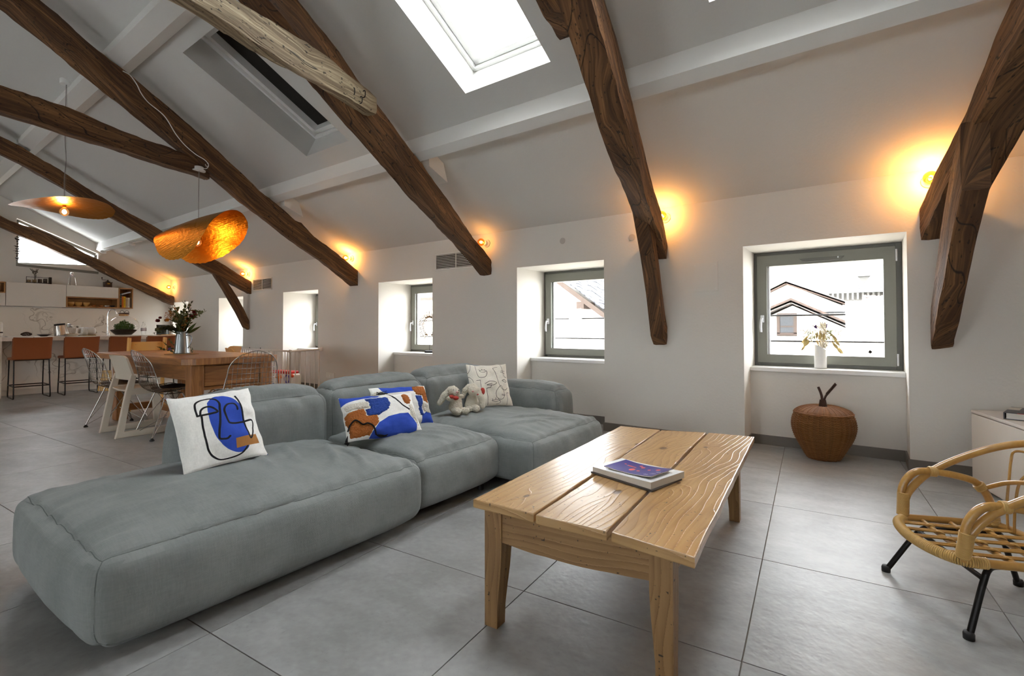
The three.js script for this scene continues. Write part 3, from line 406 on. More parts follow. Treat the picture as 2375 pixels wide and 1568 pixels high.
{
  const w = 0.474, h = 0.293, t = 0.12, fm = phys(0xffffff, 0.95, { map: canvasTex(1024, 640, (c, W, H) => { patchwork(c, W, H, [[BLUE, [0, 0, 25, -6, 45, 0, 55, 4, 48, 14, 22, 17, 9, 21, 0, 25]], [BLUE, [43, 69, 54, 60, 68, 56, 80, 56, 87, 66, 91, 79, 87, 101, 30, 101, 34, 87]], [INK, [60, 3, 65, 14, 70, 28, 76, 40, 84, 49, 95, 57], 'line']]); cloth(c, W, H, 0, 0.05); }), bumpMap: M.cotton, bumpScale: 0.001 });
  const o = cushion('patchwork cushion with tufted blue, rust and white shapes, in front of its twin', [-2.43, 0.515, -1.99], [-0.66, 1.235, 0.002], w, h, t, fm, std(CREAM, 0.95), 2, 0.035);
  shags(o, w, h, t, 2, 0.035, [['white_tuft', M.shagWhite, [1, 25, 9, 21, 33, 20, 34, 37, 26, 37, 12, 38, 2, 42]], ['blue_tuft', M.shagBlue, [23, 14, 60, 11, 62, 31, 58, 44, 43, 57, 29, 56, 27, 39, 34, 38, 34, 21]], ['rust_tuft', M.shagRust, [1, 47, 6, 39, 26, 37, 28, 54, 42, 54, 42, 72, 35, 82, 29, 97, 3, 97, 2, 83]], ['rust_dot', M.shagRust, [79, 10, 86, 4, 93, 10, 95, 25, 91, 34, 86, 36, 82, 25]], ['white_strip', M.shagWhite, [88, 36, 95, 33, 98, 60, 98, 88, 94, 90, 92, 74, 87, 59]]]);
  const on = (u, v, d) => { const a = u / 50 - 1, b = 1 - v / 50, f = Math.pow(Math.max(0, (1 - Math.abs(a) ** 2.6) * (1 - Math.abs(b) ** 2.6)), 0.55); return [a * w / 2, b * h / 2, t / 2 * f + d]; };
  part('black_cord', tube([[2, 81], [6, 69], [12, 62], [16, 67], [20, 74], [26, 73], [32, 80], [34, 89], [35, 96]].map(([u, v]) => on(u, v, 0.013)), 0.0048, 40, 6), M.yarn, o);
  const tas = []; const r = rng(4); for (let k = 0; k < 16; k++) tas.push(tube([on(2, 88, 0), on(0 + r() * 3 - 2, 97 + r() * 3, 0.012 * r()), on(-4 + r() * 6, 103 + r() * 4, 0.02 * r())], 0.0022, 6, 4)); for (let k = 0; k < 10; k++) tas.push(tube([on(60, 3, 0.006), on(56 - r() * 8, 2 - 6 * (r() - 0.5), 0.01), on(50 + r() * 16, 2 - r() * 10, 0.012)], 0.0022, 6, 4)); for (let k = 0; k < 9; k++) tas.push(tube([on(35, 95, 0.004), on(40 + r() * 3, 98 + r() * 3, 0.02), on(46 + r() * 4, 98 + r() * 4, 0.03)], 0.0022, 6, 4));
  part('tassel', tas, M.yarn, o);
}
{
  const w = 0.43, h = 0.285, t = 0.11, fm = phys(0xffffff, 0.95, { map: canvasTex(1024, 680, (c, W, H) => { patchwork(c, W, H, [[BLUE, [17, -2, 74, -2, 72, 22, 22, 24]], [BLUE, [74, 78, 84, 70, 102, 74, 102, 102, 72, 102]], [INK, [68, 1, 80, 5, 86, 13], 'line']]); cloth(c, W, H, 0, 0.05); }), bumpMap: M.cotton, bumpScale: 0.001 });
  const o = cushion('tufted patchwork cushion standing behind its twin, rust corner on top', [-2.575, 0.525, -2.285], [-0.5, 1.352, -0.037], w, h, t, fm, std(CREAM, 0.95), 3, 0.035);
  shags(o, w, h, t, 3, 0.035, [['white_tuft', M.shagWhite, [1, 14, 17, 10, 22, 20, 2, 24]], ['rust_tuft', M.shagRust, [74, 2, 97, 2, 98, 14, 98, 42, 97, 55, 84, 48, 85, 32, 72, 30, 70, 13]], ['blue_tuft', M.shagBlue, [70, 32, 84, 32, 85, 50, 80, 61, 82, 82, 74, 82]], ['white_patch', M.shagWhite, [80, 48, 97, 57, 98, 79, 83, 73, 80, 61]]]);
}
{
  const L = [[12, 3, 9, 14, 4, 22, -2, 26], [-2, 31, 5, 35, 10, 40, 12, 45], [24, 4, 23, 19, 24, 30, 27, 36, 34, 37, 41, 35, 45, 29, 45, 22], [31, 21, 37, 19, 44, 22, 40, 25, 33, 24, 31, 21], [69, 13, 59, 15, 62, 28, 67, 54, 73, 62, 81, 63, 87, 59], [38, 49, 49, 45, 61, 49, 53, 53, 41, 52, 51, 50], [79, 4, 80, 26, 82, 36, 91, 39], [70, 54, 74, 62, 75, 76, 69, 83, 63, 82], [69, 54, 62, 60, 58, 66, 58, 77, 63, 82], [74, 45, 80, 43, 89, 46, 82, 48, 74, 45], [48, 86, 56, 83, 65, 85, 56, 88, 48, 86], [65, 85, 65, 92, 57, 96]], K = [[20, 42, 29, 42, 29, 58], [49, 53, 48, 57, 40, 58, 40, 76, 40, 97], [90, 69, 83, 69, 84, 82, 81, 98], [75, 24, 86, 25], [74, 27, 85, 30], [69, 72, 78, 73], [69, 74, 77, 75], [30, 17, 32, 20], [36, 16, 37, 19], [41, 18, 42, 20], [49, 81, 50, 84], [56, 79, 56, 83], [62, 80, 61, 83]];
  const fm = phys(0xffffff, 0.95, { map: canvasTex(1024, 1024, (c, w, h) => { c.fillStyle = '#ece7da'; c.fillRect(0, 0, w, h); c.strokeStyle = '#2a2724'; c.lineWidth = w * 0.0085; c.lineCap = c.lineJoin = 'round'; for (const a of L) { smoothLine(c, w, h, a); c.stroke(); } for (const a of K) { polyline(c, w, h, a); c.stroke(); } cloth(c, w, h, 0, 0.06); }), bumpMap: M.cotton, bumpScale: 0.001 });
  cushion('cream cushion covered in thin black line faces, in the far corner', [-2.575, 0.575, -3.255], [-0.4, 1.064, -0.006], 0.378, 0.378, 0.1, fm, std(0xe6dfd0, 0.95), 5, 0.07);
}
// ---------------------------------------------------------------- old pine coffee table
{
  const W = 1024, H = 512, N = W * H, ring = new Float32Array(N), kn = [[0.18, 0.3, 0.03], [0.43, 0.66, 0.022], [0.7, 0.2, 0.035], [0.88, 0.78, 0.02], [0.3, 0.86, 0.016], [0.6, 0.5, 0.014], [0.06, 0.62, 0.02]], knot = new Float32Array(N);
  for (let y = 0; y < H; y++) for (let x = 0; x < W; x++) {
    const u = x / W, v = y / H; let warp = (fbm(u, v, 2, 2, 3, 3) - 0.5) * 0.3, near = 0;
    for (const [a, b, r] of kn) { let dx = Math.abs(u - a); dx = Math.min(dx, 1 - dx) * 2; let dy = v - b; dy -= Math.round(dy); const d = Math.hypot(dx * 0.55, dy); warp += Math.sign(dy || 1) * 0.05 * Math.exp(-((d / (r * 3)) ** 2)); near = Math.max(near, 1 - smoothstep(d, r * 0.35, r * 0.8)); }
    ring[y * W + x] = (v + warp) * 30 + fbm(u, v, 4, 14, 3, 9) * 1.2; knot[y * W + x] = near;
  }
  const R = (u, v) => { const i = (Math.round(v * H) % H) * W + (Math.round(u * W) % W), s = ring[i] - Math.floor(ring[i]); return [Math.pow(s, 2.2), knot[i]]; };
  const worm = (u, v) => smoothstep(fbm(u, v, 160, 90, 1, 31), 0.035, 0.06);
  M.pineTex = (a, b) => tex(W, H, (u, v) => { const [s, k] = R(u, v); let c = mix3(a, b, clamp(s * 0.5 + (fbm(u, v, 10, 90, 3, 5) - 0.5) * 0.7 + (fbm(u, v, 4, 3, 4, 15) - 0.5) * 1.1, 0, 1)); c = mix3(c, [70, 44, 24], k * 0.75); const w = lerp(0.35, 1, worm(u, v)); return [c[0] * w, c[1] * w, c[2] * w]; }, true, [1 / 1.6, 1 / 0.8]);
  const bump = tex(W, H, (u, v) => { const [s, k] = R(u, v); return (40 + 150 * s + 50 * fbm(u, v, 10, 120, 2, 5)) * lerp(0.2, 1, worm(u, v)); }, false, [1 / 1.6, 1 / 0.8]);
  const col = M.pineTex([186, 150, 100], [148, 110, 66]);
  M.pineTop = phys(0xffffff, 0.33, { map: col, bumpMap: bump, bumpScale: 0.0016, clearcoat: 0.25, clearcoatRoughness: 0.25 });
  M.pineLeg = std(0xffffff, 0.5, { map: M.pineTex([150, 116, 74], [112, 80, 46]), bumpMap: bump, bumpScale: 0.002 });
}
{
  const t = thing('coffee_table', 'low old pine coffee table of three wide worn planks', 'coffee table', [0, 0, 0]);
  const Y0 = 0.408, Y1 = 0.44, near = [[-1.155, -1.365], [-0.894, -1.374], [-0.634, -1.388], [-0.374, -1.365]], far = [[-1.245, -2.916], [-1.001, -2.944], [-0.751, -3.031], [-0.501, -3.067]];
  for (let k = 0; k < 3; k++) { // planks with slightly ragged long edges, eased all round
    const g0 = k ? 0.004 + 0.002 * k : 0, g1 = k < 2 ? 0.004 + 0.002 * k : 0, L = [], Rr = [], n = 24;
    for (let i = 0; i <= n; i++) { const f = i / n, w = (s) => 0.0022 * n3(f * 9 + k * 7, s * 3, k, 4) + 0.001 * n3(f * 30, s * 5, k, 8), lx = lerp(near[k][0], far[k][0], f), rx = lerp(near[k + 1][0], far[k + 1][0], f), lz = lerp(near[k][1], far[k][1], f), rz = lerp(near[k + 1][1], far[k + 1][1], f); L.push([lx + g0 + w(1), -lz]); Rr.push([rx - g1 + w(2), -rz]); }
    const e = (f) => 0.002 * n3(f * 12 + k, 2, k, 3), mid0 = [], mid1 = []; for (let i = 1; i < 8; i++) { const f = i / 8; mid0.push([lerp(L[0][0], Rr[0][0], f), lerp(L[0][1], Rr[0][1], f) + e(f)]); mid1.push([lerp(L[n][0], Rr[n][0], f), lerp(L[n][1], Rr[n][1], f) + e(f + 3)]); }
    const s = [...L.slice().reverse(), ...mid0, ...Rr, ...mid1.reverse()], g = extrude(s, Y1 - Y0 - 0.008, 0.004); g.rotateX(-PI / 2); g.translate(0, Y0 + 0.004 + (k === 1 ? -0.001 : 0), 0);
    const u = uvm(g, 'z', [k * 0.43, k * 0.29]); part('plank', u, M.pineTop, t);
  }
  const th = 0.066, c = Math.cos(th), s = Math.sin(th), O = [-0.775, -1.43], loc = (x, y, z) => [O[0] + c * x + s * z, y, O[1] - s * x + c * z]; // local x across, z towards the viewer
  const legs = [[-0.3, 0], [0.285, -0.02], [0.285, -1.46], [-0.3, -1.46]];
  for (const [x, z] of legs) { const sx = Math.sign(x), sz = z < -1 ? -1 : 1, b = new THREE.BoxGeometry(0.07, Y0, 0.07, 1, 6, 1), p = b.attributes.position; for (let i = 0; i < p.count; i++) { const y = p.getY(i) / Y0 + 0.5, k = smoothstep(y, 0.05, 0.7); if (p.getX(i) * sx < 0) p.setX(i, p.getX(i) + sx * 0.018 * (1 - k)); if (p.getZ(i) * sz < 0) p.setZ(i, p.getZ(i) + sz * 0.018 * (1 - k)); } b.translate(0, Y0 / 2, 0); const g = uvm(b, 'y', [x, z]); g.rotateY(th); const q = loc(x, 0, z); g.translate(q[0], 0, q[2]); g.computeVertexNormals(); part('leg', g, M.pineLeg, t); }
  const apron = (x0, z0, x1, z1, h, sag, name) => { const len = Math.hypot(x1 - x0, z1 - z0), pts = [[0, Y0], [len, Y0]]; for (let i = 12; i >= 0; i--) { const f = i / 12; pts.push([f * len, Y0 - h - sag * Math.sin(f * PI) - 0.002 * n3(f * 9, x0 * 5, z0, 2)]); } const g = extrude(pts, 0.02, 0.002); g.translate(0, 0, -0.01); const u = uvm(g, 'x', [x0, z0]); u.rotateY(Math.atan2(-(z1 - z0), x1 - x0) + th); const q = loc(x0, 0, z0); u.translate(q[0], 0, q[2]); part(name, u, M.pineLeg, t); };
  apron(-0.265, 0.018, 0.25, 0.0, 0.105, 0.012, 'apron'); apron(0.298, -0.055, 0.298, -1.425, 0.1, -0.006, 'apron'); apron(0.25, -1.47, -0.265, -1.47, 0.1, 0, 'apron'); apron(-0.318, -1.425, -0.318, -0.035, 0.1, 0, 'apron');
}
// ---------------------------------------------------------------- dining table and chairs
{
  const W = 1024, H = 512, gr = (u, v) => { const vv = v + (fbm(u, v, 2, 3, 3, 33) - 0.5) * 0.22; return 0.5 * fbm(u, vv, 6, 70, 4, 21) + 0.5 * fbm(u, vv, 2, 16, 4, 27); };
  const oakTex = (a, b) => tex(W, H, (u, v) => { const q = clamp((gr(u, v) - 0.3) * 2.4, 0, 1), pore = smoothstep(fbm(u, v, 14, 200, 2, 51), 0.2, 0.3); const c = mix3(a, b, q); return c.map((k) => k * lerp(0.8, 1, pore)); }, true, [1 / 1.5, 1 / 0.75]);
  const oakBump = tex(W, H, (u, v) => 220 * gr(u, v) * lerp(0.7, 1, smoothstep(fbm(u, v, 14, 200, 2, 51), 0.2, 0.3)), false, [1 / 1.5, 1 / 0.75]);
  M.oakTable = phys(0xffffff, 0.38, { map: oakTex([128, 80, 40], [178, 122, 68]), bumpMap: oakBump, bumpScale: 0.001, clearcoat: 0.15, clearcoatRoughness: 0.3 });
  M.oakShelf = std(0xffffff, 0.5, { map: oakTex([142, 98, 56], [188, 140, 90]), bumpMap: oakBump, bumpScale: 0.0006 });
}
{
  const t = thing('dining_table', 'heavy oak farmhouse dining table with a drawer in its end', 'table', [-5.16, 0, -1.89], 0.03), L = 2.3, D = 0.93, Y = 0.78, th = 0.066;
  for (let k = 0; k < 5; k++) { const a = -D + k * D / 5, e = k === 0 || k === 4, c = 0.09, x0 = -L, x1 = 0.1; const sh = k === 4 ? [[x0, a], [x1, a], [x1, a + D / 5 - c], [x1 - c, a + D / 5], [x0 + c, a + D / 5], [x0, a + D / 5 - c]] : k === 0 ? [[x0 + c, a], [x1 - c, a], [x1, a + c], [x1, a + D / 5], [x0, a + D / 5], [x0, a + c]] : [[x0, a], [x1, a], [x1, a + D / 5], [x0, a + D / 5]]; const g = extrude(sh.map(([x, z]) => [x, -z]).reverse(), th - 0.012, 0.006); g.rotateX(-PI / 2); g.translate(0, Y - th + 0.006, 0); part('plank', uvm(g, 'x', [k * 0.37, k * 0.19]), M.oakTable, t); }
  for (const [x, z] of [[-0.02, -0.13], [-0.02, -D + 0.13], [-L + 0.42, -0.13], [-L + 0.42, -D + 0.13]]) part('leg', box(0.12, Y - th, 0.12, x, (Y - th) / 2, z, 0.012, 'y'), M.oakTable, t);
  part('apron', box2(-L + 0.45, -0.06, Y - 0.22, Y - th, -0.13, -0.105, 0.003), M.oakTable, t); part('apron', box2(-L + 0.45, -0.06, Y - 0.22, Y - th, -D + 0.105, -D + 0.13, 0.003), M.oakTable, t); part('apron', box2(-L + 0.4, -L + 0.44, Y - 0.22, Y - th, -D + 0.18, -0.18, 0.003, 'z'), M.oakTable, t);
  part('apron', [box2(-0.05, 0.0, Y - 0.315, Y - 0.285, -D + 0.18, -0.18, 0.003, 'z'), box2(-0.05, -0.03, Y - 0.3, Y - th, -D + 0.18, -0.18, 0, 'z')], M.oakTable, t);
  part('drawer', box2(-0.03, 0.02, Y - 0.28, Y - th - 0.014, -D + 0.195, -0.195, 0.012, 'z'), M.oakTable, t);
  part('stretcher', box2(-0.05, 0.01, 0.1, 0.18, -D + 0.18, -0.18, 0.006, 'z'), M.oakTable, t); part('stretcher', box2(-L + 0.39, -L + 0.45, 0.1, 0.18, -D + 0.18, -0.18, 0.006, 'z'), M.oakTable, t); part('stretcher', box2(-L + 0.45, -0.05, 0.1, 0.17, -D / 2 - 0.04, -D / 2 + 0.04, 0.006), M.oakTable, t);
}
M.wire = std(0xb9b6b2, 0.22, { metalness: 1 }); M.padDark = std(0x2c2827, 0.6);
function makeWireChair(label, pos, turn) {
  const o = thing('wire_chair', label, 'chair', pos, turn, undefined); o.scale.setScalar(1.05);
  const prof = new THREE.CatmullRomCurve3([V(0, 0.425, -0.25), V(0, 0.432, -0.2), V(0, 0.42, -0.08), V(0, 0.408, 0.06), V(0, 0.432, 0.155), V(0, 0.5, 0.2), V(0, 0.6, 0.225), V(0, 0.7, 0.25), V(0, 0.815, 0.29)], false, 'centripetal');
  const half = (t) => t < 0.5 ? lerp(0.225, 0.238, t / 0.5) : t < 0.75 ? lerp(0.238, 0.205, (t - 0.5) / 0.25) : 0.205 * Math.sqrt(Math.max(0, 1 - ((t - 0.75) / 0.25) ** 2.2));
  const at = (x, t) => { const p = prof.getPointAt(clamp(t, 0, 1)), k = (x / 0.235) ** 2; return V(x, p.y + 0.05 * k * (1 - smoothstep(t, 0.4, 0.65)) * smoothstep(t, 0.02, 0.2), p.z - 0.055 * k * smoothstep(t, 0.42, 0.7)); };
  const w = []; for (let k = -6; k <= 6; k++) { const x = k * 0.034, pts = []; let t1 = 1; while (t1 > 0.5 && half(t1) < Math.abs(x)) t1 -= 0.004; for (let i = 0; i <= 22; i++) pts.push(at(x, i / 22 * t1)); w.push(tube(pts, 0.002, 26, 4)); }
  for (let k = 1; k < 17; k++) { const t = k / 17 * 0.98, h = half(t), pts = []; for (let i = 0; i <= 10; i++) pts.push(at(lerp(-h, h, i / 10), t)); w.push(tube(pts, 0.0022, 12, 4)); }
  part('wire_shell', w, M.wire, o); const rim = []; for (let i = 0; i <= 24; i++) { const t = Math.min(i / 24, 0.999); rim.push(at(half(t), t)); } for (let i = 24; i >= 0; i--) { const t = Math.min(i / 24, 0.999); rim.push(at(-half(t), t)); }
  part('rim', [tube(rim, 0.0045, 110, 6, true)], M.wire, o);
  const pad = []; { const g = new THREE.PlaneGeometry(2, 2, 14, 14), p = g.attributes.position; for (let i = 0; i < p.count; i++) { const a = p.getX(i), b = p.getY(i), q = at(a * 0.2, 0.04 + (b + 1) * 0.19), e = Math.min(1, (1 - Math.max(Math.abs(a), Math.abs(b))) * 6); p.setXYZ(i, q.x, q.y + 0.004 + 0.016 * Math.sqrt(e), q.z); } g.computeVertexNormals(); pad.push(g); }
  part('seat_pad', pad, M.padDark, o);
  for (const [sx, sz] of [[-1, 1], [1, 1], [-1, -1], [1, -1]]) { const f = [sx * 0.2, 0.022, sz > 0 ? 0.2 : -0.2], l = part('leg', [rod(f, [sx * 0.12, 0.4, sz * 0.07], 0.0055, 7), rod(f, [-sx * 0.02, 0.19, sz * 0.02], 0.0035, 6), rod([sx * 0.12, 0.4, -sz * 0.05], [sx * 0.185, 0.08, sz * 0.178], 0.0035, 6)], M.wire, o); part('glide', lathe([[0, 0], [0.018, 0], [0.02, 0.006], [0.012, 0.018], [0.008, 0.026], [0, 0.026]], 14).translate(f[0], 0, f[2]), M.black, l); }
  part('seat_mount', [tube([[-0.12, 0.4, 0.07], [0.12, 0.4, 0.07]], 0.005), tube([[-0.12, 0.4, -0.07], [0.12, 0.4, -0.07]], 0.005), tube([[-0.12, 0.4, 0.07], [-0.12, 0.4, -0.07]], 0.005), tube([[0.12, 0.4, 0.07], [0.12, 0.4, -0.07]], 0.005)], M.wire, o);
  return o;
}
const wc = makeWireChair('chrome wire chair at the left end of the near table side', [-6.62, 0, -1.83], 0.1);
copy(wc, [-5.66, 0, -1.97], 0.02, 'chrome wire chair beside the pale plastic chair, nearest the sofa');
copy(wc, [-4.79, 0, -2.3], PI / 2 - 0.12, 'chrome wire chair at the drawer end of the dining table');
M.paleChair = std(0xcfc4b3, 0.45); M.birch = std(0xd2a76c, 0.45);
function sledChair(label, pos, turn, mat) { // one-piece chair on two sled frames
  const o = thing('sled_chair', label, 'chair', pos, turn);
  for (const s of [-1, 1]) { const sh = [[-0.27, 0], [0.27, 0], [0.262, 0.03], [0.19, 0.45], [0.15, 0.6], [0.105, 0.6], [0.125, 0.475], [-0.2, 0.475], [-0.25, 0.43]], hole = [[-0.2, 0.07], [0.2, 0.055], [0.145, 0.41], [-0.18, 0.41]]; const g = extrude(sh, 0.03, 0.006, [hole]); g.rotateY(-PI / 2); g.translate(s * 0.235 + 0.015, 0, 0); part('side_frame', uvm(g), mat, o); }
  const seat = new THREE.BoxGeometry(0.45, 0.016, 0.42, 10, 1, 10), p = seat.attributes.position; for (let i = 0; i < p.count; i++) { const a = p.getX(i) / 0.225, b = p.getZ(i) / 0.21; p.setY(i, p.getY(i) + 0.455 - 0.012 * (1 - a * a) - (b < -0.6 ? 0.03 * (-0.6 - b) : 0)); p.setZ(i, p.getZ(i) - 0.04); } seat.computeVertexNormals(); part('seat', uvm(seat), mat, o);
  const back = new THREE.BoxGeometry(0.49, 0.245, 0.02, 16, 10, 1), q = back.attributes.position; for (let i = 0; i < q.count; i++) { let a = q.getX(i) / 0.245, y = q.getY(i) / 0.1225; const r = Math.max(0, Math.abs(a) - 0.8) / 0.2; if (y > 0) y *= 1 - 0.22 * r * r; const x = a * 0.245 * (y < 0 ? 1 : 1 - 0.02 * y); q.setXYZ(i, x, 0.675 + y * 0.1225, q.getZ(i) + 0.13 + 0.05 * (y + 0.6) * (y > -0.6 ? 0.75 : 0) + 0.03 * (1 - a * a)); } back.computeVertexNormals(); part('backrest', uvm(back), mat, o); return o;
}
sledChair('pale beige plastic chair on two sled runners, between two wire chairs', [-6.085, 0, -1.86], 0.0, M.paleChair);
function woodChair(label, pos, turn) {
  const o = thing('wooden_chair', label, 'chair', pos, turn), g = new THREE.BoxGeometry(0.42, 0.2, 0.014, 16, 6, 1), q = g.attributes.position;
  for (let i = 0; i < q.count; i++) { const a = q.getX(i) / 0.21, y = q.getY(i) / 0.1; const r = Math.max(0, Math.abs(a) - 0.7) / 0.3; q.setXYZ(i, q.getX(i), 0.715 + q.getY(i) * (1 - 0.35 * r * r), q.getZ(i) + 0.2 + 0.02 * y - 0.05 * a * a); } g.computeVertexNormals(); part('backrest', uvm(g), M.birch, o);
  part('seat', box(0.42, 0.016, 0.42, 0, 0.45, 0, 0.008), M.birch, o); for (const s of [-1, 1]) { part('leg', rod([s * 0.2, 0, 0.22], [s * 0.16, 0.7, 0.19], 0.016, 10), M.birch, o); part('leg', rod([s * 0.2, 0, -0.2], [s * 0.17, 0.45, -0.16], 0.016, 10), M.birch, o); } return o;
}
const wd = woodChair('light wooden chair on the far table side, right of the flower vase', [-7.05, 0, -3.06], PI - 0.05); wd.position.y = 0;
copy(wd, [-6.45, 0, -3.1], PI + 0.25, 'light wooden chair turned askew, left of the playpen gate');
{ // child's high chair with its safety belt
  const o = thing('high_chair', 'pale wooden child high chair with a harness, behind the table', 'high chair', [-7.72, 0, -2.42], PI / 2 + 0.1);
  const g = new THREE.BoxGeometry(0.42, 0.14, 0.014, 16, 4, 1), q = g.attributes.position; for (let i = 0; i < q.count; i++) { const a = q.getX(i) / 0.21, r = Math.max(0, Math.abs(a) - 0.75) / 0.25; q.setXYZ(i, q.getX(i), 0.82 + q.getY(i) * (1 - 0.4 * r * r), q.getZ(i) - 0.05 * a * a + 0.05); } g.computeVertexNormals(); M.yellowWood = std(0xdcae62, 0.5); M.strap = std(0xa88257, 0.8);
  part('backrest', uvm(g), M.yellowWood, o); part('tray', box(0.4, 0.02, 0.2, 0, 0.74, -0.16, 0.01), M.yellowWood, o); part('seat', box(0.38, 0.02, 0.26, 0, 0.56, -0.06, 0.01), M.yellowWood, o); part('footrest', box(0.38, 0.02, 0.22, 0, 0.3, -0.12, 0.01), M.yellowWood, o);
  for (const s of [-1, 1]) { part('side_upright', box(0.022, 0.95, 0.07, s * 0.205, 0.475, 0, 0.008, 'y').applyMatrix4(new THREE.Matrix4().makeRotationX(0.1)).translate(0, 0, -0.05), M.yellowWood, o); part('foot_rail', box(0.022, 0.04, 0.46, s * 0.205, 0.02, -0.14, 0.008, 'z'), M.yellowWood, o); }
  part('harness', [tube([[-0.13, 0.86, 0.04], [-0.11, 0.8, -0.04], [-0.05, 0.7, -0.08], [0, 0.62, -0.1]], 0.009, 14, 5), tube([[0.13, 0.86, 0.04], [0.1, 0.84, -0.07], [0.05, 0.72, -0.08], [0, 0.62, -0.1]], 0.009, 14, 5), box(0.035, 0.03, 0.012, 0.02, 0.66, -0.1, 0.004)], M.strap, o);
}
// placemat, zinc jug and bouquet
M.zinc = std(0x8d9192, 0.3, { metalness: 0.9 }); M.rattanMat = std(0xa98a63, 0.8); M.stem = std(0x3e4a22, 0.7);
{
  const C = [-6.03, 0.78, -2.22];
  const mat = thing('placemat', 'round flat woven placemat under the zinc jug', 'placemat', C); const rings = []; for (let k = 1; k < 22; k++) { const g = new THREE.TorusGeometry(k * 0.0074, 0.0045, 5, 36); g.rotateX(PI / 2); g.scale(1, 0.8, 1); g.translate(0, 0.0045, 0); rings.push(g); } part('coil', rings, M.rattanMat, mat);
  const jug = thing('flower_jug', 'tapered zinc jug holding the autumn bouquet', 'vase', [C[0], 0.789, C[2]]); part('body', lathe([[0, 0], [0.074, 0], [0.0765, 0.004], [0.0765, 0.012], [0.0745, 0.016], [0.055, 0.22], [0.0525, 0.232], [0.056, 0.237], [0.0545, 0.239], [0.05, 0.234], [0.053, 0.22], [0.072, 0.016], [0, 0.01]], 44), M.zinc, jug); part('handle', tube([[0.056, 0.2, -0.02], [0.1, 0.19, -0.05], [0.105, 0.12, -0.05], [0.075, 0.06, -0.03]], 0.006, 18, 7), M.zinc, jug);
  const b = thing('bouquet', 'autumn bouquet with eucalyptus, orange gerbera and dark red buds', 'flowers', [C[0], 0.98, C[2]]); const r = rng(12);
  // camera-right is mostly -z here: e1 across, e2 up, e3 towards the viewer
  const e1 = V(0.34, 0, -0.94), e3 = V(0.94, 0, 0.34), W = (a, y, d) => e1.clone().multiplyScalar(a).add(e3.clone().multiplyScalar(d)).add(V(0, y, 0));
  const leafShape = (len, wid, bend, n = 6) => { const g = new THREE.PlaneGeometry(1, 1, 2, n), p = g.attributes.position; for (let i = 0; i < p.count; i++) { const t = p.getY(i) + 0.5, s = p.getX(i) * 2, w = wid * Math.sin(Math.pow(t, 0.8) * PI) * 0.5; p.setXYZ(i, s * w, t * len, bend * t * t * len + Math.abs(s) * w * 0.35); } g.computeVertexNormals(); return g; };
  const place = (g, p, dir, roll) => { const q = new THREE.Quaternion().setFromUnitVectors(V(0, 1, 0), dir.clone().normalize()); g.applyQuaternion(new THREE.Quaternion().setFromAxisAngle(V(0, 1, 0), roll)); g.applyQuaternion(q); g.translate(p.x, p.y, p.z); return g; };
  const stems = [], olive = [], rust = [], dark = []; 
  for (let k = 0; k < 30; k++) {
    const a = (r() - 0.42) * 0.36, top = 0.2 + r() * 0.2 - Math.abs(a - 0.03) * 0.3, d = (r() - 0.5) * 0.26, base = W((r() - 0.5) * 0.05, 0, (r() - 0.5) * 0.05), tip = W(a + 0.02, top, d), mid = base.clone().lerp(tip, 0.5).add(W(-a * 0.2, 0.03, 0)); const c = new THREE.CatmullRomCurve3([base, mid, tip]); stems.push(new THREE.TubeGeometry(c, 8, 0.0022, 4));
    const list = k % 3 === 0 ? rust : k % 3 === 1 ? olive : dark; for (let j = 0; j < 15; j++) { const t = 0.25 + j / 15 * 0.75, p = c.getPointAt(t), s = 0.016 + r() * 0.022; list.push(place(leafShape(s * 1.35, s, 0.2, 3), p, V(r() - 0.5, r() * 0.7 - 0.1, r() - 0.5), r() * 6)); }
  }
  for (let k = 0; k < 7; k++) { const a = -0.12 - r() * 0.18, y = 0.03 + r() * 0.08, d = (r() - 0.3) * 0.2, base = W(0, 0.02, 0), tip = W(a, y, d), c = new THREE.CatmullRomCurve3([base, W(a * 0.5, 0.09, d * 0.5), tip]); stems.push(new THREE.TubeGeometry(c, 8, 0.002, 4)); for (let j = 0; j < 13; j++) { const p = c.getPointAt(0.3 + j / 13 * 0.7), s = 0.02 + r() * 0.02; dark.push(place(leafShape(s * 1.3, s, 0.3, 3), p, V(r() - 0.5, r() * 0.6 - 0.3, r() - 0.5), r() * 6)); } }
  const leafMat = (c) => new THREE.MeshPhysicalMaterial({ color: c, roughness: 0.75, side: THREE.DoubleSide });
  part('stems', stems, M.stem, b).userData.kind = 'stuff'; part('olive_leaves', olive, leafMat(0x5d6236), b).userData.kind = 'stuff'; part('rust_leaves', rust, leafMat(0x9a6a35), b).userData.kind = 'stuff'; part('dark_leaves', dark, leafMat(0x39412a), b).userData.kind = 'stuff';
  const big = [[0.02, 0.03, 0.03, 0.14, 0.07, -0.2], [0.06, 0.04, 0.02, 0.17, 0.075, 0.9], [0.05, 0.1, 0.0, 0.13, 0.07, 0.6], [-0.02, 0.03, 0.05, 0.12, 0.06, -0.9], [0.1, 0.05, -0.04, 0.16, 0.06, 1.2]]; for (const [a, y, d, l, w, tilt] of big) part('large_leaf', place(leafShape(l, w, 0.25, 10), W(a * 0.5, y * 0.5, d), e1.clone().multiplyScalar(Math.sin(tilt)).add(V(0, Math.cos(tilt), 0)).add(e3.clone().multiplyScalar(0.3)), 0), leafMat(0x41531f), b);
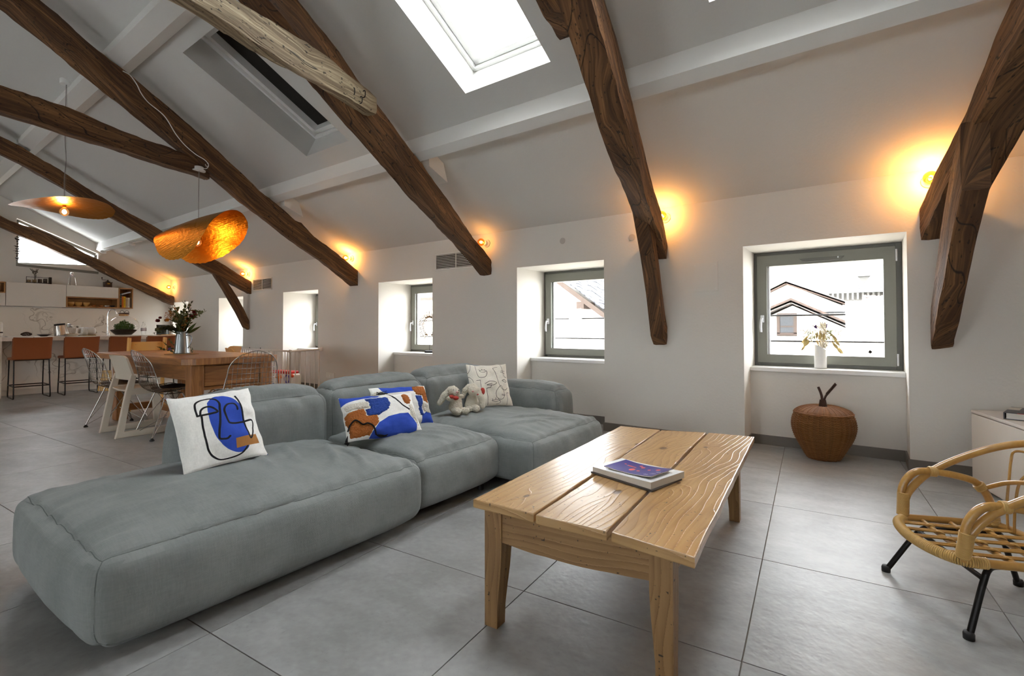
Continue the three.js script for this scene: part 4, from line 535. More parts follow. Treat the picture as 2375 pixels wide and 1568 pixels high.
  const flower = (name, p, n, len, wid, mat, core, up) => { const f = []; for (let layer = 0; layer < 2; layer++) for (let k = 0; k < n; k++) { const t = k / n * PI * 2 + layer * 0.1, g = leafShape(len * (1 - layer * 0.2), wid, 0.15, 4); g.rotateX(-PI / 2 + 1.25 - layer * 0.25 + PI / 2 * 0); g.rotateX(0); g.rotateY(t); f.push(g); } const q = new THREE.Quaternion().setFromUnitVectors(V(0, 1, 0), up.clone().normalize()); f.forEach((g) => g.applyQuaternion(q).translate(p.x, p.y, p.z)); const m = part(name, f, mat, b); const c = ball(len * 0.26, 0, 0, 0, 1, 0.5, 1, 10).applyQuaternion(q).translate(p.x, p.y, p.z); part('flower_centre', c, core, m); };
  flower('gerbera', W(-0.145, 0.17, 0.08), 22, 0.058, 0.013, leafMat(0xe9941c), std(0x7a4310, 0.9), e3.clone().add(V(0, 0.1, 0)).add(e1.clone().multiplyScalar(0.35)));
  const red = std(0x6e1620, 0.8); for (const [a, y, d, s] of [[-0.215, 0.17, 0.05, 0.022], [0.105, 0.265, 0.06, 0.018], [0.12, 0.235, 0.05, 0.015], [-0.195, 0.2, 0.04, 0.016], [0.085, 0.22, 0.08, 0.014]]) { const p = W(a, y, d); const g = []; for (let k = 0; k < 9; k++) g.push(place(leafShape(s * 1.8, s * 1.5, 0.1, 4), p.clone().add(V(0, -s, 0)), V(Math.cos(k * 2.4) * 0.35, 1, Math.sin(k * 2.4) * 0.35), k)); part('red_bud', g, new THREE.MeshPhysicalMaterial({ color: 0x6e1620, roughness: 0.8, side: THREE.DoubleSide }), b); }
  const pale = []; for (let k = 0; k < 90; k++) { const a = -0.1 + (r() - 0.5) * 0.12, y = 0.22 + (r() - 0.5) * 0.1; pale.push(ball(0.003 + r() * 0.003, ...W(a, y, 0.05 + r() * 0.04).toArray(), 1, 1, 1, 5)); } part('pale_seed_heads', pale, std(0xb98f6c, 0.9), b).userData.kind = 'stuff';
}
{ // eucalyptus sprigs standing by the jug
  const o = thing('eucalyptus_sprigs', 'loose eucalyptus sprigs with a purple flower left of the jug', 'branch', [-6.2, 0.785, -2.5]);
  const r = rng(31), lf = [], st = []; const e1 = V(0.34, 0, -0.94);
  for (const [a, h] of [[-0.36, 0.12], [-0.3, 0.16], [-0.24, 0.2], [-0.18, 0.17], [-0.12, 0.15], [-0.42, 0.07]]) { const pts = []; for (let i = 0; i < 5; i++) pts.push(e1.clone().multiplyScalar(a * (0.55 + 0.1 * i) + 0.012 * Math.sin(i * 2)).add(V(0, 0.01 + h * i / 4, 0.05))); const c = new THREE.CatmullRomCurve3(pts); st.push(new THREE.TubeGeometry(c, 10, 0.0016, 4)); for (let j = 0; j < 12; j++) { const p = c.getPointAt(j / 12), g = new THREE.CircleGeometry(0.011 + r() * 0.006, 7); g.rotateX(r() * 3); g.rotateY(r() * 6); g.translate(p.x + (r() - 0.5) * 0.022, p.y, p.z + (r() - 0.5) * 0.022); lf.push(g); } }
  part('stems', st, M.stem, o); part('leaves', lf, new THREE.MeshPhysicalMaterial({ color: 0x56623c, roughness: 0.8, side: THREE.DoubleSide }), o).userData.kind = 'stuff'; const fl = []; for (let k = 0; k < 18; k++) fl.push(ball(0.006, (r() - 0.5) * 0.03 - 0.09, 0.05 + (r() - 0.5) * 0.03, 0.3 + (r() - 0.5) * 0.03, 1, 1, 1, 6)); part('purple_flower', fl, std(0x6a55b0, 0.9), o);
}
// ---------------------------------------------------------------- kitchen
M.marble = phys(0xffffff, 0.28, { map: tex(1024, 1024, (u, v) => { const wa = (fbm(u, v, 3, 3, 5, 7) - 0.5) * 0.5, d = u * 0.8 + v * 0.6 + wa, vein = (f, s, wdt) => { const q = Math.abs(((d * f + (fbm(u, v, 5, 5, 4, s) - 0.5) * 0.9 + s * 0.137) % 1 + 1) % 1 - 0.5); return 1 - smoothstep(q, 0, wdt); }; const mask = smoothstep(fbm(u, v, 4, 4, 3, 19), 0.42, 0.62), k = clamp(vein(3, 3, 0.02) * mask * 0.8 + vein(2, 9, 0.07) * mask * 0.35 + vein(6, 13, 0.012) * mask * 0.5, 0, 1); return mix3([226, 219, 209], [128, 115, 100], k * 0.8); }, true, [1 / 1.9, 1 / 1.9]) });
M.cabinetWhite = std(0xdcd5cc, 0.5); M.shelfDark = M.oakShelf;
{
  const o = thing('kitchen_island', 'long kitchen island clad in veined white marble, behind the bar stools', 'kitchen island', [-10.72, 0, -1.5], 0), L = 2.42, H = 0.935;
  part('worktop', box2(-0.98, 0.07, H - 0.065, H, -L, 0.0, 0.004, 'z'), M.marble, o); part('waterfall_end', box2(-0.98, 0.07, 0, H - 0.066, -0.0, 0.065, 0.004, 'y'), M.marble, o); part('worktop_edge', box2(-0.98, 0.07, H - 0.065, H, 0.0, 0.065, 0.004), M.marble, o);
  for (let k = 0; k < 4; k++) part('front_panel', box2(-0.3, -0.27, 0.09, H - 0.067, -L + 0.02 + k * (L - 0.02) / 4 + 0.002, -L + 0.02 + (k + 1) * (L - 0.02) / 4 - 0.002, 0.002, 'y'), M.marble, o); part('plinth', box2(-0.32, -0.3, 0, 0.09, -L + 0.02, -0.002), M.cabinetWhite, o); part('carcass', box2(-0.93, -0.31, 0.02, H - 0.07, -L + 0.03, -0.01), M.cabinetWhite, o);
}
M.tan = phys(0x8d4a22, 0.5, { bumpMap: tex(256, 256, (u, v) => 255 * fbm(u, v, 50, 50, 3, 8), false, [4, 4]), bumpScale: 0.001 });
function barStool(label, pos, turn) {
  const o = thing('bar_stool', label, 'stool', pos, turn, undefined), W = 0.215; // backrest towards +x
  const seat = new RoundedBoxGeometry(0.4, 0.045, W * 2, 3, 0.018); { const p = seat.attributes.position; for (let i = 0; i < p.count; i++) { const f = (p.getX(i) + 0.2) / 0.4; p.setY(i, p.getY(i) + 0.615 - 0.018 * Math.sin(f * PI) - (f < 0.2 ? (0.2 - f) * 0.08 : 0)); } seat.computeVertexNormals(); } part('seat', uvm(seat), M.tan, o);
  const back = new THREE.BoxGeometry(0.035, 0.31, W * 2, 3, 10, 16), q = back.attributes.position; for (let i = 0; i < q.count; i++) { const y = q.getY(i) / 0.155, z = q.getZ(i) / W, e = Math.max(0, Math.abs(z) - 0.88) / 0.12; q.setXYZ(i, q.getX(i) * (1 - 0.6 * e) + 0.2 + 0.025 * y + 0.012 * y * y + 0.015 * z * z, 0.765 + y * 0.155 + 0.008 * z * z * (y > 0 ? y : 0), q.getZ(i) * (1 + 0.015 * y)); } back.computeVertexNormals(); part('backrest', uvm(back), M.tan, o);
  const rim = []; for (let i = 0; i <= 12; i++) { const z = -1 + i / 6; rim.push([0.237 + 0.015 * z * z, 0.922 + 0.008 * z * z, z * W]); } part('piping', [tube(rim, 0.006, 24, 6), tube([[0.207, 0.915, W], [0.19, 0.77, W], [0.178, 0.615, W]], 0.006, 12, 6), tube([[0.207, 0.915, -W], [0.19, 0.77, -W], [0.178, 0.615, -W]], 0.006, 12, 6)], M.tan, o);
  const r = 0.0085; for (const z of [-0.195, 0.195]) part('sled_frame', tube([[0.17, 0.6, z], [0.2, 0.3, z * 1.02], [0.225, 0.03, z * 1.04], [0.215, 0.009, z * 1.04], [0.0, 0.009, z * 1.03], [-0.2, 0.009, z * 1.02], [-0.215, 0.03, z * 1.02], [-0.2, 0.3, z], [-0.17, 0.6, z]], r, 60, 7), M.blackMetal, o);
  part('footrest', [rod([-0.21, 0.19, -0.2], [-0.21, 0.19, 0.2], r, 7), rod([0.212, 0.19, -0.2], [0.212, 0.19, 0.2], r, 7), rod([-0.21, 0.19, 0.2], [0.212, 0.19, 0.2], r, 7), rod([-0.21, 0.19, -0.2], [0.212, 0.19, -0.2], r, 7), rod([-0.17, 0.585, -0.195], [-0.17, 0.585, 0.195], r, 7), rod([0.17, 0.585, -0.195], [0.17, 0.585, 0.195], r, 7)], M.blackMetal, o); return o;
}
const bs = barStool('tan leather bar stool, leftmost of the four at the island', [-10.52, 0, -1.78], 0);
copy(bs, [-10.52, 0, -2.36], 0, 'tan leather bar stool, second from the left at the island'); copy(bs, [-10.52, 0, -2.93], 0, 'tan leather bar stool below the glass terrarium'); copy(bs, [-10.52, 0, -3.46], 0, 'tan leather bar stool left of the zinc jug, rightmost of four');
{ // checked cloth hanging from the second stool
  const g = new THREE.PlaneGeometry(0.14, 0.34, 10, 20), p = g.attributes.position; for (let i = 0; i < p.count; i++) p.setXYZ(i, p.getX(i) * (1 - 0.35 * (p.getY(i) / 0.34)) + 0.02 * Math.sin(p.getY(i) * 12), p.getY(i), 0.02 * Math.sin(p.getX(i) * 45)); g.computeVertexNormals();
  const o = thing('tea_towel', 'yellow and white checked cloth hanging by the second bar stool', 'cloth', [-10.2, 0.2, -2.64], PI / 2 - 0.5); part('cloth', g, new THREE.MeshPhysicalMaterial({ roughness: 0.95, side: THREE.DoubleSide, map: canvasTex(128, 256, (c, w, h) => { c.fillStyle = '#e8dfcf'; c.fillRect(0, 0, w, h); c.fillStyle = 'rgba(190,140,40,0.75)'; for (let k = 0; k < 7; k++) { c.fillRect(k * 20 + 3, 0, 8, h); } for (let k = 0; k < 13; k++) c.fillRect(0, k * 20 + 3, w, 8); }) }), o);
}
// counter along the gable and its splashback
{
  const o = thing('kitchen_counter', 'white kitchen counter along the gable wall with a marble splashback', 'kitchen counter', [XL + 0.004, 0, -1.0]);
  part('carcass', box2(0.02, 0.6, 0, 0.88, -2.78, 0.5), M.cabinetWhite, o); part('worktop', box2(0.0, 0.63, 0.88, 0.92, -2.8, 0.5, 0.003, 'z'), M.marble, o); part('splashback', box2(0.0, 0.012, 0.92, 1.49, -2.77, 0.5, 0, 'z'), M.marble, o);
}
{ // wall cabinets
  const X0 = XL, D = 0.34, cab = (label, z0, z1, y0, y1, build) => { const o = thing('wall_cabinet', label, 'cabinet', [X0, y0, z0]); build(o, z1 - z0, y1 - y0); return o; };
  const openBox = (o, z0, z1, y0, y1, t = 0.022) => { part('side_panel', box2(0, D, y0, y1, z0, z0 + t, 0.001, 'y'), M.oakShelf, o); part('side_panel', box2(0, D, y0, y1, z1 - t, z1, 0.001, 'y'), M.oakShelf, o); part('top_panel', box2(0, D, y1 - t, y1, z0 + t, z1 - t, 0.001, 'z'), M.oakShelf, o); part('bottom_panel', box2(0, D, y0, y0 + t, z0 + t, z1 - t, 0.001, 'z'), M.oakShelf, o); part('back_panel', box2(0, 0.012, y0 + t, y1 - t, z0 + t, z1 - t), M.oakShelf, o); };
  cab('plain white wall cabinet with one wide flap door over the splashback', -2.72, -1.87, 1.5, 1.945, (o, w, h) => { part('carcass', box2(0, D - 0.022, 0.002, h - 0.002, 0.003, w - 0.003), M.cabinetWhite, o); part('door', box2(D - 0.02, D, 0, h, 0.002, w - 0.002, 0.002), M.cabinetWhite, o); });
  cab('wall cabinet with a white flap above an open oak bowl shelf', -3.57, -2.722, 1.5, 1.945, (o, w, h) => { openBox(o, 0.0, w, 0, 0.215); part('carcass', box2(0, D - 0.022, 0.217, h - 0.002, 0.003, w - 0.003), M.cabinetWhite, o); part('door', box2(D - 0.02, D, 0.217, h, 0.002, w - 0.002, 0.002), M.cabinetWhite, o); });
  cab('tall open oak box full of books at the right end', -3.83, -3.572, 1.5, 1.945, (o, w, h) => openBox(o, 0, w, 0, h));
  cab('white wall cabinet with an open oak niche, cut by the left edge', -1.866, -1.2, 1.5, 1.945, (o, w, h) => { openBox(o, 0, w, 0.235, h); part('carcass', box2(0, D - 0.022, 0.002, 0.233, 0.003, w - 0.003), M.cabinetWhite, o); part('door', box2(D - 0.02, D, 0, 0.233, 0.002, w - 0.002, 0.002), M.cabinetWhite, o); });
  const pl = thing('trailing_plant', 'green trailing plant in the oak niche at the left edge', 'plant', [X0 + 0.22, 1.76, -1.72]); const r = rng(9), lf = []; for (let k = 0; k < 26; k++) { const g = new THREE.CircleGeometry(0.035 + r() * 0.02, 8); g.scale(1, 1.3, 1); g.rotateX((r() - 0.5) * 2); g.rotateY(PI / 2 + (r() - 0.5) * 1.5); g.translate(0.03 + r() * 0.12, 0.12 - r() * 0.3 * (r() + 0.2), (r() - 0.5) * 0.16); lf.push(g); } part('leaves', lf, new THREE.MeshPhysicalMaterial({ color: 0x2f4a1c, roughness: 0.6, side: THREE.DoubleSide }), pl).userData.kind = 'stuff'; part('pot', lathe([[0, 0], [0.05, 0], [0.065, 0.1], [0.058, 0.1], [0.05, 0.02], [0, 0.02]], 20), M.porcelain, pl);
  // bowls
  const bowlMat = [0xcfa05c, 0xcfa05c, 0xcfa05c, 0xa9642e, 0xa9642e, 0xb9b4ae, 0x2a2c3c], names = ['large honey bamboo bowl, leftmost on the oak shelf', 'large honey bamboo bowl, second on the oak shelf', 'large honey bamboo bowl, third on the oak shelf', 'small brown wooden bowl beside the third bamboo bowl', 'small brown wooden bowl nearest the grey bowl', 'small grey metal bowl on the oak shelf', 'small dark blue bowl, rightmost on the oak shelf'];
  [-2.815, -2.94, -3.065, -3.185, -3.3, -3.405, -3.5].forEach((z, i) => { const big = i < 3, s = big ? 1 : 0.62, o = thing('bowl', names[i], 'bowl', [X0 + 0.22, 1.5225, z]); part('body', lathe([[0, 0], [0.028, 0], [0.03, 0.004], [0.05, 0.03], [0.057, 0.06], [0.058, 0.082], [0.054, 0.082], [0.052, 0.06], [0.045, 0.032], [0.02, 0.01], [0, 0.008]].map(([x, y]) => [x * (big ? 1.05 : 0.72), y * (big ? 1.05 : 0.5)]), 28), std(bowlMat[i], 0.4), o); });
  // books
  const bk = [['black hardback with pale spine dots, leftmost in the oak box', 0x1c1c1e, 0.035, 0.30], ['orange paperback in the oak box', 0xd9761f, 0.034, 0.235], ['bright yellow paperback in the oak box', 0xe2b91c, 0.034, 0.24], ['beige paperback in the oak box', 0xbfa98a, 0.038, 0.215], ['white paperback in the oak box', 0xe2ddd4, 0.036, 0.215], ['brown paperback, rightmost in the oak box', 0x5b4536, 0.032, 0.215]]; let z = -3.602;
  const spine = (bg, k) => canvasTex(64, 256, (c, w, h) => { c.fillStyle = bg; c.fillRect(0, 0, w, h); c.fillStyle = k === 1 ? '#5b2412' : k === 0 ? '#d8d2c4' : '#33302c'; c.save(); c.translate(w * 0.5, h * 0.5); c.rotate(PI / 2); for (let i = 0; i < 5; i++) c.fillRect(-90 + i * 36 + (k * 7) % 11, -8, 24, 14); c.restore(); });
  bk.forEach(([l, c, w, h], k) => { const o = thing('book', l, 'book', [X0 + 0.2, 1.5225, z - w / 2]); const m = std(0xffffff, 0.6, { map: spine('#' + c.toString(16).padStart(6, '0'), k) }); const g = new THREE.BoxGeometry(0.22, h, w - 0.002); g.translate(0, h / 2, 0); part('cover', g, m, o); part('pages', new THREE.BoxGeometry(0.21, 0.003, w - 0.008).translate(-0.004, h + 0.001, 0), std(0xd9d0be, 0.9), o); z -= w; });
  const o = thing('book', 'pale grey hardback lying aslant on top of the upright books', 'book', [X0 + 0.2, 1.8, -3.705]); o.rotation.x = 0.36; part('cover', box(0.22, 0.026, 0.21, 0, 0.03, 0, 0.002), std(0xb8bcc8, 0.5), o); part('pages', box(0.205, 0.018, 0.2, 0.004, 0.03, 0, 0), std(0xe6e0d4, 0.9), o);
  // things on top
  const jar = thing('jar_rack', 'row of small glass jars in a dark rack on the cabinet', 'jar rack', [X0 + 0.2, 1.946, -2.32]); for (let k = 0; k < 4; k++) part('jar', lathe([[0, 0], [0.034, 0], [0.036, 0.01], [0.036, 0.11], [0.03, 0.12], [0.027, 0.12], [0.03, 0.108], [0.032, 0.01], [0, 0.006]], 20).translate(0, 0.012, 0.12 - k * 0.078), M.glass, jar); for (let k = 0; k < 4; k++) part('jar_filling', lathe([[0, 0], [0.03, 0], [0.03, 0.05 + 0.012 * k], [0, 0.05 + 0.012 * k]], 16).translate(0, 0.02, 0.12 - k * 0.078), std([0x8a7352, 0x9c8460, 0x4a3a30, 0x352a2a][k], 0.9), jar); part('rack', [box2(-0.045, 0.045, 0, 0.011, -0.16, 0.165), rod([0.045, 0.02, -0.16], [0.045, 0.02, 0.165], 0.004), rod([0.045, 0.125, -0.16], [0.045, 0.125, 0.165], 0.004), rod([0.045, 0, 0.163], [0.045, 0.13, 0.163], 0.004), rod([0.045, 0, -0.158], [0.045, 0.13, -0.158], 0.004), box2(-0.02, 0.05, 0, 0.14, -0.2, -0.163)], M.blackMetal, jar);
  const bv = thing('bud_vase', 'slim glass vase with dry twigs behind the jar rack', 'vase', [X0 + 0.1, 1.946, -2.3]); part('glass', lathe([[0, 0], [0.024, 0], [0.026, 0.02], [0.018, 0.15], [0.02, 0.2], [0.017, 0.2], [0.015, 0.15], [0.022, 0.02], [0, 0.006]], 20), M.glass, bv); const tw = []; const rr = rng(6); for (let k = 0; k < 7; k++) tw.push(tube([[0, 0.02, 0], [(rr() - 0.5) * 0.03, 0.2, (rr() - 0.5) * 0.03], [(rr() - 0.5) * 0.06, 0.3, (rr() - 0.5) * 0.16]], 0.004, 8, 5)); for (let k = 0; k < 8; k++) tw.push(ball(0.014, (rr() - 0.5) * 0.04, 0.2 + rr() * 0.06, (rr() - 0.5) * 0.07, 1, 1, 1, 6)); part('twigs', tw, std(0x5a5348, 0.9), bv);
  const ju = thing('citrus_juicer', 'tall polished three-legged citrus squeezer on the cabinet', 'juicer', [X0 + 0.2, 1.946, -2.83]); part('body', lathe([[0, 0.175], [0.006, 0.18], [0.022, 0.205], [0.028, 0.24], [0.02, 0.265], [0, 0.275]], 20), M.chrome, ju); for (let k = 0; k < 3; k++) { const a = k * 2.094 + 0.5, c = Math.cos(a), s = Math.sin(a); part('leg', tube([[c * 0.015, 0.215, s * 0.015], [c * 0.035, 0.215, s * 0.035], [c * 0.05, 0.18, s * 0.05], [c * 0.075, 0, s * 0.075]], 0.005, 14, 6), M.chrome, ju); }
  M.darkWood = std(0x3a2417, 0.5); const cg = thing('coffee_grinder', 'old wooden box coffee grinder with a crank on the cabinet', 'grinder', [X0 + 0.2, 1.946, -3.42]); part('box_body', box(0.12, 0.1, 0.12, 0, 0.052, 0, 0.006), M.darkWood, cg); part('top_plate', box(0.135, 0.012, 0.135, 0, 0.108, 0, 0.003), M.darkWood, cg); part('hopper', lathe([[0, 0.11], [0.05, 0.114], [0.035, 0.13], [0.012, 0.14], [0.01, 0.165], [0, 0.166]], 24), M.blackMetal, cg); part('crank', [rod([0, 0.155, 0], [0, 0.16, 0.1], 0.004), rod([0, 0.155, 0.1], [0, 0.195, 0.1], 0.004), ball(0.013, 0, 0.2, 0.1)], M.blackMetal, cg); part('badge', box(0.002, 0.022, 0.045, 0.061, 0.08, 0, 0), std(0xc89a30, 0.4), cg);
}
// on the island
{
  const top = 0.9355, X = -11.1;
  const te = thing('terrarium', 'round glass terrarium planted with ferns on the island', 'terrarium', [X, top, -3.13]); const prof = [[0.0, 0.002], [0.11, 0.002], [0.125, 0.01], [0.19, 0.075], [0.235, 0.15], [0.24, 0.19], [0.22, 0.255], [0.17, 0.31], [0.1, 0.345], [0.075, 0.355], [0.075, 0.38]]; M.thickGlass = phys(0xffffff, 0.01, { transmission: 1, thickness: 0, ior: 1.45 });
  part('glass_bowl', lathe(prof, 48), M.thickGlass, te); part('cork', rod([0, 0.362, 0], [0, 0.4, 0], 0.072, 24), std(0xb98a58, 0.9), te); part('soil', lathe([[0, 0.012], [0.118, 0.014], [0.18, 0.075], [0.2, 0.105], [0.1, 0.12], [0, 0.115]], 36), std(0x2a1d15, 1), te); const r = rng(21), lf = []; for (let k = 0; k < 900; k++) { const a = r() * 6.28, q = Math.sqrt(r()), y = 0.11 + r() * 0.2 * (1 - q * 0.6), d = 0.15 * q * (1 - Math.max(0, y - 0.2) * 2.6); const g = new THREE.PlaneGeometry(0.014, 0.03); g.rotateX(r() * 6); g.rotateY(r() * 6); g.translate(Math.cos(a) * d, y, Math.sin(a) * d - 0.01); lf.push(g); } part('ferns', lf, new THREE.MeshPhysicalMaterial({ color: 0x47682a, roughness: 0.7, side: THREE.DoubleSide }), te).userData.kind = 'stuff';
  const wr = []; for (let k = 0; k < 3; k++) wr.push(new THREE.TorusGeometry(0.078, 0.006, 6, 28).rotateX(PI / 2 + (k - 1) * 0.08).translate(0, 0.4 + k * 0.008, 0)); wr.push(new THREE.TorusGeometry(0.03, 0.004, 6, 16).translate(-0.02, 0.43, 0.045).rotateY(1.2), new THREE.TorusGeometry(0.03, 0.004, 6, 16).translate(0.045, 0.43, 0.0).rotateY(1.2)); part('twine', wr, M.darkWood, te);
  const sp = thing('kitchen_tap', 'tall curved steel kitchen tap behind the terrarium', 'tap', [-11.5, top, -3.0]); part('spout', tube([[0, 0, 0], [0, 0.38, 0], [0.02, 0.46, -0.02], [0.05, 0.49, -0.06], [0.08, 0.46, -0.1], [0.085, 0.4, -0.105]], 0.011, 40, 8), M.chrome, sp); part('base', rod([0, 0, 0], [0, 0.05, 0], 0.024, 20), M.chrome, sp); part('lever', rod([0, 0.045, 0.02], [0.02, 0.07, 0.09], 0.006), M.chrome, sp);
  const ke = thing('steel_pot', 'upturned brushed steel pot with a dark base, on the island', 'pot', [X, top + 0.014, -2.27]); ke.rotation.x = 0.14; part('body', lathe([[0, 0.0], [0.095, 0.0], [0.1, 0.01], [0.075, 0.17], [0.07, 0.175], [0, 0.175]], 32), std(0xb9b4ae, 0.28, { metalness: 1 }), ke); part('base', lathe([[0, 0.175], [0.073, 0.175], [0.07, 0.2], [0, 0.203]], 32), M.black, ke);
  const gl = (label, z, h, rad, x = X) => { const o = thing('drinking_glass', label, 'glass', [x, top, z]); part('body', lathe([[0, 0.001], [rad * 0.86, 0.001], [rad, h], [rad * 0.93, h], [rad * 0.8, 0.012], [0, 0.01]], 24), M.glass, o); return o; };
  gl('clear tumbler left of the steel pot', -2.15, 0.13, 0.042, X + 0.18); gl('clear tumbler, leftmost of the group right of the steel pot', -2.43, 0.135, 0.038); gl('clear tumbler in the middle of the glass group', -2.5, 0.13, 0.038); gl('taller clear tumbler, rightmost of the glass group', -2.58, 0.15, 0.04);
  const dish = (label, z, rad, h, mat, x = X) => { const o = thing('dish', label, 'bowl', [x, top, z]); part('body', lathe([[0, 0], [rad * 0.45, 0], [rad, h], [rad * 0.96, h], [rad * 0.4, 0.008], [0, 0.008]], 32), mat, o); return o; }; dish('dark shallow dish left of the steel pot', -2.05, 0.09, 0.035, std(0x3a3c42, 0.4)); dish('cream shallow bowl in front of the steel pot', -2.36, 0.11, 0.045, std(0xd8c9b2, 0.4), X + 0.25);
  const mx = thing('stand_mixer', 'white and chrome stand mixer bowl on the island', 'mixer', [-11.5, top, -2.45]); part('bowl', lathe([[0, 0], [0.06, 0], [0.075, 0.02], [0.1, 0.1], [0.105, 0.15], [0.1, 0.15], [0.07, 0.02], [0, 0.01]], 32), M.porcelain, mx); part('head', ball(0.05, 0, 0.18, 0, 1.2, 0.8, 0.9), M.chrome, mx); part('cup', lathe([[0, 0], [0.035, 0], [0.035, 0.05], [0, 0.05]], 20).translate(0.1, 0, -0.02), std(0xb99b6a, 0.8), mx);
  const to = thing('toaster', 'white rounded toaster left of the terrarium', 'toaster', [-11.5, top, -3.02 + 0.02]); to.position.x = -11.5; to.position.z = -2.7; part('body', box(0.17, 0.14, 0.24, 0, 0.085, 0, 0.05), M.porcelain, to); part('base', box(0.16, 0.016, 0.23, 0, 0.008, 0, 0.004), std(0xa98a4a, 0.5), to);
  const bo = thing('water_bottle', 'clear plastic water bottle right of the terrarium', 'bottle', [X, top, -3.44]); part('body', lathe([[0, 0.001], [0.04, 0.001], [0.044, 0.01], [0.041, 0.05], [0.044, 0.1], [0.042, 0.17], [0.02, 0.22], [0.015, 0.235], [0.013, 0.235], [0.04, 0.168], [0.039, 0.012], [0, 0.006]], 24), M.glass, bo); part('cap', rod([0, 0.235, 0], [0, 0.255, 0], 0.016, 18), M.porcelain, bo); part('label_band', lathe([[0.0448, 0.08], [0.0448, 0.14]], 24), new THREE.MeshPhysicalMaterial({ color: 0xd8d0dc, roughness: 0.5, side: THREE.DoubleSide }), bo);
  const pc = thing('pine_cone', 'large brown pine cone on the island', 'pine cone', [X, top, -1.84]); const sc = []; for (let k = 0; k < 60; k++) { const a = k * 2.4, t = k / 60, rad = 0.06 * Math.sin(PI * (0.15 + t * 0.8)); const g = new THREE.SphereGeometry(0.014, 6, 4); g.scale(1, 0.4, 1); g.translate(Math.cos(a) * rad, 0.012 + t * 0.06, Math.sin(a) * rad); sc.push(g); } part('scales', sc, std(0x3c2b23, 0.9), pc);
  const ca = thing('storage_tin', 'dark green tin behind the bouquet leaves', 'tin', [-11.0, top, -3.72]); part('body', rod([0, 0, 0], [0, 0.18, 0], 0.1, 32), std(0x2f3a36, 0.5), ca); part('lid', rod([0, 0.18, 0], [0, 0.2, 0], 0.103, 32), std(0x2a3330, 0.5), ca);
  const cm = thing('coffee_machine', 'white appliance at the left end of the island', 'appliance', [X, top, -1.5]); part('body', box(0.2, 0.24, 0.12, 0, 0.12, 0, 0.03), M.porcelain, cm); part('spout', box(0.05, 0.02, 0.05, 0.1, 0.07, -0.03, 0.006), M.black, cm);
  const sh = thing('paper_pad', 'thin white paper pad on the island edge', 'paper', [X + 0.3, top, -1.72]); for (let k = 0; k < 3; k++) part('sheet', box(0.22, 0.004, 0.3, 0.006 * k, 0.002 + 0.0042 * k, 0.008 * k, 0), std(0xe9e6e0, 0.8), sh);
  const bd = thing('serving_board', 'honey wooden board by the water bottle', 'board', [X + 0.1, top, -3.8]); bd.position.set(-10.78, top, -3.7); part('board', box(0.2, 0.016, 0.24, 0, 0.008, 0, 0.006, 'z'), M.birch, bd);
}
// sockets on the splashback
{ const o = thing('wall_socket', 'white double socket plate on the marble splashback', 'socket', [XL + 0.013, 1.1, -2.92]); part('plate', box(0.01, 0.09, 0.22, 0.005, 0, 0, 0.004), M.porcelain, o); for (const z of [-0.05, 0.05]) part('recess', rod([0.0095, 0, z], [0.0105, 0, z], 0.02, 20), M.grout, o); }
// high gable window: frame, louvre and a hanging bird garland
{
  const w = structGroup('window_9'), x = XL - 0.12; const quad = [[2.07, 2.33], [3.28, 2.4], [3.28, 2.66], [2.07, 3.2]]; const bar = (a, b, t) => { const [x0, y0] = a, [x1, y1] = b, l = Math.hypot(x1 - x0, y1 - y0), g = new RoundedBoxGeometry(l, t, 0.06, 1, 0.004); g.rotateZ(Math.atan2(y1 - y0, x1 - x0)); g.translate((x0 + x1) / 2, (y0 + y1) / 2, 0); g.rotateY(PI / 2); g.translate(x, 0, 0); return uvm(g); };
  part('window_frame', [bar(quad[0], quad[1], 0.07), bar(quad[1], quad[2], 0.05), bar(quad[2], quad[3], 0.06), bar(quad[3], quad[0], 0.05)], M.frameGrey, w); const s = new THREE.Shape(quad.map(([a, b]) => new THREE.Vector2(a, b))), g = new THREE.ExtrudeGeometry(s, { depth: 0.004, bevelEnabled: false }); g.rotateY(PI / 2); g.translate(x - 0.01, 0, 0); part('pane', g, M.glass, w);
  part('sill_ledge', box2(XL, XL + 0.05, 2.275, 2.325, -3.3, -2.05, 0.004).applyMatrix4(new THREE.Matrix4().makeRotationX(-0.04)).translate(0, 0.1 - 0.005, 0.09 - 0.0), M.frameGrey, w);
  const o = thing('bird_garland', 'hanging string of small dark bird figures by the gable window', 'decoration', [XL + 0.3, 2.34, -2.03]); part('string', rod([0, 0, 0], [0, 0.52, 0], 0.002, 5), M.black, o); const r = rng(14); for (let k = 0; k < 11; k++) { const y = 0.02 + k * 0.045, a = r() * 6.28, s = k % 4 === 1 ? 1.5 : 1, body = ball(0.016 * s, 0, 0, 0, 2.2, 0.8, 0.9, 8), tail = ball(0.01 * s, -0.04 * s, 0.004, 0, 2.4, 0.3, 0.8, 6), head = ball(0.01 * s, 0.032 * s, 0.01 * s, 0, 1, 1, 1, 6), beak = rod([0.04 * s, 0.01 * s, 0], [0.058 * s, 0.008 * s, 0], 0.004, 5, 0.001); part('bird', join([body, tail, head, beak]).rotateY(a).translate(0.01 * Math.cos(a), y, 0.01), M.birdDark || (M.birdDark = std(0x2a2020, 0.7)), o); }
}
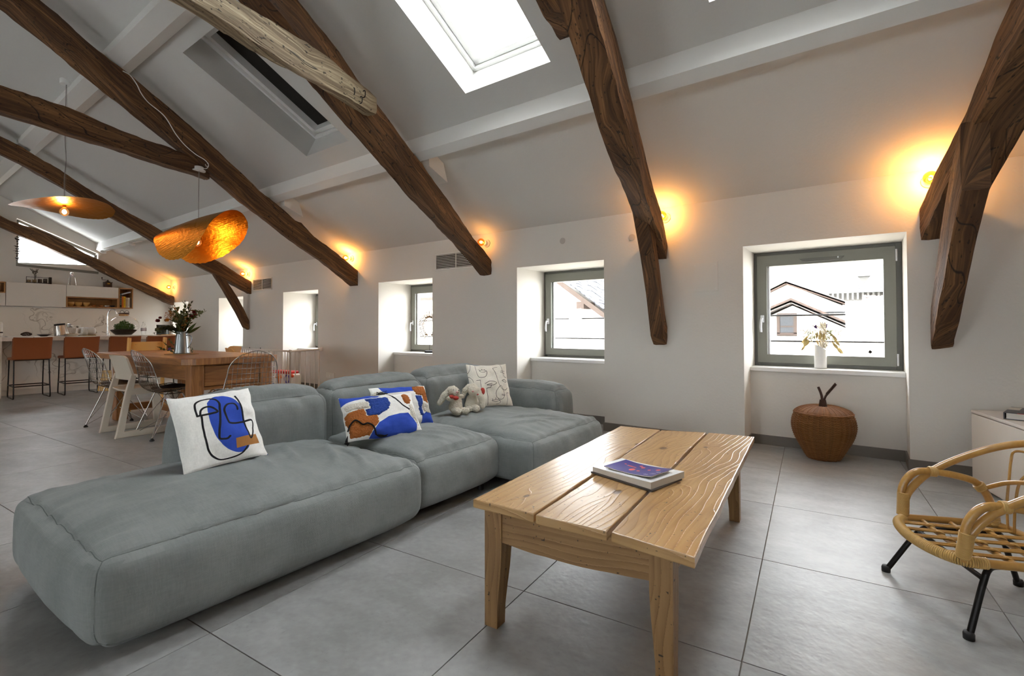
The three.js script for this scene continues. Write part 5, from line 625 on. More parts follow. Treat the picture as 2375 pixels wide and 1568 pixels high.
// ---------------------------------------------------------------- white playpen gate and toys
{
  const o = thing('playpen_gate', 'white folding playpen gate with upright bars in front of a niche', 'gate', [0, 0, 0]), H = 0.72; M.gateWhite = std(0xe8e4df, 0.45);
  const A = [-7.16, -4.6], B = [-6.93, -3.98], Cc = [-8.6, -4.02]; const panel = (p, q, n, name) => { const at = (f, y) => [lerp(p[0], q[0], f), y, lerp(p[1], q[1], f)]; part('top_rail', rod(at(0, H), at(1, H), 0.014, 10), M.gateWhite, o); part('bottom_rail', rod(at(0, 0.06), at(1, 0.06), 0.014, 10), M.gateWhite, o); for (let i = 0; i <= n; i++) part('bar', rod(at(i / n, 0.06), at(i / n, H), i % n ? 0.0075 : 0.013, 8), M.gateWhite, o); };
  panel(A, B, 6); panel(B, Cc, 22); for (const [x, z] of [A, B, Cc]) part('post_foot', rod([x, 0, z], [x, 0.06, z], 0.016, 10), M.gateWhite, o); part('hinge_clamp', box(0.035, 0.05, 0.035, B[0], H, B[1], 0.008), M.gateWhite, o); part('wall_bracket', box(0.03, 0.06, 0.06, A[0], H, A[1] - 0.03, 0.006), M.gateWhite, o);
}
{
  const P = (c) => std(c, 0.35), o = thing('activity_toy', 'colourful plastic toy bus with a red roof, behind the gate bars', 'toy', [-7.72, 0, -4.36], 0.1);
  part('base', box(0.62, 0.06, 0.24, 0, 0.1, 0, 0.025), P(0xb7cf2e), o); part('body', box(0.56, 0.2, 0.2, 0, 0.225, 0, 0.04), P(0xeeeae6), o); part('roof', box(0.5, 0.05, 0.18, -0.03, 0.345, 0, 0.022), P(0xd12a2a), o); part('door', box(0.1, 0.14, 0.02, -0.04, 0.22, 0.1, 0.008), P(0xe6761f), o); part('arch', new THREE.TorusGeometry(0.06, 0.016, 8, 20, PI).translate(-0.04, 0.25, 0.105), P(0xe6761f), o); for (const x of [-0.2, 0.2]) part('wheel', rod([x, 0.09, 0.1], [x, 0.09, 0.14], 0.075, 28), P(0x3f3f8f), o); part('steering_wheel', new THREE.TorusGeometry(0.06, 0.013, 8, 24).translate(0.2, 0.25, 0.12), P(0x5b4fae), o); part('knob', ball(0.03, 0.27, 0.3, 0.08), P(0xea5b2a), o); part('side_post', rod([-0.24, 0.12, 0.09], [-0.24, 0.35, 0.09], 0.02, 12), P(0x2d5c3a), o);
  const h = thing('hanging_toys', 'string of bright hanging baby toys on the gate rail', 'toy', [-8.35, 0, -4.08]), r = rng(8); part('strap', [rod([0, 0.44, 0], [0, 0.75, 0], 0.006), rod([0.35, 0.5, 0], [0.35, 0.75, 0], 0.006)], P(0x2a2c30), h); [[0, 0.6, 0xb9c93a], [0.02, 0.55, 0xd8ce3a], [0, 0.49, 0xd23b6a], [-0.02, 0.43, 0xf0ece8], [0.35, 0.6, 0x8a8a2a], [0.35, 0.55, 0xe2b21c], [0.36, 0.5, 0xd13a2a], [0.34, 0.46, 0xf0ece8], [-0.3, 0.57, 0xa8c838]].forEach(([x, y, c]) => part('soft_shape', ball(0.036 + r() * 0.012, x, y, 0, 1, 1, 0.8, 12), P(c), h));
  const pk = thing('toy_box', 'low pink and white toy box left of the toy bus', 'toy', [-8.35, 0, -4.4], 0.1); part('box_body', box(0.4, 0.26, 0.28, 0, 0.13, 0, 0.02), P(0xe9e4e6), pk); part('lid', box(0.42, 0.03, 0.3, 0, 0.275, 0, 0.012), P(0xd06a96), pk); part('wheel', rod([-0.1, 0.07, 0.14], [-0.1, 0.07, 0.165], 0.05, 20), P(0x2a2c4a), pk);
}
// pendants: hammered gold sheets
{
  const hammer = tex(512, 512, (u, v) => 255 * (0.6 * fbm(u, v, 14, 14, 3, 6) + 0.4 * fbm(u, v, 6, 90, 2, 16)), false, [2, 2]);
  M.gold = std(0xa87428, 0.4, { metalness: 1, bumpMap: hammer, bumpScale: 0.005, side: THREE.DoubleSide });
}
function sheet(fn, R) { const g = new THREE.CircleGeometry(1, 96), rings = 26, seg = 96, pos = [], uv = [], idx = []; for (let i = 0; i <= rings; i++) for (let k = 0; k < seg; k++) { const rr = i / rings, a = k / seg * PI * 2, rag = i === rings ? 1 + 0.006 * Math.sin(a * 47) + 0.005 * Math.sin(a * 81 + 1) : 1, p = rr * Math.cos(a) * R * rag, q = rr * Math.sin(a) * R * rag, v = fn(p, q); pos.push(v.x, v.y, v.z); uv.push(p, q); } for (let i = 0; i < rings; i++) for (let k = 0; k < seg; k++) { const a = i * seg + k, b = i * seg + (k + 1) % seg; idx.push(a, a + seg, b, b, a + seg, b + seg); } const h = new THREE.BufferGeometry(); h.setAttribute('position', new THREE.Float32BufferAttribute(pos, 3)); h.setAttribute('uv', new THREE.Float32BufferAttribute(uv, 2)); h.setIndex(idx); h.computeVertexNormals(); return h; }
M.bulbClear = phys(0xffd9a0, 0.05, { transmission: 1, thickness: 0 }); M.bulbHot = new THREE.MeshStandardMaterial({ color: 0x221100, emissive: new THREE.Color(1, 0.66, 0.25), emissiveIntensity: 35 });
M.cord = std(0x8f8b85, 0.8);
function pendantBulb(o, x, y, z, power) { part('bulb_socket', rod([x, y + 0.05, z], [x, y + 0.1, z], 0.017, 16), M.brass, o); part('bulb_glass', ball(0.042, x, y, z, 1, 1.1, 1, 24), M.bulbClear, o).castShadow = false; part('bulb_filament', ball(0.018, x, y, z, 0.8, 1.3, 0.8, 12), M.bulbHot, o); const l = new THREE.PointLight(WARM, power, 0, 2); l.position.set(x, y, z); l.castShadow = true; l.shadow.radius = 1.2; o.add(l); }
{
  const o = thing('pendant_lamp', 'flat hammered gold disc pendant with a bare lit bulb', 'lamp', [-7.1, 2.42, -1.46]);
  part('shade', sheet((p, q) => V(p, -0.06 * (q * q) / 0.18 + 0.05 * p * p + 0.012 * Math.sin(p * 5), q), 0.43).applyMatrix4(new THREE.Matrix4().makeRotationFromEuler(new THREE.Euler(0.02, 0.35, 0.03))), M.gold, o);
  pendantBulb(o, 0, -0.075, 0, 0.9); const top = roofY(-1.46) - 2.42; part('cord', tube([[0, 0.03, 0], [0.0, 0.3, 0.004], [-0.008, 0.5, -0.01], [0.01, 0.7, 0.004], [0, top - 0.02, 0]], 0.0035, 30, 6), M.cord, o); part('suspension_cable', rod([0.012, 0.03, -0.006], [0.012, top, -0.006], 0.001, 5), M.cord, o); part('ceiling_rose', rod([0, top - 0.035, 0], [0, top + 0.02, 0], 0.055, 28), M.whiteGloss, o);
}
{
  const o = thing('pendant_lamp', 'twisted gold sheet pendant folded like a saddle', 'lamp', [-6.03, 2.28, -2.37]);
  const d = V(-0.93, 0, -0.37).normalize(), rt = V(0.37, 0, -0.93).normalize(), bt = 0.8, a = rt.clone().multiplyScalar(Math.cos(bt)).add(d.clone().multiplyScalar(-Math.sin(bt))).add(V(0, 0.10, 0)).normalize(), bb = V().crossVectors(a, V(0, 1, 0)).normalize(), up = V().crossVectors(bb, a).normalize();
  part('shade', sheet((p, q) => { // a disc bent over a sloping ridge: tight at the far left end, wide open at the right end
    const f = clamp(p / 1.1 + 0.5, 0, 1), rho = lerp(0.11, 0.29, f), arc = rho * PI * 0.5, s = Math.abs(q), sg = Math.sign(q); let x, y; if (s < arc) { x = rho * Math.sin(s / rho); y = rho * (Math.cos(s / rho) - 1); } else { const e = s - arc, k = lerp(0.0, 0.9, f); x = rho - e * e * k * 0.9; y = -rho - e * (1 - 0.25 * k * e); }
    return a.clone().multiplyScalar(p * 0.92).add(bb.clone().multiplyScalar(sg * x)).add(V(0, 1, 0).multiplyScalar(y + 0.0 + 0.10 * p - 0.10 * p * p)); }, 0.56), M.gold, o);
  pendantBulb(o, 0.05, -0.26, 0.03, 0.5); part('cord', [rod([0, 0, 0], [0.006, 0.55, 0], 0.003, 6), rod([0.02, 0, 0.006], [-0.006, 0.55, 0.004], 0.001, 5)], M.cord, o); part('ceiling_rose', [rod([0, 0.55, 0], [0, 0.562, 0], 0.065, 32), rod([0, 0.56, 0], [0, 0.6, 0], 0.045, 28)], M.whiteGloss, o); part('lamp_cord', rod([0.05, -0.16, 0.03], [0, 0.0, 0], 0.003, 6), M.cord, o);
}
// ---------------------------------------------------------------- on and round the coffee table
{ // magazines: thick white one, thin dark booklet under it, blue programme on top
  const quadBlock = (q, y0, h, curl, nx = 20, nz = 14) => { // q: corners A B C D in plan, thin block with a lifted edge
    const g = new THREE.BoxGeometry(1, 1, 1, nx, 1, nz), p = g.attributes.position; for (let i = 0; i < p.count; i++) { const a = p.getX(i) + 0.5, b = p.getZ(i) + 0.5, t = p.getY(i) + 0.5, x = lerp(lerp(q[0][0], q[1][0], a), lerp(q[3][0], q[2][0], a), b), z = lerp(lerp(q[0][1], q[1][1], a), lerp(q[3][1], q[2][1], a), b); p.setXYZ(i, x, y0 + t * h + curl(a, b, t), z); } g.computeVertexNormals(); return g; };
  const paper = std(0xcfc9bf, 0.85), white = std(0xe8e9e8, 0.4), Y = 0.441;
  // plan corners: far-left, far-right, near-right, near-left
  const q0 = [[-0.885, -2.085], [-0.595, -2.035], [-0.655, -1.815], [-0.94, -1.9]];
  const dark = thing('thin_booklet', 'thin dark-edged booklet lowest in the stack on the coffee table', 'magazine', [0, Y, 0]); part('cover', quadBlock([[-0.87, -2.05], [-0.6, -2.02], [-0.648, -1.808], [-0.948, -1.898]], 0, 0.006, () => 0), std(0x4b4644, 0.5), dark);
  const wm = thing('magazine', 'thick white magazine lying under the blue booklet', 'magazine', [0, Y + 0.007, 0]); const lift = (a, b) => 0.006 * a * a + 0.012 * Math.max(0, 0.35 - a) * (1 - b);
  part('pages', quadBlock(q0, 0, 0.019, (a, b, t) => lift(a, b) * t + 0.0), paper, wm);
  const cover = canvasTex(1024, 768, (c, w, h) => { c.fillStyle = '#eef0f0'; c.fillRect(0, 0, w, h); c.fillStyle = '#3b4a45'; c.fillRect(w * 0.28, h * 0.32, w * 0.58, h * 0.46); c.fillStyle = '#9aa3a2'; c.fillRect(w * 0.3, h * 0.34, w * 0.54, h * 0.2); c.fillStyle = '#20231f'; c.fillRect(w * 0.3, h * 0.62, w * 0.5, h * 0.12); c.fillStyle = '#333'; c.font = `${h * 0.035}px sans-serif`; for (let k = 0; k < 9; k++) c.fillRect(w * (0.3 + k * 0.04), h * 0.16, w * 0.03, h * 0.014); for (let k = 0; k < 9; k++) c.fillRect(w * (0.3 + k * 0.04), h * 0.86, w * 0.028, h * 0.012); });
  part('cover', quadBlock(q0, 0.0195, 0.0008, (a, b) => lift(a, b)), std(0xffffff, 0.32, { map: cover }), wm);
  const bm = thing('blue_booklet', 'deep blue booklet with red dots on top of the white magazine', 'booklet', [0, Y + 0.0275, 0]); const q1 = [[-0.85, -2.045], [-0.63, -2.0], [-0.665, -1.85], [-0.89, -1.905]], l1 = (a, b) => lift(clamp(a * 0.8 + 0.15, 0, 1), b) + 0.010 * a * a * a + 0.006 * (1 - a) * (1 - a);
  part('pages', quadBlock(q1, 0, 0.003, (a, b) => l1(a, b)), paper, bm);
  const blue = canvasTex(1024, 704, (c, w, h) => { c.fillStyle = '#1f1c86'; c.fillRect(0, 0, w, h); c.fillStyle = '#ff5a45'; const dot = (x, y, rx, ry) => { c.beginPath(); c.ellipse(w * x, h * y, w * rx, h * ry, 0, 0, 7); c.fill(); }; dot(0.44, 0.2, 0.03, 0.06); dot(0.52, 0.3, 0.035, 0.075); dot(0.45, 0.66, 0.05, 0.11); dot(0.58, 0.66, 0.032, 0.05); dot(0.7, 0.42, 0.028, 0.055); dot(0.83, 0.3, 0.04, 0.07); dot(0.16, 0.34, 0.022, 0.03); c.save(); c.translate(w * 0.33, h * 0.4); c.rotate(0.12); c.fillRect(-w * 0.1, -h * 0.022, w * 0.2, h * 0.05); c.restore(); c.strokeStyle = 'rgba(200,200,255,0.45)'; c.lineWidth = 2; for (const [x, y, r] of [[0.48, 0.26, 0.1], [0.48, 0.68, 0.12], [0.74, 0.38, 0.08]]) for (let k = 0; k < 11; k++) { const a = k * 2.4; c.beginPath(); c.moveTo(w * x, h * y); c.lineTo(w * (x + r * Math.cos(a)), h * (y + r * Math.sin(a) * 1.1)); c.stroke(); } c.fillStyle = '#e9e9f4'; c.font = `bold ${h * 0.1}px sans-serif`; c.save(); c.translate(w * 0.9, h * 0.9); c.fillText("'22", -w * 0.13, 0); c.restore(); c.fillText("'23", w * 0.88, h * 0.56); c.font = `${h * 0.04}px sans-serif`; c.fillRect(w * 0.86, h * 0.68, w * 0.09, h * 0.014); c.fillRect(w * 0.85, h * 0.74, w * 0.1, h * 0.014); c.fillRect(w * 0.21, h * 0.4, w * 0.04, h * 0.012); });
  part('cover', quadBlock(q1, 0.0032, 0.0006, (a, b) => l1(a, b)), phys(0xffffff, 0.28, { map: blue, clearcoat: 0.4, clearcoatRoughness: 0.2 }), bm);
}
// ---------------------------------------------------------------- white cabinet and its book
M.cabWarm = std(0xe2dcd4, 0.5);
{
  const o = thing('low_cabinet', 'low white lacquered cabinet at the right edge, a book on it', 'cabinet', [0.602, 0, -4.533], 0.22), L = 2.3, D = 0.5; // local -x is its face, +z towards the viewer
  part('carcass', box2(0.02, D, 0.05, 0.478, 0.004, L, 0.001), M.cabWarm, o); part('top_panel', box2(0, D, 0.482, 0.5, 0, L, 0.002, 'z'), M.cabWarm, o); for (let k = 0; k < 3; k++) part('door', box2(0.0, 0.018, 0.012, 0.475, k * L / 3 + 0.002, (k + 1) * L / 3 - 0.002, 0.002, 'z'), M.cabWarm, o); part('plinth', box2(0.04, D - 0.03, 0, 0.05, 0.02, L - 0.02), M.black, o);
  const b = thing('hardback_book', 'large hardback with red and dark cover on the low cabinet', 'book', [0.74, 0.5005, -4.33], -0.28); part('pages', box(0.27, 0.034, 0.3, 0.15, 0.021, 0.0, 0), std(0xe6e2dc, 0.85), b);
  const art = canvasTex(512, 512, (c, w, h) => { c.fillStyle = '#3b3a40'; c.fillRect(0, 0, w, h); const r = rng(3), col = ['#c23a2c', '#d8d2c8', '#8a8a90', '#b03028', '#55555c', '#e2a08a']; for (let k = 0; k < 60; k++) { c.fillStyle = col[Math.floor(r() * 6)]; c.fillRect(r() * w, r() * h, 30 + r() * 110, 10 + r() * 50); } });
  part('cover', [box(0.29, 0.004, 0.32, 0.15, 0.0405, 0, 0.001), box(0.29, 0.004, 0.32, 0.15, 0.002, 0, 0.001), box(0.006, 0.042, 0.32, 0.006, 0.021, 0, 0.001)], std(0xffffff, 0.4, { map: art }), b);
}
// ---------------------------------------------------------------- child's rattan chair
{
  const cane = tex(512, 128, (u, v) => { const q = 0.5 * fbm(u, v, 30, 10, 3, 4) + 0.5 * fbm(u, v, 6, 3, 3, 14); return mix3([160, 116, 54], [196, 152, 82], q); }, true, [3, 1]);
  M.cane = phys(0xffffff, 0.3, { map: cane, clearcoat: 0.5, clearcoatRoughness: 0.25 }); M.wrap = phys(0xc29c58, 0.38, { clearcoat: 0.3, clearcoatRoughness: 0.3 });
  const o = thing('rattan_chair', 'small rattan armchair with looped back on black metal legs', 'chair', [0.40, 0, -2.56], -1.2069); // local z = front, x = side
  o.rotation.y = Math.atan2(-0.935, 0.356); const sx = (pts, s) => pts.map(([x, y, z]) => [x * s, y, z]);
  const R = 0.0145; const rim = [[-0.205, 0.25, 0.13], [-0.2, 0.25, 0.2], [-0.14, 0.25, 0.25], [-0.04, 0.25, 0.275], [0.04, 0.25, 0.275], [0.14, 0.25, 0.25], [0.2, 0.25, 0.2], [0.205, 0.25, 0.13]];
  part('seat_rim', tube([[-0.2, 0.25, -0.12], [-0.206, 0.25, 0], ...rim, [0.206, 0.25, 0], [0.2, 0.25, -0.12], [0.1, 0.25, -0.15], [-0.1, 0.25, -0.15]], R, 120, 12, true), M.cane, o);
  part('back_hoop', tube([[-0.2, 0.26, 0.205], [-0.208, 0.34, 0.19], [-0.214, 0.42, 0.13], [-0.222, 0.47, 0.06], [-0.226, 0.52, -0.035], [-0.212, 0.56, -0.115], [-0.17, 0.59, -0.17], [-0.09, 0.612, -0.2], [0, 0.62, -0.21], [0.09, 0.612, -0.2], [0.17, 0.59, -0.17], [0.212, 0.56, -0.115], [0.226, 0.52, -0.035], [0.222, 0.47, 0.06], [0.214, 0.42, 0.13], [0.208, 0.34, 0.19], [0.2, 0.26, 0.205]], R, 140, 12), M.cane, o);
  for (const s of [-1, 1]) part('arm_loop', tube(sx([[0.203, 0.25, 0.205], [0.212, 0.35, 0.207], [0.214, 0.405, 0.19], [0.214, 0.442, 0.155], [0.212, 0.45, 0.1], [0.21, 0.437, 0.0], [0.21, 0.418, -0.055], [0.208, 0.375, -0.09], [0.206, 0.315, -0.11], [0.202, 0.24, -0.118]], s), R, 70, 12), M.cane, o);
  const rail = (pts, r) => tube([...pts, ...pts.slice(0, -1).reverse().map(([x, y, z]) => [-x, y, z])], r, 40, 9); part('back_rail', rail([[-0.212, 0.394, -0.085], [-0.14, 0.44, -0.12], [-0.06, 0.465, -0.14], [0, 0.47, -0.148]], 0.009), M.cane, o); part('back_rail', rail([[-0.205, 0.318, -0.105], [-0.12, 0.342, -0.132], [0, 0.358, -0.148]], 0.008), M.cane, o);
  // four looped spindles in pairs between the hoop and the rails
  const zAt = (y) => -0.148 - 0.05 * (y - 0.36) / 0.26; for (let k = 0; k < 4; k++) { const c = -0.135 + k * 0.09, top = 0.6 - 1.1 * c * c; const pts = [[c - 0.012, 0.25, -0.146], [c - 0.016, 0.36, zAt(0.36)], [c - 0.022, 0.46, zAt(0.46) + 0.005], [c - 0.046, top - 0.06, zAt(top)], [c - 0.036, top - 0.022, zAt(top)], [c, top - 0.012, zAt(top) - 0.002], [c + 0.036, top - 0.022, zAt(top)], [c + 0.046, top - 0.06, zAt(top)], [c + 0.022, 0.46, zAt(0.46) + 0.005], [c + 0.016, 0.36, zAt(0.36)], [c + 0.012, 0.25, -0.146]].map(([x, y, z]) => [x, y, z + 0.9 * x * x]); part('back_loop', tube(pts, 0.0048, 80, 7), M.cane, o); }
  for (const z of [0.14, 0.04, -0.06]) part('seat_bar', tube([[-0.203, 0.244, z], [0, 0.236, z], [0.203, 0.244, z]], 0.0095, 20, 9), M.cane, o);
  for (let k = -2; k <= 2; k++) for (const d of [-0.007, 0.007]) { const x = k * 0.068 + d; part('seat_cane', tube([[x, 0.252, -0.148], [x, 0.25, 0.02], [x, 0.252, 0.268 - x * x * 1.6]], 0.0045, 16, 7), M.cane, o); }
  // bindings of split cane
  const wrap = (pts, r, n) => { const c = new THREE.CatmullRomCurve3(pts.map((p) => V(...p)), false, 'centripetal'), out = []; for (let i = 0; i < n; i++) { const t = (i + 0.5) / n, p = c.getPointAt(t), d = c.getTangentAt(t), g = new THREE.TorusGeometry(r, 0.0034, 6, 14); g.applyQuaternion(new THREE.Quaternion().setFromUnitVectors(V(0, 0, 1), d)); g.translate(p.x, p.y, p.z); out.push(g); } return join(out); };
  for (const s of [-1, 1]) { part('binding', wrap(sx([[0.2, 0.262, 0.208], [0.207, 0.31, 0.203], [0.211, 0.352, 0.2]], s), 0.019, 22), M.wrap, o); part('binding', wrap(sx([[0.202, 0.25, -0.116], [0.206, 0.305, -0.112], [0.207, 0.33, -0.106]], s), 0.0165, 14), M.wrap, o); part('binding', wrap(sx([[0.208, 0.39, -0.08], [0.21, 0.41, -0.064]], s), 0.018, 5), M.wrap, o); part('binding', wrap(sx([[0.213, 0.45, 0.105], [0.213, 0.449, 0.08]], s), 0.018, 6), M.wrap, o); }
  part('binding', wrap([[-0.19, 0.25, 0.215], [-0.14, 0.25, 0.25], [-0.04, 0.25, 0.275], [0.04, 0.25, 0.275], [0.14, 0.25, 0.25], [0.2, 0.25, 0.2], [0.205, 0.25, 0.14]], 0.0165, 80), M.wrap, o);
  for (const z of [0.14, 0.04, -0.06]) for (let k = -2; k <= 2; k++) part('lashing', new THREE.TorusGeometry(0.0135, 0.0032, 5, 12).rotateX(0.9).rotateY(0.7).translate(k * 0.068, 0.245, z), M.wrap, o);
  // black metal legs
  const F = [[-0.233, 0, 0.259], [0.232, 0, 0.211], [0.234, 0, -0.235], [-0.234, 0, -0.209]]; const r = 0.0105;
  part('leg_frame', tube([[-0.232, 0.01, 0.256], [-0.19, 0.2, 0.155], [-0.178, 0.222, 0.135], [-0.155, 0.228, 0.1], [-0.15, 0.228, 0], [-0.155, 0.228, -0.09], [-0.18, 0.218, -0.12], [-0.233, 0.01, -0.207]], r, 70, 10), M.blackMetal, o); part('leg_frame', tube([[0.231, 0.01, 0.209], [0.206, 0.19, 0.152], [0.198, 0.224, 0.136], [0.175, 0.23, 0.105], [0.165, 0.23, 0], [0.165, 0.228, -0.09], [0.185, 0.218, -0.12], [0.233, 0.01, -0.232]], r, 70, 10), M.blackMetal, o); part('cross_bar', [rod([-0.19, 0.2, 0.155], [0.206, 0.2, 0.157], 0.009, 10), rod([-0.17, 0.222, -0.11], [0.175, 0.22, -0.11], 0.009, 10)], M.blackMetal, o);
  F.forEach(([x, y, z]) => part('rubber_foot', lathe([[0, 0], [0.016, 0], [0.0165, 0.018], [0.0135, 0.026], [0, 0.026]], 18).translate(x, 0, z), M.black, o));
}
// ---------------------------------------------------------------- apple-shaped wicker basket
{
  const mkCane = (a, b) => std(0xffffff, 0.6, { map: tex(256, 64, (u, v) => mix3(a, b, fbm(u, v, 24, 8, 3, 4)), true, [6, 1]) }); M.wick = mkCane([104, 66, 32], [156, 104, 56]); M.twig = std(0x3a221b, 0.7);
  const o = thing('wicker_basket', 'apple-shaped wicker basket with a twig handle under the big window', 'basket', [-0.262, 0, -4.715]); const prof = new THREE.CatmullRomCurve3([[0.115, 0.0], [0.128, 0.02], [0.165, 0.09], [0.2, 0.16], [0.221, 0.23], [0.224, 0.28], [0.214, 0.33], [0.2, 0.362]].map(([x, y]) => V(x, y, 0))); const N = 34, ribs = [], rows = [];
  const strand = (rad, y, phase, amp, rr) => { const pts = []; for (let i = 0; i < N * 4; i++) { const a = i / (N * 4) * PI * 2, w = amp * Math.cos(a * N / 2 + phase); pts.push(V(Math.cos(a) * (rad + w), y, Math.sin(a) * (rad + w))); } return new THREE.TubeGeometry(new THREE.CatmullRomCurve3(pts, true), N * 4, rr, 5, true); };
  for (let k = 0; k < 46; k++) { const p = prof.getPointAt(k / 45); rows.push(strand(p.x, p.y + 0.003, (k % 2) * PI, 0.0034, 0.0042)); } for (let k = 0; k < N; k++) { const a = k / N * PI * 2, pts = []; for (let i = 0; i <= 12; i++) { const p = prof.getPointAt(i / 12); pts.push(V(Math.cos(a) * p.x, p.y + 0.003, Math.sin(a) * p.x)); } ribs.push(tube(pts, 0.0034, 24, 5)); }
  part('woven_wall', rows, M.wick, o); part('ribs', ribs, M.wick, o); part('base', rod([0, 0, 0], [0, 0.008, 0], 0.115, 32), M.wick, o); part('lining', lathe([[0.1, 0.004], [0.155, 0.09], [0.19, 0.16], [0.212, 0.24], [0.213, 0.29], [0.19, 0.358]], 40), std(0x3c2413, 0.9, { side: THREE.DoubleSide }), o);
  const lp = new THREE.CatmullRomCurve3([[0.205, 0.37], [0.19, 0.385], [0.15, 0.405], [0.1, 0.418], [0.06, 0.418], [0.025, 0.405]].map(([x, y]) => V(x, y, 0))), lr = [], ll = []; for (let k = 0; k < 24; k++) { const p = lp.getPointAt(k / 23); lr.push(strand(p.x, p.y, (k % 2) * PI, 0.0, 0.0045)); } const L2 = 30; for (let k = 0; k < L2; k++) { const a = k / L2 * PI * 2, pts = []; for (let i = 0; i <= 10; i++) { const p = lp.getPointAt(i / 10); pts.push(V(Math.cos(a) * p.x, p.y + 0.004, Math.sin(a) * p.x)); } ll.push(tube(pts, 0.0034, 16, 5)); }
  const lid = part('lid', lr, M.wick, o); part('lid_ribs', ll, M.wick, lid); part('lid_rim', [strand(0.206, 0.37, 0, 0.002, 0.006), strand(0.207, 0.362, PI, 0.003, 0.0055)], M.wick, lid); part('lid_inner', lathe([[0, 0.398], [0.06, 0.412], [0.14, 0.4], [0.2, 0.366]], 36), std(0x3c2413, 0.9, { side: THREE.DoubleSide }), lid);
  const wr = []; for (let k = 0; k < 9; k++) wr.push(new THREE.TorusGeometry(0.028 - k * 0.0011, 0.0045, 6, 18).rotateX(PI / 2).translate(0, 0.408 + k * 0.0075, 0)); part('handle_binding', wr, M.twig, o); part('twig', tube([[-0.004, 0.41, 0], [-0.006, 0.49, 0], [-0.014, 0.53, 0.005], [-0.03, 0.575, 0.008]], 0.0095, 20, 8), M.twig, o);
  const tw = [tube([[0.008, 0.41, 0], [0.012, 0.48, 0], [0.035, 0.53, -0.005], [0.068, 0.575, -0.008], [0.088, 0.605, -0.01]], 0.008, 24, 8)]; for (let k = 0; k < 14; k++) { const t = k / 13; tw.push(new THREE.TorusGeometry(0.0092, 0.0032, 5, 10).rotateX(PI / 2).rotateZ(-0.9).translate(0.028 + t * 0.06, 0.52 + t * 0.085, -0.003 - t * 0.007)); } part('wrapped_twig', tw, M.twig, o);
}
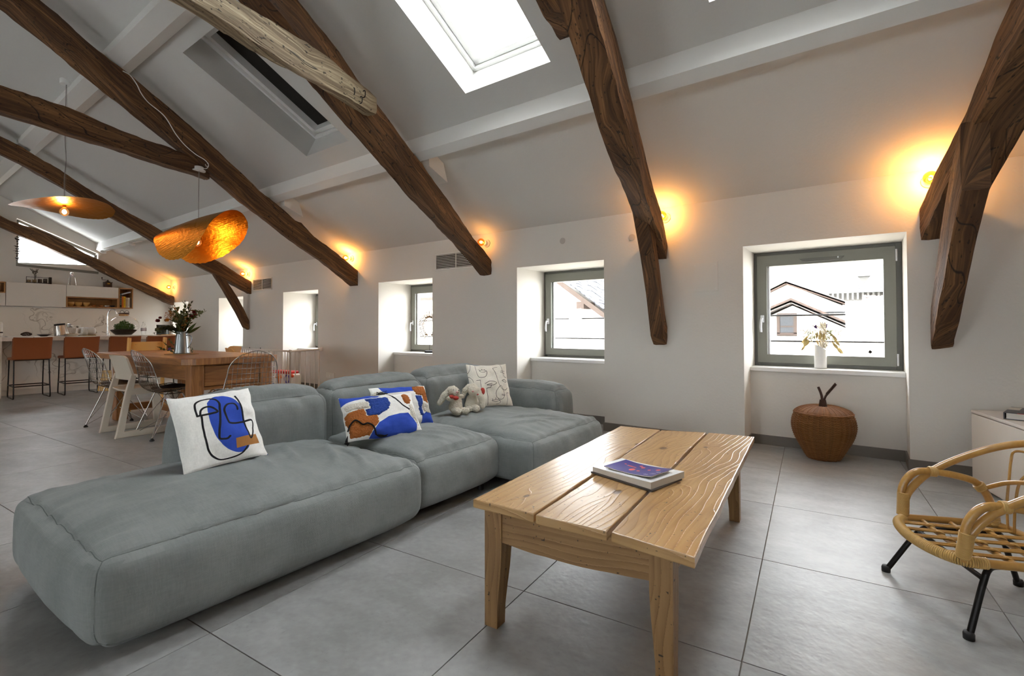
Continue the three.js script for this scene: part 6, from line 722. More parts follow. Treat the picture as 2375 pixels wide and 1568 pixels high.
// ---------------------------------------------------------------- on the window sills
{
  const x = -0.296, z = -5.08, y = 0.7015, v = thing('sill_vase', 'white cylindrical vase with a slanted mouth on the big window sill', 'vase', [x, y, z]); const wall = (r, n = 48) => { const g = new THREE.CylinderGeometry(r, r, 1, n, 1, true), p = g.attributes.position; for (let i = 0; i < p.count; i++) { const a = Math.atan2(p.getZ(i), p.getX(i)); p.setY(i, p.getY(i) < 0 ? 0.001 : 0.178 + 0.03 * Math.cos(a - 2.6)); } g.computeVertexNormals(); return g; }; const wm = phys(0xf0f0ee, 0.35, { side: THREE.DoubleSide }); part('outer_wall', [wall(0.047), wall(0.044), rod([0, 0.0, 0], [0, 0.006, 0], 0.047, 48)], wm, v);
  const rimPts = []; for (let k = 0; k < 40; k++) { const a = k / 40 * PI * 2; rimPts.push(V(Math.cos(a) * 0.0455, 0.178 + 0.03 * Math.cos(-a - 2.6 + PI * 2 * 0) , Math.sin(a) * 0.0455)); } rimPts.forEach((p) => { p.y = 0.178 + 0.03 * Math.cos(Math.atan2(p.z, p.x) - 2.6); }); part('rim', new THREE.TubeGeometry(new THREE.CatmullRomCurve3(rimPts, true), 60, 0.0018, 6, true), wm, v);
  const b = thing('dried_flowers', 'dried flowers with cream bunny tails and white plumes in the sill vase', 'flowers', [x, y + 0.15, z]); const r = rng(17), tails = [], plume = [], green = [], st = [], purple = []; const cam = V(0.25, 0, 0.97);
  const tail = (p, dir, len, rad) => { const g = new THREE.SphereGeometry(1, 8, 10), q = g.attributes.position; for (let i = 0; i < q.count; i++) { const k = 1 + 0.18 * n3(q.getX(i) * 5, q.getY(i) * 9, q.getZ(i) * 5, 3); q.setXYZ(i, q.getX(i) * rad * k, (q.getY(i) + 1) * len / 2, q.getZ(i) * rad * k); } g.computeVertexNormals(); g.applyQuaternion(new THREE.Quaternion().setFromUnitVectors(V(0, 1, 0), dir.clone().normalize())); g.translate(p.x, p.y, p.z); return g; };
  const arcStem = (a, out, h, drop, d) => { const tip = V(a * out, h - drop, d), c = new THREE.CatmullRomCurve3([V(0, 0, 0), V(a * 0.02, h * 0.5, d * 0.3), V(a * out * 0.55, h, d * 0.8), tip]); st.push(new THREE.TubeGeometry(c, 12, 0.0011, 4)); return [tip, c.getTangentAt(1)]; };
  for (let k = 0; k < 18; k++) { const s = k % 2 ? 1 : -1, u = r(), [p, d] = arcStem(s, 0.075 + u * 0.06, 0.11 + r() * 0.1, 0.03 + u * 0.075, (r() - 0.5) * 0.09); tails.push(tail(p, d, 0.05 + r() * 0.02, 0.0085)); } for (let k = 0; k < 5; k++) { const [p, d] = arcStem((r() - 0.5) * 1.2, 0.05, 0.1 + r() * 0.05, 0.0, 0.03 + r() * 0.03); tails.push(tail(p, V(0.1, 1, 0.1), 0.055, 0.01)); }
  for (let k = 0; k < 240; k++) { const s = r() < 0.68 ? 0.02 + (r() - 0.5) * 0.05 : (r() - 0.5) * 0.3, yy = Math.abs(s) > 0.06 ? 0.1 + r() * 0.11 : 0.03 + r() * 0.22, p = V(s, yy, (r() - 0.5) * 0.06 + 0.015), g = new THREE.PlaneGeometry(0.006, 0.05, 1, 3); g.rotateX((r() - 0.5) * 1.6); g.rotateZ((r() - 0.5) * 1.8 - s * 5); g.rotateY(r() * 3); g.translate(p.x, p.y, p.z); plume.push(g); } for (let k = 0; k < 70; k++) { const s = (r() < 0.5 ? -1 : 1) * (0.03 + r() * 0.065), g = new THREE.PlaneGeometry(0.005, 0.036, 1, 2); g.rotateZ((r() - 0.5) * 2 - s * 8); g.rotateY(r() * 3); g.translate(s, 0.1 + r() * 0.09, (r() - 0.5) * 0.05); green.push(g); }
  for (const [a, h] of [[-0.042, 0.225], [0.045, 0.225], [-0.03, 0.215]]) for (let k = 0; k < 14; k++) purple.push(ball(0.0055, a + (r() - 0.5) * 0.024, h + (r() - 0.5) * 0.026, (r() - 0.5) * 0.02, 1, 1, 1, 6));
  const dbl = (c) => new THREE.MeshPhysicalMaterial({ color: c, roughness: 0.95, side: THREE.DoubleSide, transmission: 0 }); part('stems', st, std(0xb59a63, 0.9), b); part('bunny_tails', tails, std(0xd3bd83, 0.95), b).userData.kind = 'stuff'; part('white_plume', plume, dbl(0xf0e8d8), b).userData.kind = 'stuff'; part('green_sprays', green, dbl(0x6b7a2c), b).userData.kind = 'stuff'; part('purple_heads', purple, std(0x4a2a62, 0.9), b);
}
{
  const o = thing('shell_necklace', 'shell necklace with white feathers on a black stand in a niche window', 'ornament', [-5.17, 0.7015, -5.12], 0.45); part('stand_base', box(0.16, 0.028, 0.1, 0.02, 0.014, 0, 0.003), M.black, o); part('rod', rod([0.0, 0.028, 0], [0.0, 0.26, 0], 0.003, 8), M.blackMetal, o); part('cross_bar', rod([-0.03, 0.235, 0], [0.05, 0.235, 0], 0.002, 6), M.blackMetal, o);
  const sh = [], cord = [], fe = [], r = rng(23); for (let k = 0; k <= 44; k++) { const a = -PI * 0.5 + 0.32 + k / 44 * (PI * 2 - 0.64), x = 0.085 * Math.cos(a), y = 0.39 + 0.125 * Math.sin(a), g = ball(0.013, 0, 0, 0, 1.7, 0.5, 0.8, 7); g.rotateZ(a); g.translate(x * 1.14, 0.39 + (y - 0.39) * 1.12, 0.004 * (k % 2)); sh.push(g); cord.push([x * 0.88, 0.39 + (y - 0.39) * 0.9, 0]); }
  for (let k = 0; k < 46; k++) { const a = -PI * 0.5 + 0.5 + k / 45 * (PI * 2 - 1.0), l = 0.07 + r() * 0.05, g = new THREE.PlaneGeometry(l, 0.016, 4, 1), p = g.attributes.position; for (let i = 0; i < p.count; i++) p.setY(i, p.getY(i) * (1 - Math.abs(p.getX(i)) / l * 1.2)); g.rotateX((r() - 0.5) * 1.2); g.rotateZ(a + (r() - 0.5) * 0.3); g.translate(Math.cos(a) * (0.105 + l * 0.5), 0.39 + Math.sin(a) * (0.14 + l * 0.5), -0.012); fe.push(g); }
  part('shells', sh, std(0x8a6a44, 0.5), o); part('inner_cord', tube(cord, 0.004, 80, 6), std(0x8d4a3a, 0.8), o); part('feathers', fe, new THREE.MeshPhysicalMaterial({ color: 0xeee8dc, roughness: 0.9, side: THREE.DoubleSide }), o).userData.kind = 'stuff';
}
// ---------------------------------------------------------------- on the walls and beams
function vent(label, x0, x1, y0, y1, split) {
  const o = thing('air_grille', label, 'vent', [(x0 + x1) / 2, (y0 + y1) / 2, ZW]), w = x1 - x0, h = y1 - y0, f = 0.018; part('frame', [box2(-w / 2, w / 2, h / 2 - f, h / 2, 0, 0.012, 0.002), box2(-w / 2, w / 2, -h / 2, -h / 2 + f, 0, 0.012, 0.002), box2(-w / 2, -w / 2 + f, -h / 2, h / 2, 0, 0.012, 0.002), box2(w / 2 - f, w / 2, -h / 2, h / 2, 0, 0.012, 0.002), box2(-0.004, 0.004, -h / 2, h / 2, 0.001, 0.011)], M.whitePaint, o); part('duct', box2(-w / 2 + f, w / 2 - f, -h / 2 + f, h / 2 - f, 0.0005, 0.0015), M.black, o);
  const n = 9; for (let k = 0; k < n; k++) { const y = -h / 2 + f + (k + 0.5) * (h - 2 * f) / n, g = box2(-w / 2 + f, w / 2 - f, -0.0022, 0.0022, -0.005, 0.005); g.rotateX(0.5); g.translate(0, y, 0.0075); part('slat', g, M.whitePaint, o); }
}
vent('wide white air grille in the wall, left of a rafter end', -4.6, -3.86, 1.825, 2.045); vent('small white air grille near the far rafter with the knee brace', -9.44, -8.74, 1.775, 2.0);
{ const o = thing('access_panel', 'square white access panel on the wall left of the big window', 'wall panel', [-1.16, 1.53, ZW]); part('panel', box(0.222, 0.27, 0.007, 0, 0, 0.0035, 0.002), M.wall, o); for (const [x, y] of [[-0.09, -0.11], [0.09, -0.11], [0.09, 0.11], [-0.09, 0.11]]) part('screw', rod([x, y, 0.006], [x, y, 0.0085], 0.004, 10), M.whitePaint, o); }
{ const mk = (label, x, y) => { const o = thing('cover_plate', label, 'cover plate', [x, y, ZW]); part('disc', lathe([[0, 0.006], [0.03, 0.006], [0.034, 0.003], [0.034, 0], [0, 0]], 32).rotateX(PI / 2), std(0xbdb6ae, 0.7), o); return o; }; mk('small round cover plate on the wall over a deep niche window', -2.66, 2.02); mk('small round cover plate on the wall beside the slanting oak post', -1.86, 1.97); }
{ const o = thing('wall_outlets', 'white triple outlet plate low on the wall behind the sofa', 'socket', [-6.935, 0.305, ZW]); part('plate', box(0.22, 0.085, 0.01, 0, 0, 0.005, 0.003), M.porcelain, o); for (const x of [-0.07, 0, 0.07]) part('insert', box(0.05, 0.05, 0.004, x, 0, 0.011, 0.002), M.porcelain, o); }
{ const o = thing('electric_cable', 'thin white cable looping down the dark oak rafter to a hook', 'cable', [0, 0, 0]); const X4 = (z) => 0.04 * z * z + 0.394 * z - 5.277 + 0.018; const pts = [[-1.6, 3.56], [-1.66, 3.55], [-1.72, 3.49], [-1.76, 3.42], [-1.82, 3.36], [-1.98, 3.28], [-2.1, 3.13], [-2.19, 3.05], [-2.3, 2.99], [-2.42, 2.95], [-2.45, 2.91], [-2.43, 2.87], [-2.36, 2.85]].map(([z, y]) => [X4(z), y, z]); part('cord', tube(pts, 0.0045, 90, 7), M.whiteGloss, o); const [hx, hy, hz] = [X4(-2.44), 2.91, -2.44]; part('hook', tube([[hx - 0.03, hy + 0.02, hz], [hx + 0.012, hy + 0.02, hz], [hx + 0.016, hy - 0.012, hz], [hx + 0.006, hy - 0.02, hz + 0.015], [hx + 0.012, hy, hz + 0.03]], 0.003, 24, 6), M.whiteGloss, o); }
{ const spot = (label, x, y, z) => { const o = thing('spot_lamp', label, 'lamp', [x, y, z]); part('head', lathe([[0, 0], [0.045, 0], [0.05, 0.02], [0.05, 0.03], [0.02, 0.045], [0, 0.045]], 24).rotateZ(2.6), M.whitePaint, o); part('arm', tube([[0, 0, 0], [0.03, 0.03, -0.06], [0.02, 0.05, -0.14]], 0.009, 10, 7), M.whitePaint, o); return o; }; spot('small white spot lamp on the purlin, nearer the gold pendant', -10.6, 2.6, -3.1); spot('small white spot lamp on the purlin, nearer the kitchen window', -12.2, 2.6, -3.1); const tr = thing('light_track', 'thin white light track along the purlin by the spot lamps', 'track', [-11.5, 2.745, -3.26]); part('rail', box(2.6, 0.03, 0.025, 0, 0, 0.0, 0.003), M.whitePaint, tr); }
// ---------------------------------------------------------------- plush rabbits
{
  const tuftB = tex(256, 256, (u, v) => 255 * fbm(u, v, 40, 40, 3, 15), false, [10, 10]); M.plush = phys(0xe6dfcd, 1, { bumpMap: tuftB, bumpScale: 0.006, sheen: 0.4, sheenColor: new THREE.Color(0xfff4e0) }); M.bow = std(0xb8443c, 0.9); M.nose = std(0xd9a29a, 0.9);
  const R3 = V(0.812, 0, -0.583), U3 = V(0, 1, 0), T3 = V(0.583, 0, 0.812);
  function rabbit(label, pos, scale, bones, extra) { // bones: [ax, ay, az, ar, bx, by, bz, br] in crop pixels / 1000; x right, y up, z towards the viewer
    const o = thing('plush_rabbit', label, 'soft toy', pos), all = bones.flatMap((b) => [[b[0], b[1], b[2], b[3]], [b[4], b[5], b[6], b[7]]]), lo = V(9, 9, 9), hi = V(-9, -9, -9); for (const [x, y, z, r] of all) { lo.min(V(x - r, y - r, z - r)); hi.max(V(x + r, y + r, z + r)); } const c = lo.clone().add(hi).multiplyScalar(0.5), h = Math.max(hi.x - lo.x, hi.y - lo.y, hi.z - lo.z) * 0.56, N = 84, mc = new MarchingCubes(N, new THREE.MeshBasicMaterial(), false, false, 400000); mc.isolation = 0; let i = 0;
    for (let k = 0; k < N; k++) for (let j = 0; j < N; j++) for (let l = 0; l < N; l++, i++) { const x = c.x + (l / N * 2 - 1) * h, y = c.y + (j / N * 2 - 1) * h, z = c.z + (k / N * 2 - 1) * h; let d = 9; for (const b of bones) { const ex = b[4] - b[0], ey = b[5] - b[1], ez = b[6] - b[2], q = ex * ex + ey * ey + ez * ez, t = q > 0 ? clamp(((x - b[0]) * ex + (y - b[1]) * ey + (z - b[2]) * ez) / q, 0, 1) : 0, dd = Math.hypot(x - b[0] - t * ex, y - b[1] - t * ey, z - b[2] - t * ez) - lerp(b[3], b[7], t), w = clamp(0.5 + 0.5 * (dd - d) / 0.022, 0, 1); d = lerp(dd, d, w) - 0.022 * w * (1 - w); } mc.field[i] = -(d + 0.006 * n3(x * 34, y * 34, z * 34, 5) + 0.004 * n3(x * 70, y * 70, z * 70, 8)); }
    mc.update(); const n = mc.count, p = new Float32Array(mc.positionArray.subarray(0, n * 3)), nm = new Float32Array(mc.normalArray.subarray(0, n * 3)); const g = new THREE.BufferGeometry(), P = new Float32Array(n * 3), Q = new Float32Array(n * 3); const put = (x, y, z) => R3.clone().multiplyScalar(x).add(U3.clone().multiplyScalar(y)).add(T3.clone().multiplyScalar(z)); for (let k = 0; k < n; k++) { const a = put((c.x + p[k * 3] * h) * scale, (c.y + p[k * 3 + 1] * h) * scale, (c.z + p[k * 3 + 2] * h) * scale), b = put(nm[k * 3], nm[k * 3 + 1], nm[k * 3 + 2]).normalize(); P.set([a.x, a.y, a.z], k * 3); Q.set([b.x, b.y, b.z], k * 3); } g.setAttribute('position', new THREE.BufferAttribute(P, 3)); g.setAttribute('normal', new THREE.BufferAttribute(Q, 3)); part('body', uvm(g), M.plush, o);
    const S = (x, y, z) => put(x * scale, y * scale, z * scale); extra(o, S, scale); return o;
  }
  const eye = (o, S, pts, s) => pts.forEach(([x, y, z]) => { const p = S(x, y, z); part('eye', ball(0.011 * s, p.x, p.y, p.z, 1, 1, 1, 8), M.black, o); });
  rabbit('cream plush rabbit leaning left, coral scarf at its neck', [-2.555, 0.398, -2.81], 0.4, [[0.0, 0.14, -0.02, 0.135, 0.01, 0.24, -0.02, 0.11], [-0.05, 0.445, 0.0, 0.102, 0.01, 0.425, 0.05, 0.085], [-0.12, 0.47, -0.02, 0.05, -0.21, 0.36, 0.02, 0.062], [-0.21, 0.36, 0.02, 0.062, -0.3, 0.22, 0.06, 0.05], [-0.08, 0.3, 0.05, 0.05, -0.12, 0.31, 0.1, 0.045], [0.07, 0.34, -0.02, 0.045, 0.12, 0.34, -0.02, 0.04], [0.0, 0.07, 0.06, 0.075, 0.06, 0.07, 0.14, 0.07], [0.12, 0.075, 0.02, 0.055, 0.22, 0.075, 0.07, 0.06]], (o, S, s) => { const nz = S(0.045, 0.44, 0.135); part('nose', ball(0.02 * s, nz.x, nz.y, nz.z, 1.2, 0.8, 1, 8), M.nose, o); eye(o, S, [[-0.03, 0.475, 0.1], [0.075, 0.47, 0.095]], s); const g = []; for (let k = 0; k < 2; k++) { const p = S(-0.06 + k * 0.08, 0.345 - k * 0.02, 0.085 + k * 0.03); g.push(ball(0.055 * s, p.x, p.y, p.z, 1.1, 0.7, 1, 12)); } part('scarf', g, M.bow, o); });
  rabbit('cream plush rabbit sitting upright beside the line-face cushion', [-2.53, 0.398, -2.965], 0.4, [[0.0, 0.13, -0.02, 0.13, 0.01, 0.24, -0.02, 0.105], [0.03, 0.445, 0.0, 0.11, 0.04, 0.42, 0.06, 0.1], [-0.05, 0.5, -0.02, 0.05, -0.12, 0.42, 0.01, 0.05], [-0.12, 0.42, 0.01, 0.05, -0.16, 0.3, 0.04, 0.04], [0.14, 0.43, 0.02, 0.05, 0.2, 0.29, 0.06, 0.06], [0.2, 0.29, 0.06, 0.06, 0.235, 0.12, 0.08, 0.052], [0.06, 0.075, 0.05, 0.068, 0.12, 0.08, 0.13, 0.068], [-0.06, 0.07, 0.04, 0.06, -0.02, 0.065, 0.12, 0.055]], (o, S, s) => { const nz = S(0.05, 0.42, 0.165); part('nose', ball(0.022 * s, nz.x, nz.y, nz.z, 1.2, 0.8, 1, 8), M.nose, o); eye(o, S, [[-0.03, 0.465, 0.1], [0.11, 0.46, 0.1]], s); const p = S(0.23, 0.4, -0.02), q = S(0.15, 0.35, 0.06); part('bow', [ball(0.06 * s, p.x, p.y, p.z, 0.8, 1.2, 0.8, 12), ball(0.035 * s, q.x, q.y, q.z, 1.2, 0.7, 1, 10)], M.bow, o); });
}
// white plaster fins that close the roof above the rafters, beside the purlin
{ const fin = (x, w) => box2(x - w, x, 0, 0.2, 0, 0.1); const f = []; for (const [x0, x1] of [[-3.56, -3.44], [-6.2, -6.08], [-9.6, -9.5]]) { const g = extrude([[3.39, 2.84], [3.4, 2.66], [3.66, 2.56], [3.6, 2.745]], x1 - x0); g.rotateY(PI / 2); g.translate(x0, 0, 0); f.push(uvm(g)); } struct('trim_3', f, M.wall); }
// ---------------------------------------------------------------- the town outside the windows
{
  const wallTex = tex(512, 512, (u, v) => mix3([196, 186, 172], [226, 220, 210], fbm(u, v, 8, 8, 5, 3)), true, [1 / 4, 1 / 4]); M.render = std(0xffffff, 0.95, { map: wallTex }); M.rooftile = std(0x574239, 0.9); M.rooftile2 = std(0x43342d, 0.9); M.slate = std(0x3f3f44, 0.85); M.slate2 = std(0x34353a, 0.85); M.timberOut = std(0x32251c, 0.8); M.darkPane = std(0x14181d, 0.3); M.stone = std(0x54524e, 0.9);
  // canal-tile roof plane between an eaves line and a ridge line
  function tiledRoof(o, a, b, c, d, nu, nv, mats, flat) { // a-b eaves, d-c ridge
    const A = V(...a), B = V(...b), C = V(...c), D = V(...d), n = B.clone().sub(A).cross(D.clone().sub(A)).normalize(); if (n.y < 0) n.negate(); const g = [[], []]; const r = rng(nu * 7 + nv);
    for (let j = 0; j < nv; j++) for (let i = 0; i < nu; i++) { const P = (u, v) => A.clone().lerp(B, u).lerp(D.clone().lerp(C, u), v), p = P((i + 0.5) / nu, j / nv), q = P((i + 0.5) / nu, Math.min(1, (j + 1.25) / nv)), w = P((i + 1) / nu, j / nv).distanceTo(P(i / nu, j / nv)), l = p.distanceTo(q); const k = flat ? new THREE.BoxGeometry(w * 0.97, 0.018, l) : new THREE.CylinderGeometry(w * 0.46, w * 0.52, l, 7, 1, true, -PI / 2, PI); if (!flat) { k.rotateX(PI / 2); k.scale(1, 0.8, 1); } const z = q.clone().sub(p).normalize(), x = V().crossVectors(n, z).normalize(); k.applyMatrix4(new THREE.Matrix4().makeBasis(x, n, z)); const m = p.clone().lerp(q, 0.5).add(n.clone().multiplyScalar(0.03 + 0.02 * r() + (flat ? 0.012 * (1 - j / nv) : 0))); k.translate(m.x, m.y, m.z); g[r() < 0.6 ? 0 : 1].push(k); }
    const ms = g.map((l, i) => l.length && part('roof_tiles', l, mats[i], o)).filter(Boolean); ms.forEach((m) => { m.userData.kind = 'stuff'; m.material.side = THREE.DoubleSide; });
  }
  const slab = (pts, t) => { const A = pts.map((p) => V(...p)), n = A[1].clone().sub(A[0]).cross(A[2].clone().sub(A[0])).normalize(), pos = [], f = (...q) => q.forEach((v) => pos.push(v.x, v.y, v.z)); const L = A.map((p) => p.clone().add(n.clone().multiplyScalar(-t))); const tri = (a, b, c) => f(a, b, c); tri(A[0], A[1], A[2]); tri(A[0], A[2], A[3]); tri(L[0], L[2], L[1]); tri(L[0], L[3], L[2]); for (let i = 0; i < 4; i++) { const j = (i + 1) % 4; tri(A[i], L[i], L[j]); tri(A[i], L[j], A[j]); } const g = new THREE.BufferGeometry(); g.setAttribute('position', new THREE.Float32BufferAttribute(pos, 3)); g.computeVertexNormals(); return uvm(g); };
  const gable = (x0, x1, yl, xr, yr, y1, zf, depth, y0 = -9) => { const g = extrude([[x0, y0], [x1, y0], [x1, y1], [xr, yr], [x0, yl]], depth); g.translate(0, 0, zf - depth); return uvm(g); };
  const win = (o, x0, x1, y0, y1, z) => { const f = part('window', [box2(x0 - 0.05, x1 + 0.05, y0 - 0.05, y0 + 0.02, z, z + 0.06), box2(x0 - 0.05, x1 + 0.05, y1 - 0.02, y1 + 0.05, z, z + 0.06), box2(x0 - 0.05, x0 + 0.02, y0, y1, z, z + 0.06), box2(x1 - 0.02, x1 + 0.05, y0, y1, z, z + 0.06), box2(x0, x1, lerp(y0, y1, 0.36), lerp(y0, y1, 0.42), z, z + 0.05)], M.timberOut, o); part('pane', box2(x0, x1, y0, y1, z + 0.005, z + 0.02), M.darkPane, f); part('sill', box2(x0 - 0.15, x1 + 0.15, y0 - 0.12, y0 - 0.06, z, z + 0.14), M.stone, f); };
  { // nearest gabled house
    const z = -14, o = thing('gabled_house', 'white gabled house with one red-framed window, seen through the big window', 'house', [0, 0, 0]); const k = (x, y) => [x * 0.7 , 1.06 + (y - 1.06) * 0.7]; // measured at z = -20
    const [xr, yr] = k(-1.99, 2.02), [xl, yl] = k(-3.3, 1.38), [x1, y1] = k(0.16, 0.9); part('wall', gable(xl, x1 - 0.1, yl - 0.12, xr, yr - 0.12, y1 - 0.06, z, 6), M.render, o);
    const ov = z + 0.35; for (const [p, q] of [[[xl - 0.1, yl], [xr, yr]], [[xr, yr], [x1, y1]]]) { part('barge_board', slab([[p[0], p[1] - 0.05, ov], [q[0], q[1] - 0.05, ov], [q[0], q[1] + 0.06, ov], [p[0], p[1] + 0.06, ov]], 0.05), M.timberOut, o); part('roof_slab', slab([[p[0], p[1], ov], [q[0], q[1], ov], [q[0], q[1], z - 6], [p[0], p[1], z - 6]], 0.06), M.stone, o); }
    tiledRoof(o, [x1, y1, ov], [x1, y1, z - 6], [xr, yr, z - 6], [xr, yr, ov], 24, 9, [M.rooftile, M.rooftile2]); tiledRoof(o, [xl - 0.1, yl, z - 6], [xl - 0.1, yl, ov], [xr, yr, ov], [xr, yr, z - 6], 24, 6, [M.rooftile, M.rooftile2]);
    const [wx0, wy1] = k(-2.42, 1.5), [wx1, wy0] = k(-1.93, 0.85); win(o, wx0, wx1, wy0, wy1, z); const [vx0, vy1] = k(-2.4, 0.03); win(o, vx0, vx0 + 0.36, vy1 - 1.1, vy1 - 0.06, z);
  }
  { const z = -21, o = thing('gabled_house', 'larger pale gabled house with a chimney behind the nearest house', 'house', [0, 0, 0]), s = 1.05, k = (x, y) => [x * s, 1.06 + (y - 1.06) * s]; const [xr, yr] = k(-2.15, 2.64), [xl, yl] = k(-3.9, 1.75), [x1, y1] = k(-0.2, 1.75); part('wall', gable(xl, x1, yl, xr, yr, y1 - 0.1, z, 8), M.render, o); for (const [p, q] of [[[xl, yl], [xr, yr]], [[xr, yr], [x1 + 0.3, y1 - 0.12]]]) { part('barge_board', slab([[p[0], p[1], z + 0.4], [q[0], q[1], z + 0.4], [q[0], q[1] + 0.1, z + 0.4], [p[0], p[1] + 0.1, z + 0.4]], 0.08), M.stone, o); part('roof_slab', slab([[p[0], p[1] + 0.06, z + 0.4], [q[0], q[1] + 0.06, z + 0.4], [q[0], q[1] + 0.06, z - 8], [p[0], p[1] + 0.06, z - 8]], 0.08), M.rooftile2, o); } const [cx, cy] = k(-1.78, 2.92); part('chimney', [box2(cx - 0.3, cx + 0.3, cy - 1.5, cy, z - 2.5, z - 2), box2(cx - 0.36, cx + 0.36, cy - 0.08, cy + 0.02, z - 2.56, z - 1.94)], M.render, o); const [wx, wy] = k(-2.78, 1.75); win(o, wx - 0.15, wx + 0.06, wy - 0.5, wy, z); part('drain_pipe', rod([xr - 0.55, yr - 0.9, z + 0.06], [xr - 0.55, yr - 3, z + 0.06], 0.05), std(0xb09a5a, 0.7), o); }
  { // church beyond
    const z = -48, s = 2.4, k = (x, y) => [x * s, 1.06 + (y - 1.06) * s], o = thing('church', 'grey slate church roof with a columned lantern, farthest in the big window', 'church', [0, 0, 0]); const P = (x, y, dz = 0) => [...k(x, y), z + dz]; const e = P(-1.1, 2.25), f = P(1.6, 2.25); tiledRoof(o, e, P(0.25, 2.25), P(-0.1, 2.98, -6), P(-0.72, 2.98, -6), 44, 26, [M.slate, M.slate2], true); tiledRoof(o, P(-0.1, 2.2, 1), f, P(1.6, 3.3, -5), P(0.55, 3.3, -5), 48, 30, [M.slate, M.slate2], true); part('wall', [box2(k(-1.0, 0)[0], k(1.6, 0)[0], -9, k(0, 2.25)[1], z - 7, z - 0.3), ], M.stone, o); const [x0, yb] = k(-0.3, 3.2), [x1] = k(0.38, 3); for (let i = 0; i < 6; i++) part('column', rod([lerp(x0, x1, i / 5), yb - 0.05, z - 8], [lerp(x0, x1, i / 5), yb + 1.9, z - 8], 0.1, 10), M.stone, o); part('cornice', [box2(x0 - 0.2, x1 + 0.2, yb - 0.35, yb, z - 9, z - 7.8), box2(x0 - 0.2, x1 + 0.2, yb + 1.9, yb + 2.4, z - 9, z - 7.8), box2(x0, x1, yb - 1.5, yb - 0.3, z - 9, z - 8)], M.stone, o); for (let i = 0; i < 12; i++) { const [bx, by] = k(-0.95 + i * 0.14, 2.0); part('baluster', box2(bx, bx + 0.14, by, by + 0.55, z - 0.3, z), M.stone, o); }
  }
  { // lower tiled roofs on the right
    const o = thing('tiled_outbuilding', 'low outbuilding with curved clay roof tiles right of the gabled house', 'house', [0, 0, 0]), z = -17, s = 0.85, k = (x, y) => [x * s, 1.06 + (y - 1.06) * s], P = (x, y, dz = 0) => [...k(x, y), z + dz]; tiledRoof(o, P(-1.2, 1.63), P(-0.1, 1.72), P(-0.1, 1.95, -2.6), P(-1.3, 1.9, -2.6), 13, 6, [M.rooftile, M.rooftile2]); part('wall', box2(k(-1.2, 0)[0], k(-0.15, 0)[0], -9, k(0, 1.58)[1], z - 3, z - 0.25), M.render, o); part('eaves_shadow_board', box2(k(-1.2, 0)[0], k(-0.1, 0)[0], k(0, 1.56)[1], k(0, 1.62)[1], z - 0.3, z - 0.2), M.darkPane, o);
    const q = thing('tiled_outbuilding', 'small house with clay tiled roofs at the right of the big window', 'house', [0, 0, 0]); tiledRoof(q, P(0.02, 1.92), P(0.9, 1.86), P(0.9, 2.2, -2), P(0.05, 2.25, -2), 9, 5, [M.rooftile, M.rooftile2]); part('wall', [box2(k(0.02, 0)[0], k(0.9, 0)[0], -9, k(0, 1.88)[1], z - 2.5, z - 0.2)], M.render, q); tiledRoof(q, P(-0.02, 1.5, 1), P(0.9, 1.47, 1), P(0.9, 1.78, -0.2), P(0.1, 1.7, -0.2), 9, 4, [M.rooftile, M.rooftile2]); win(q, k(0.18, 0)[0], k(0.27, 0)[0], k(0, 1.7)[1], k(0, 1.84)[1], z - 0.2); win(q, k(0.08, 0)[0], k(0.22, 0)[0], k(0, 1.2)[1], k(0, 1.42)[1], z - 0.2);
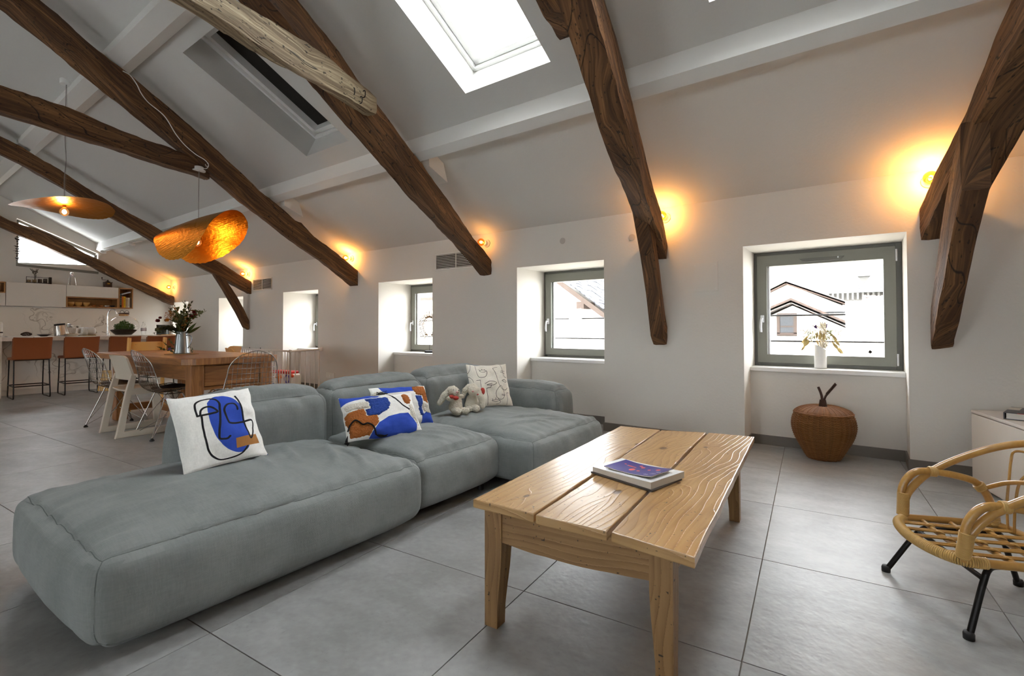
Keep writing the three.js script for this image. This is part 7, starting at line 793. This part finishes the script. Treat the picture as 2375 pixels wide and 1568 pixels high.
    const w = thing('white_outhouse', 'pale low roof and gable at the lower right of the big window', 'house', [0, 0, 0]); const zz = -11; part('wall', gable(-0.75, 0.6, -0.35, 0.12, 0.62, 0.3, zz, 3), M.render, w); part('roof_slab', slab([[-0.95, -0.42, zz + 0.2], [0.12, 0.66, zz + 0.2], [0.12, 0.66, zz - 3], [-0.95, -0.42, zz - 3]], 0.05), M.stone, w); part('roof_slab', slab([[0.12, 0.66, zz + 0.2], [0.75, 0.3, zz + 0.2], [0.75, 0.3, zz - 3], [0.12, 0.66, zz - 3]], 0.05), M.stone, w); part('garden_shrub', ball(0.3, 0.2, 0.1, zz + 0.6, 1.2, 0.8, 0.6, 12), std(0x5d7a4a, 0.95), w);
  }
  { // slate roof with deep eaves close outside the second window
    const o = thing('slate_house', 'house with a steep slate roof and deep timber eaves outside the niche window', 'house', [0, 0, 0]), z = -9.6; const a = [-5.85, 2.36, z], b = [-3.8, 0.92, z]; tiledRoof(o, [b[0], b[1], z], [b[0], b[1], z - 5], [a[0], a[1] + 0.02, z - 5], [a[0], a[1] + 0.02, z], 26, 18, [M.slate, M.slate2], true); part('barge_board', slab([[a[0], a[1] - 0.12, z + 0.03], [b[0], b[1] - 0.12, z + 0.03], [b[0], b[1], z + 0.03], [a[0], a[1], z + 0.03]], 0.05), M.timberOut, o); part('wall', gable(-9, -4.0, 0.2, -5.9, 2.2, 0.9, z - 0.5, 5), M.render, o); for (const t of [0.4, 0.75, 0.95]) { const x = lerp(a[0], b[0], t), y = lerp(a[1], b[1], t) - 0.2; part('purlin_end', box2(x - 0.09, x + 0.09, y - 0.1, y + 0.06, z - 0.55, z + 0.02), M.timberOut, o); }
    const n = thing('rendered_house', 'pale rendered house wall close outside the left niche windows', 'house', [0, 0, 0]); part('wall', box2(-17, -9.6, -9, 2.2, -16, -12), M.render, n); part('roof_slab', slab([[-17.3, 2.1, -11.7], [-9.4, 2.1, -11.7], [-9.4, 3.4, -15], [-17.3, 3.4, -15]], 0.1), M.rooftile2, n); part('pilaster', box2(-10.6, -10.0, -2, 2.1, -12, -11.9), M.stone, n);
  }
  { const g = mesh('ground', uvm(box2(-60, 40, -9.2, -9, -70, -6)), std(0x9a958c, 0.95)); g.userData.kind = 'structure'; }
}
renderer.render(scene, camera);
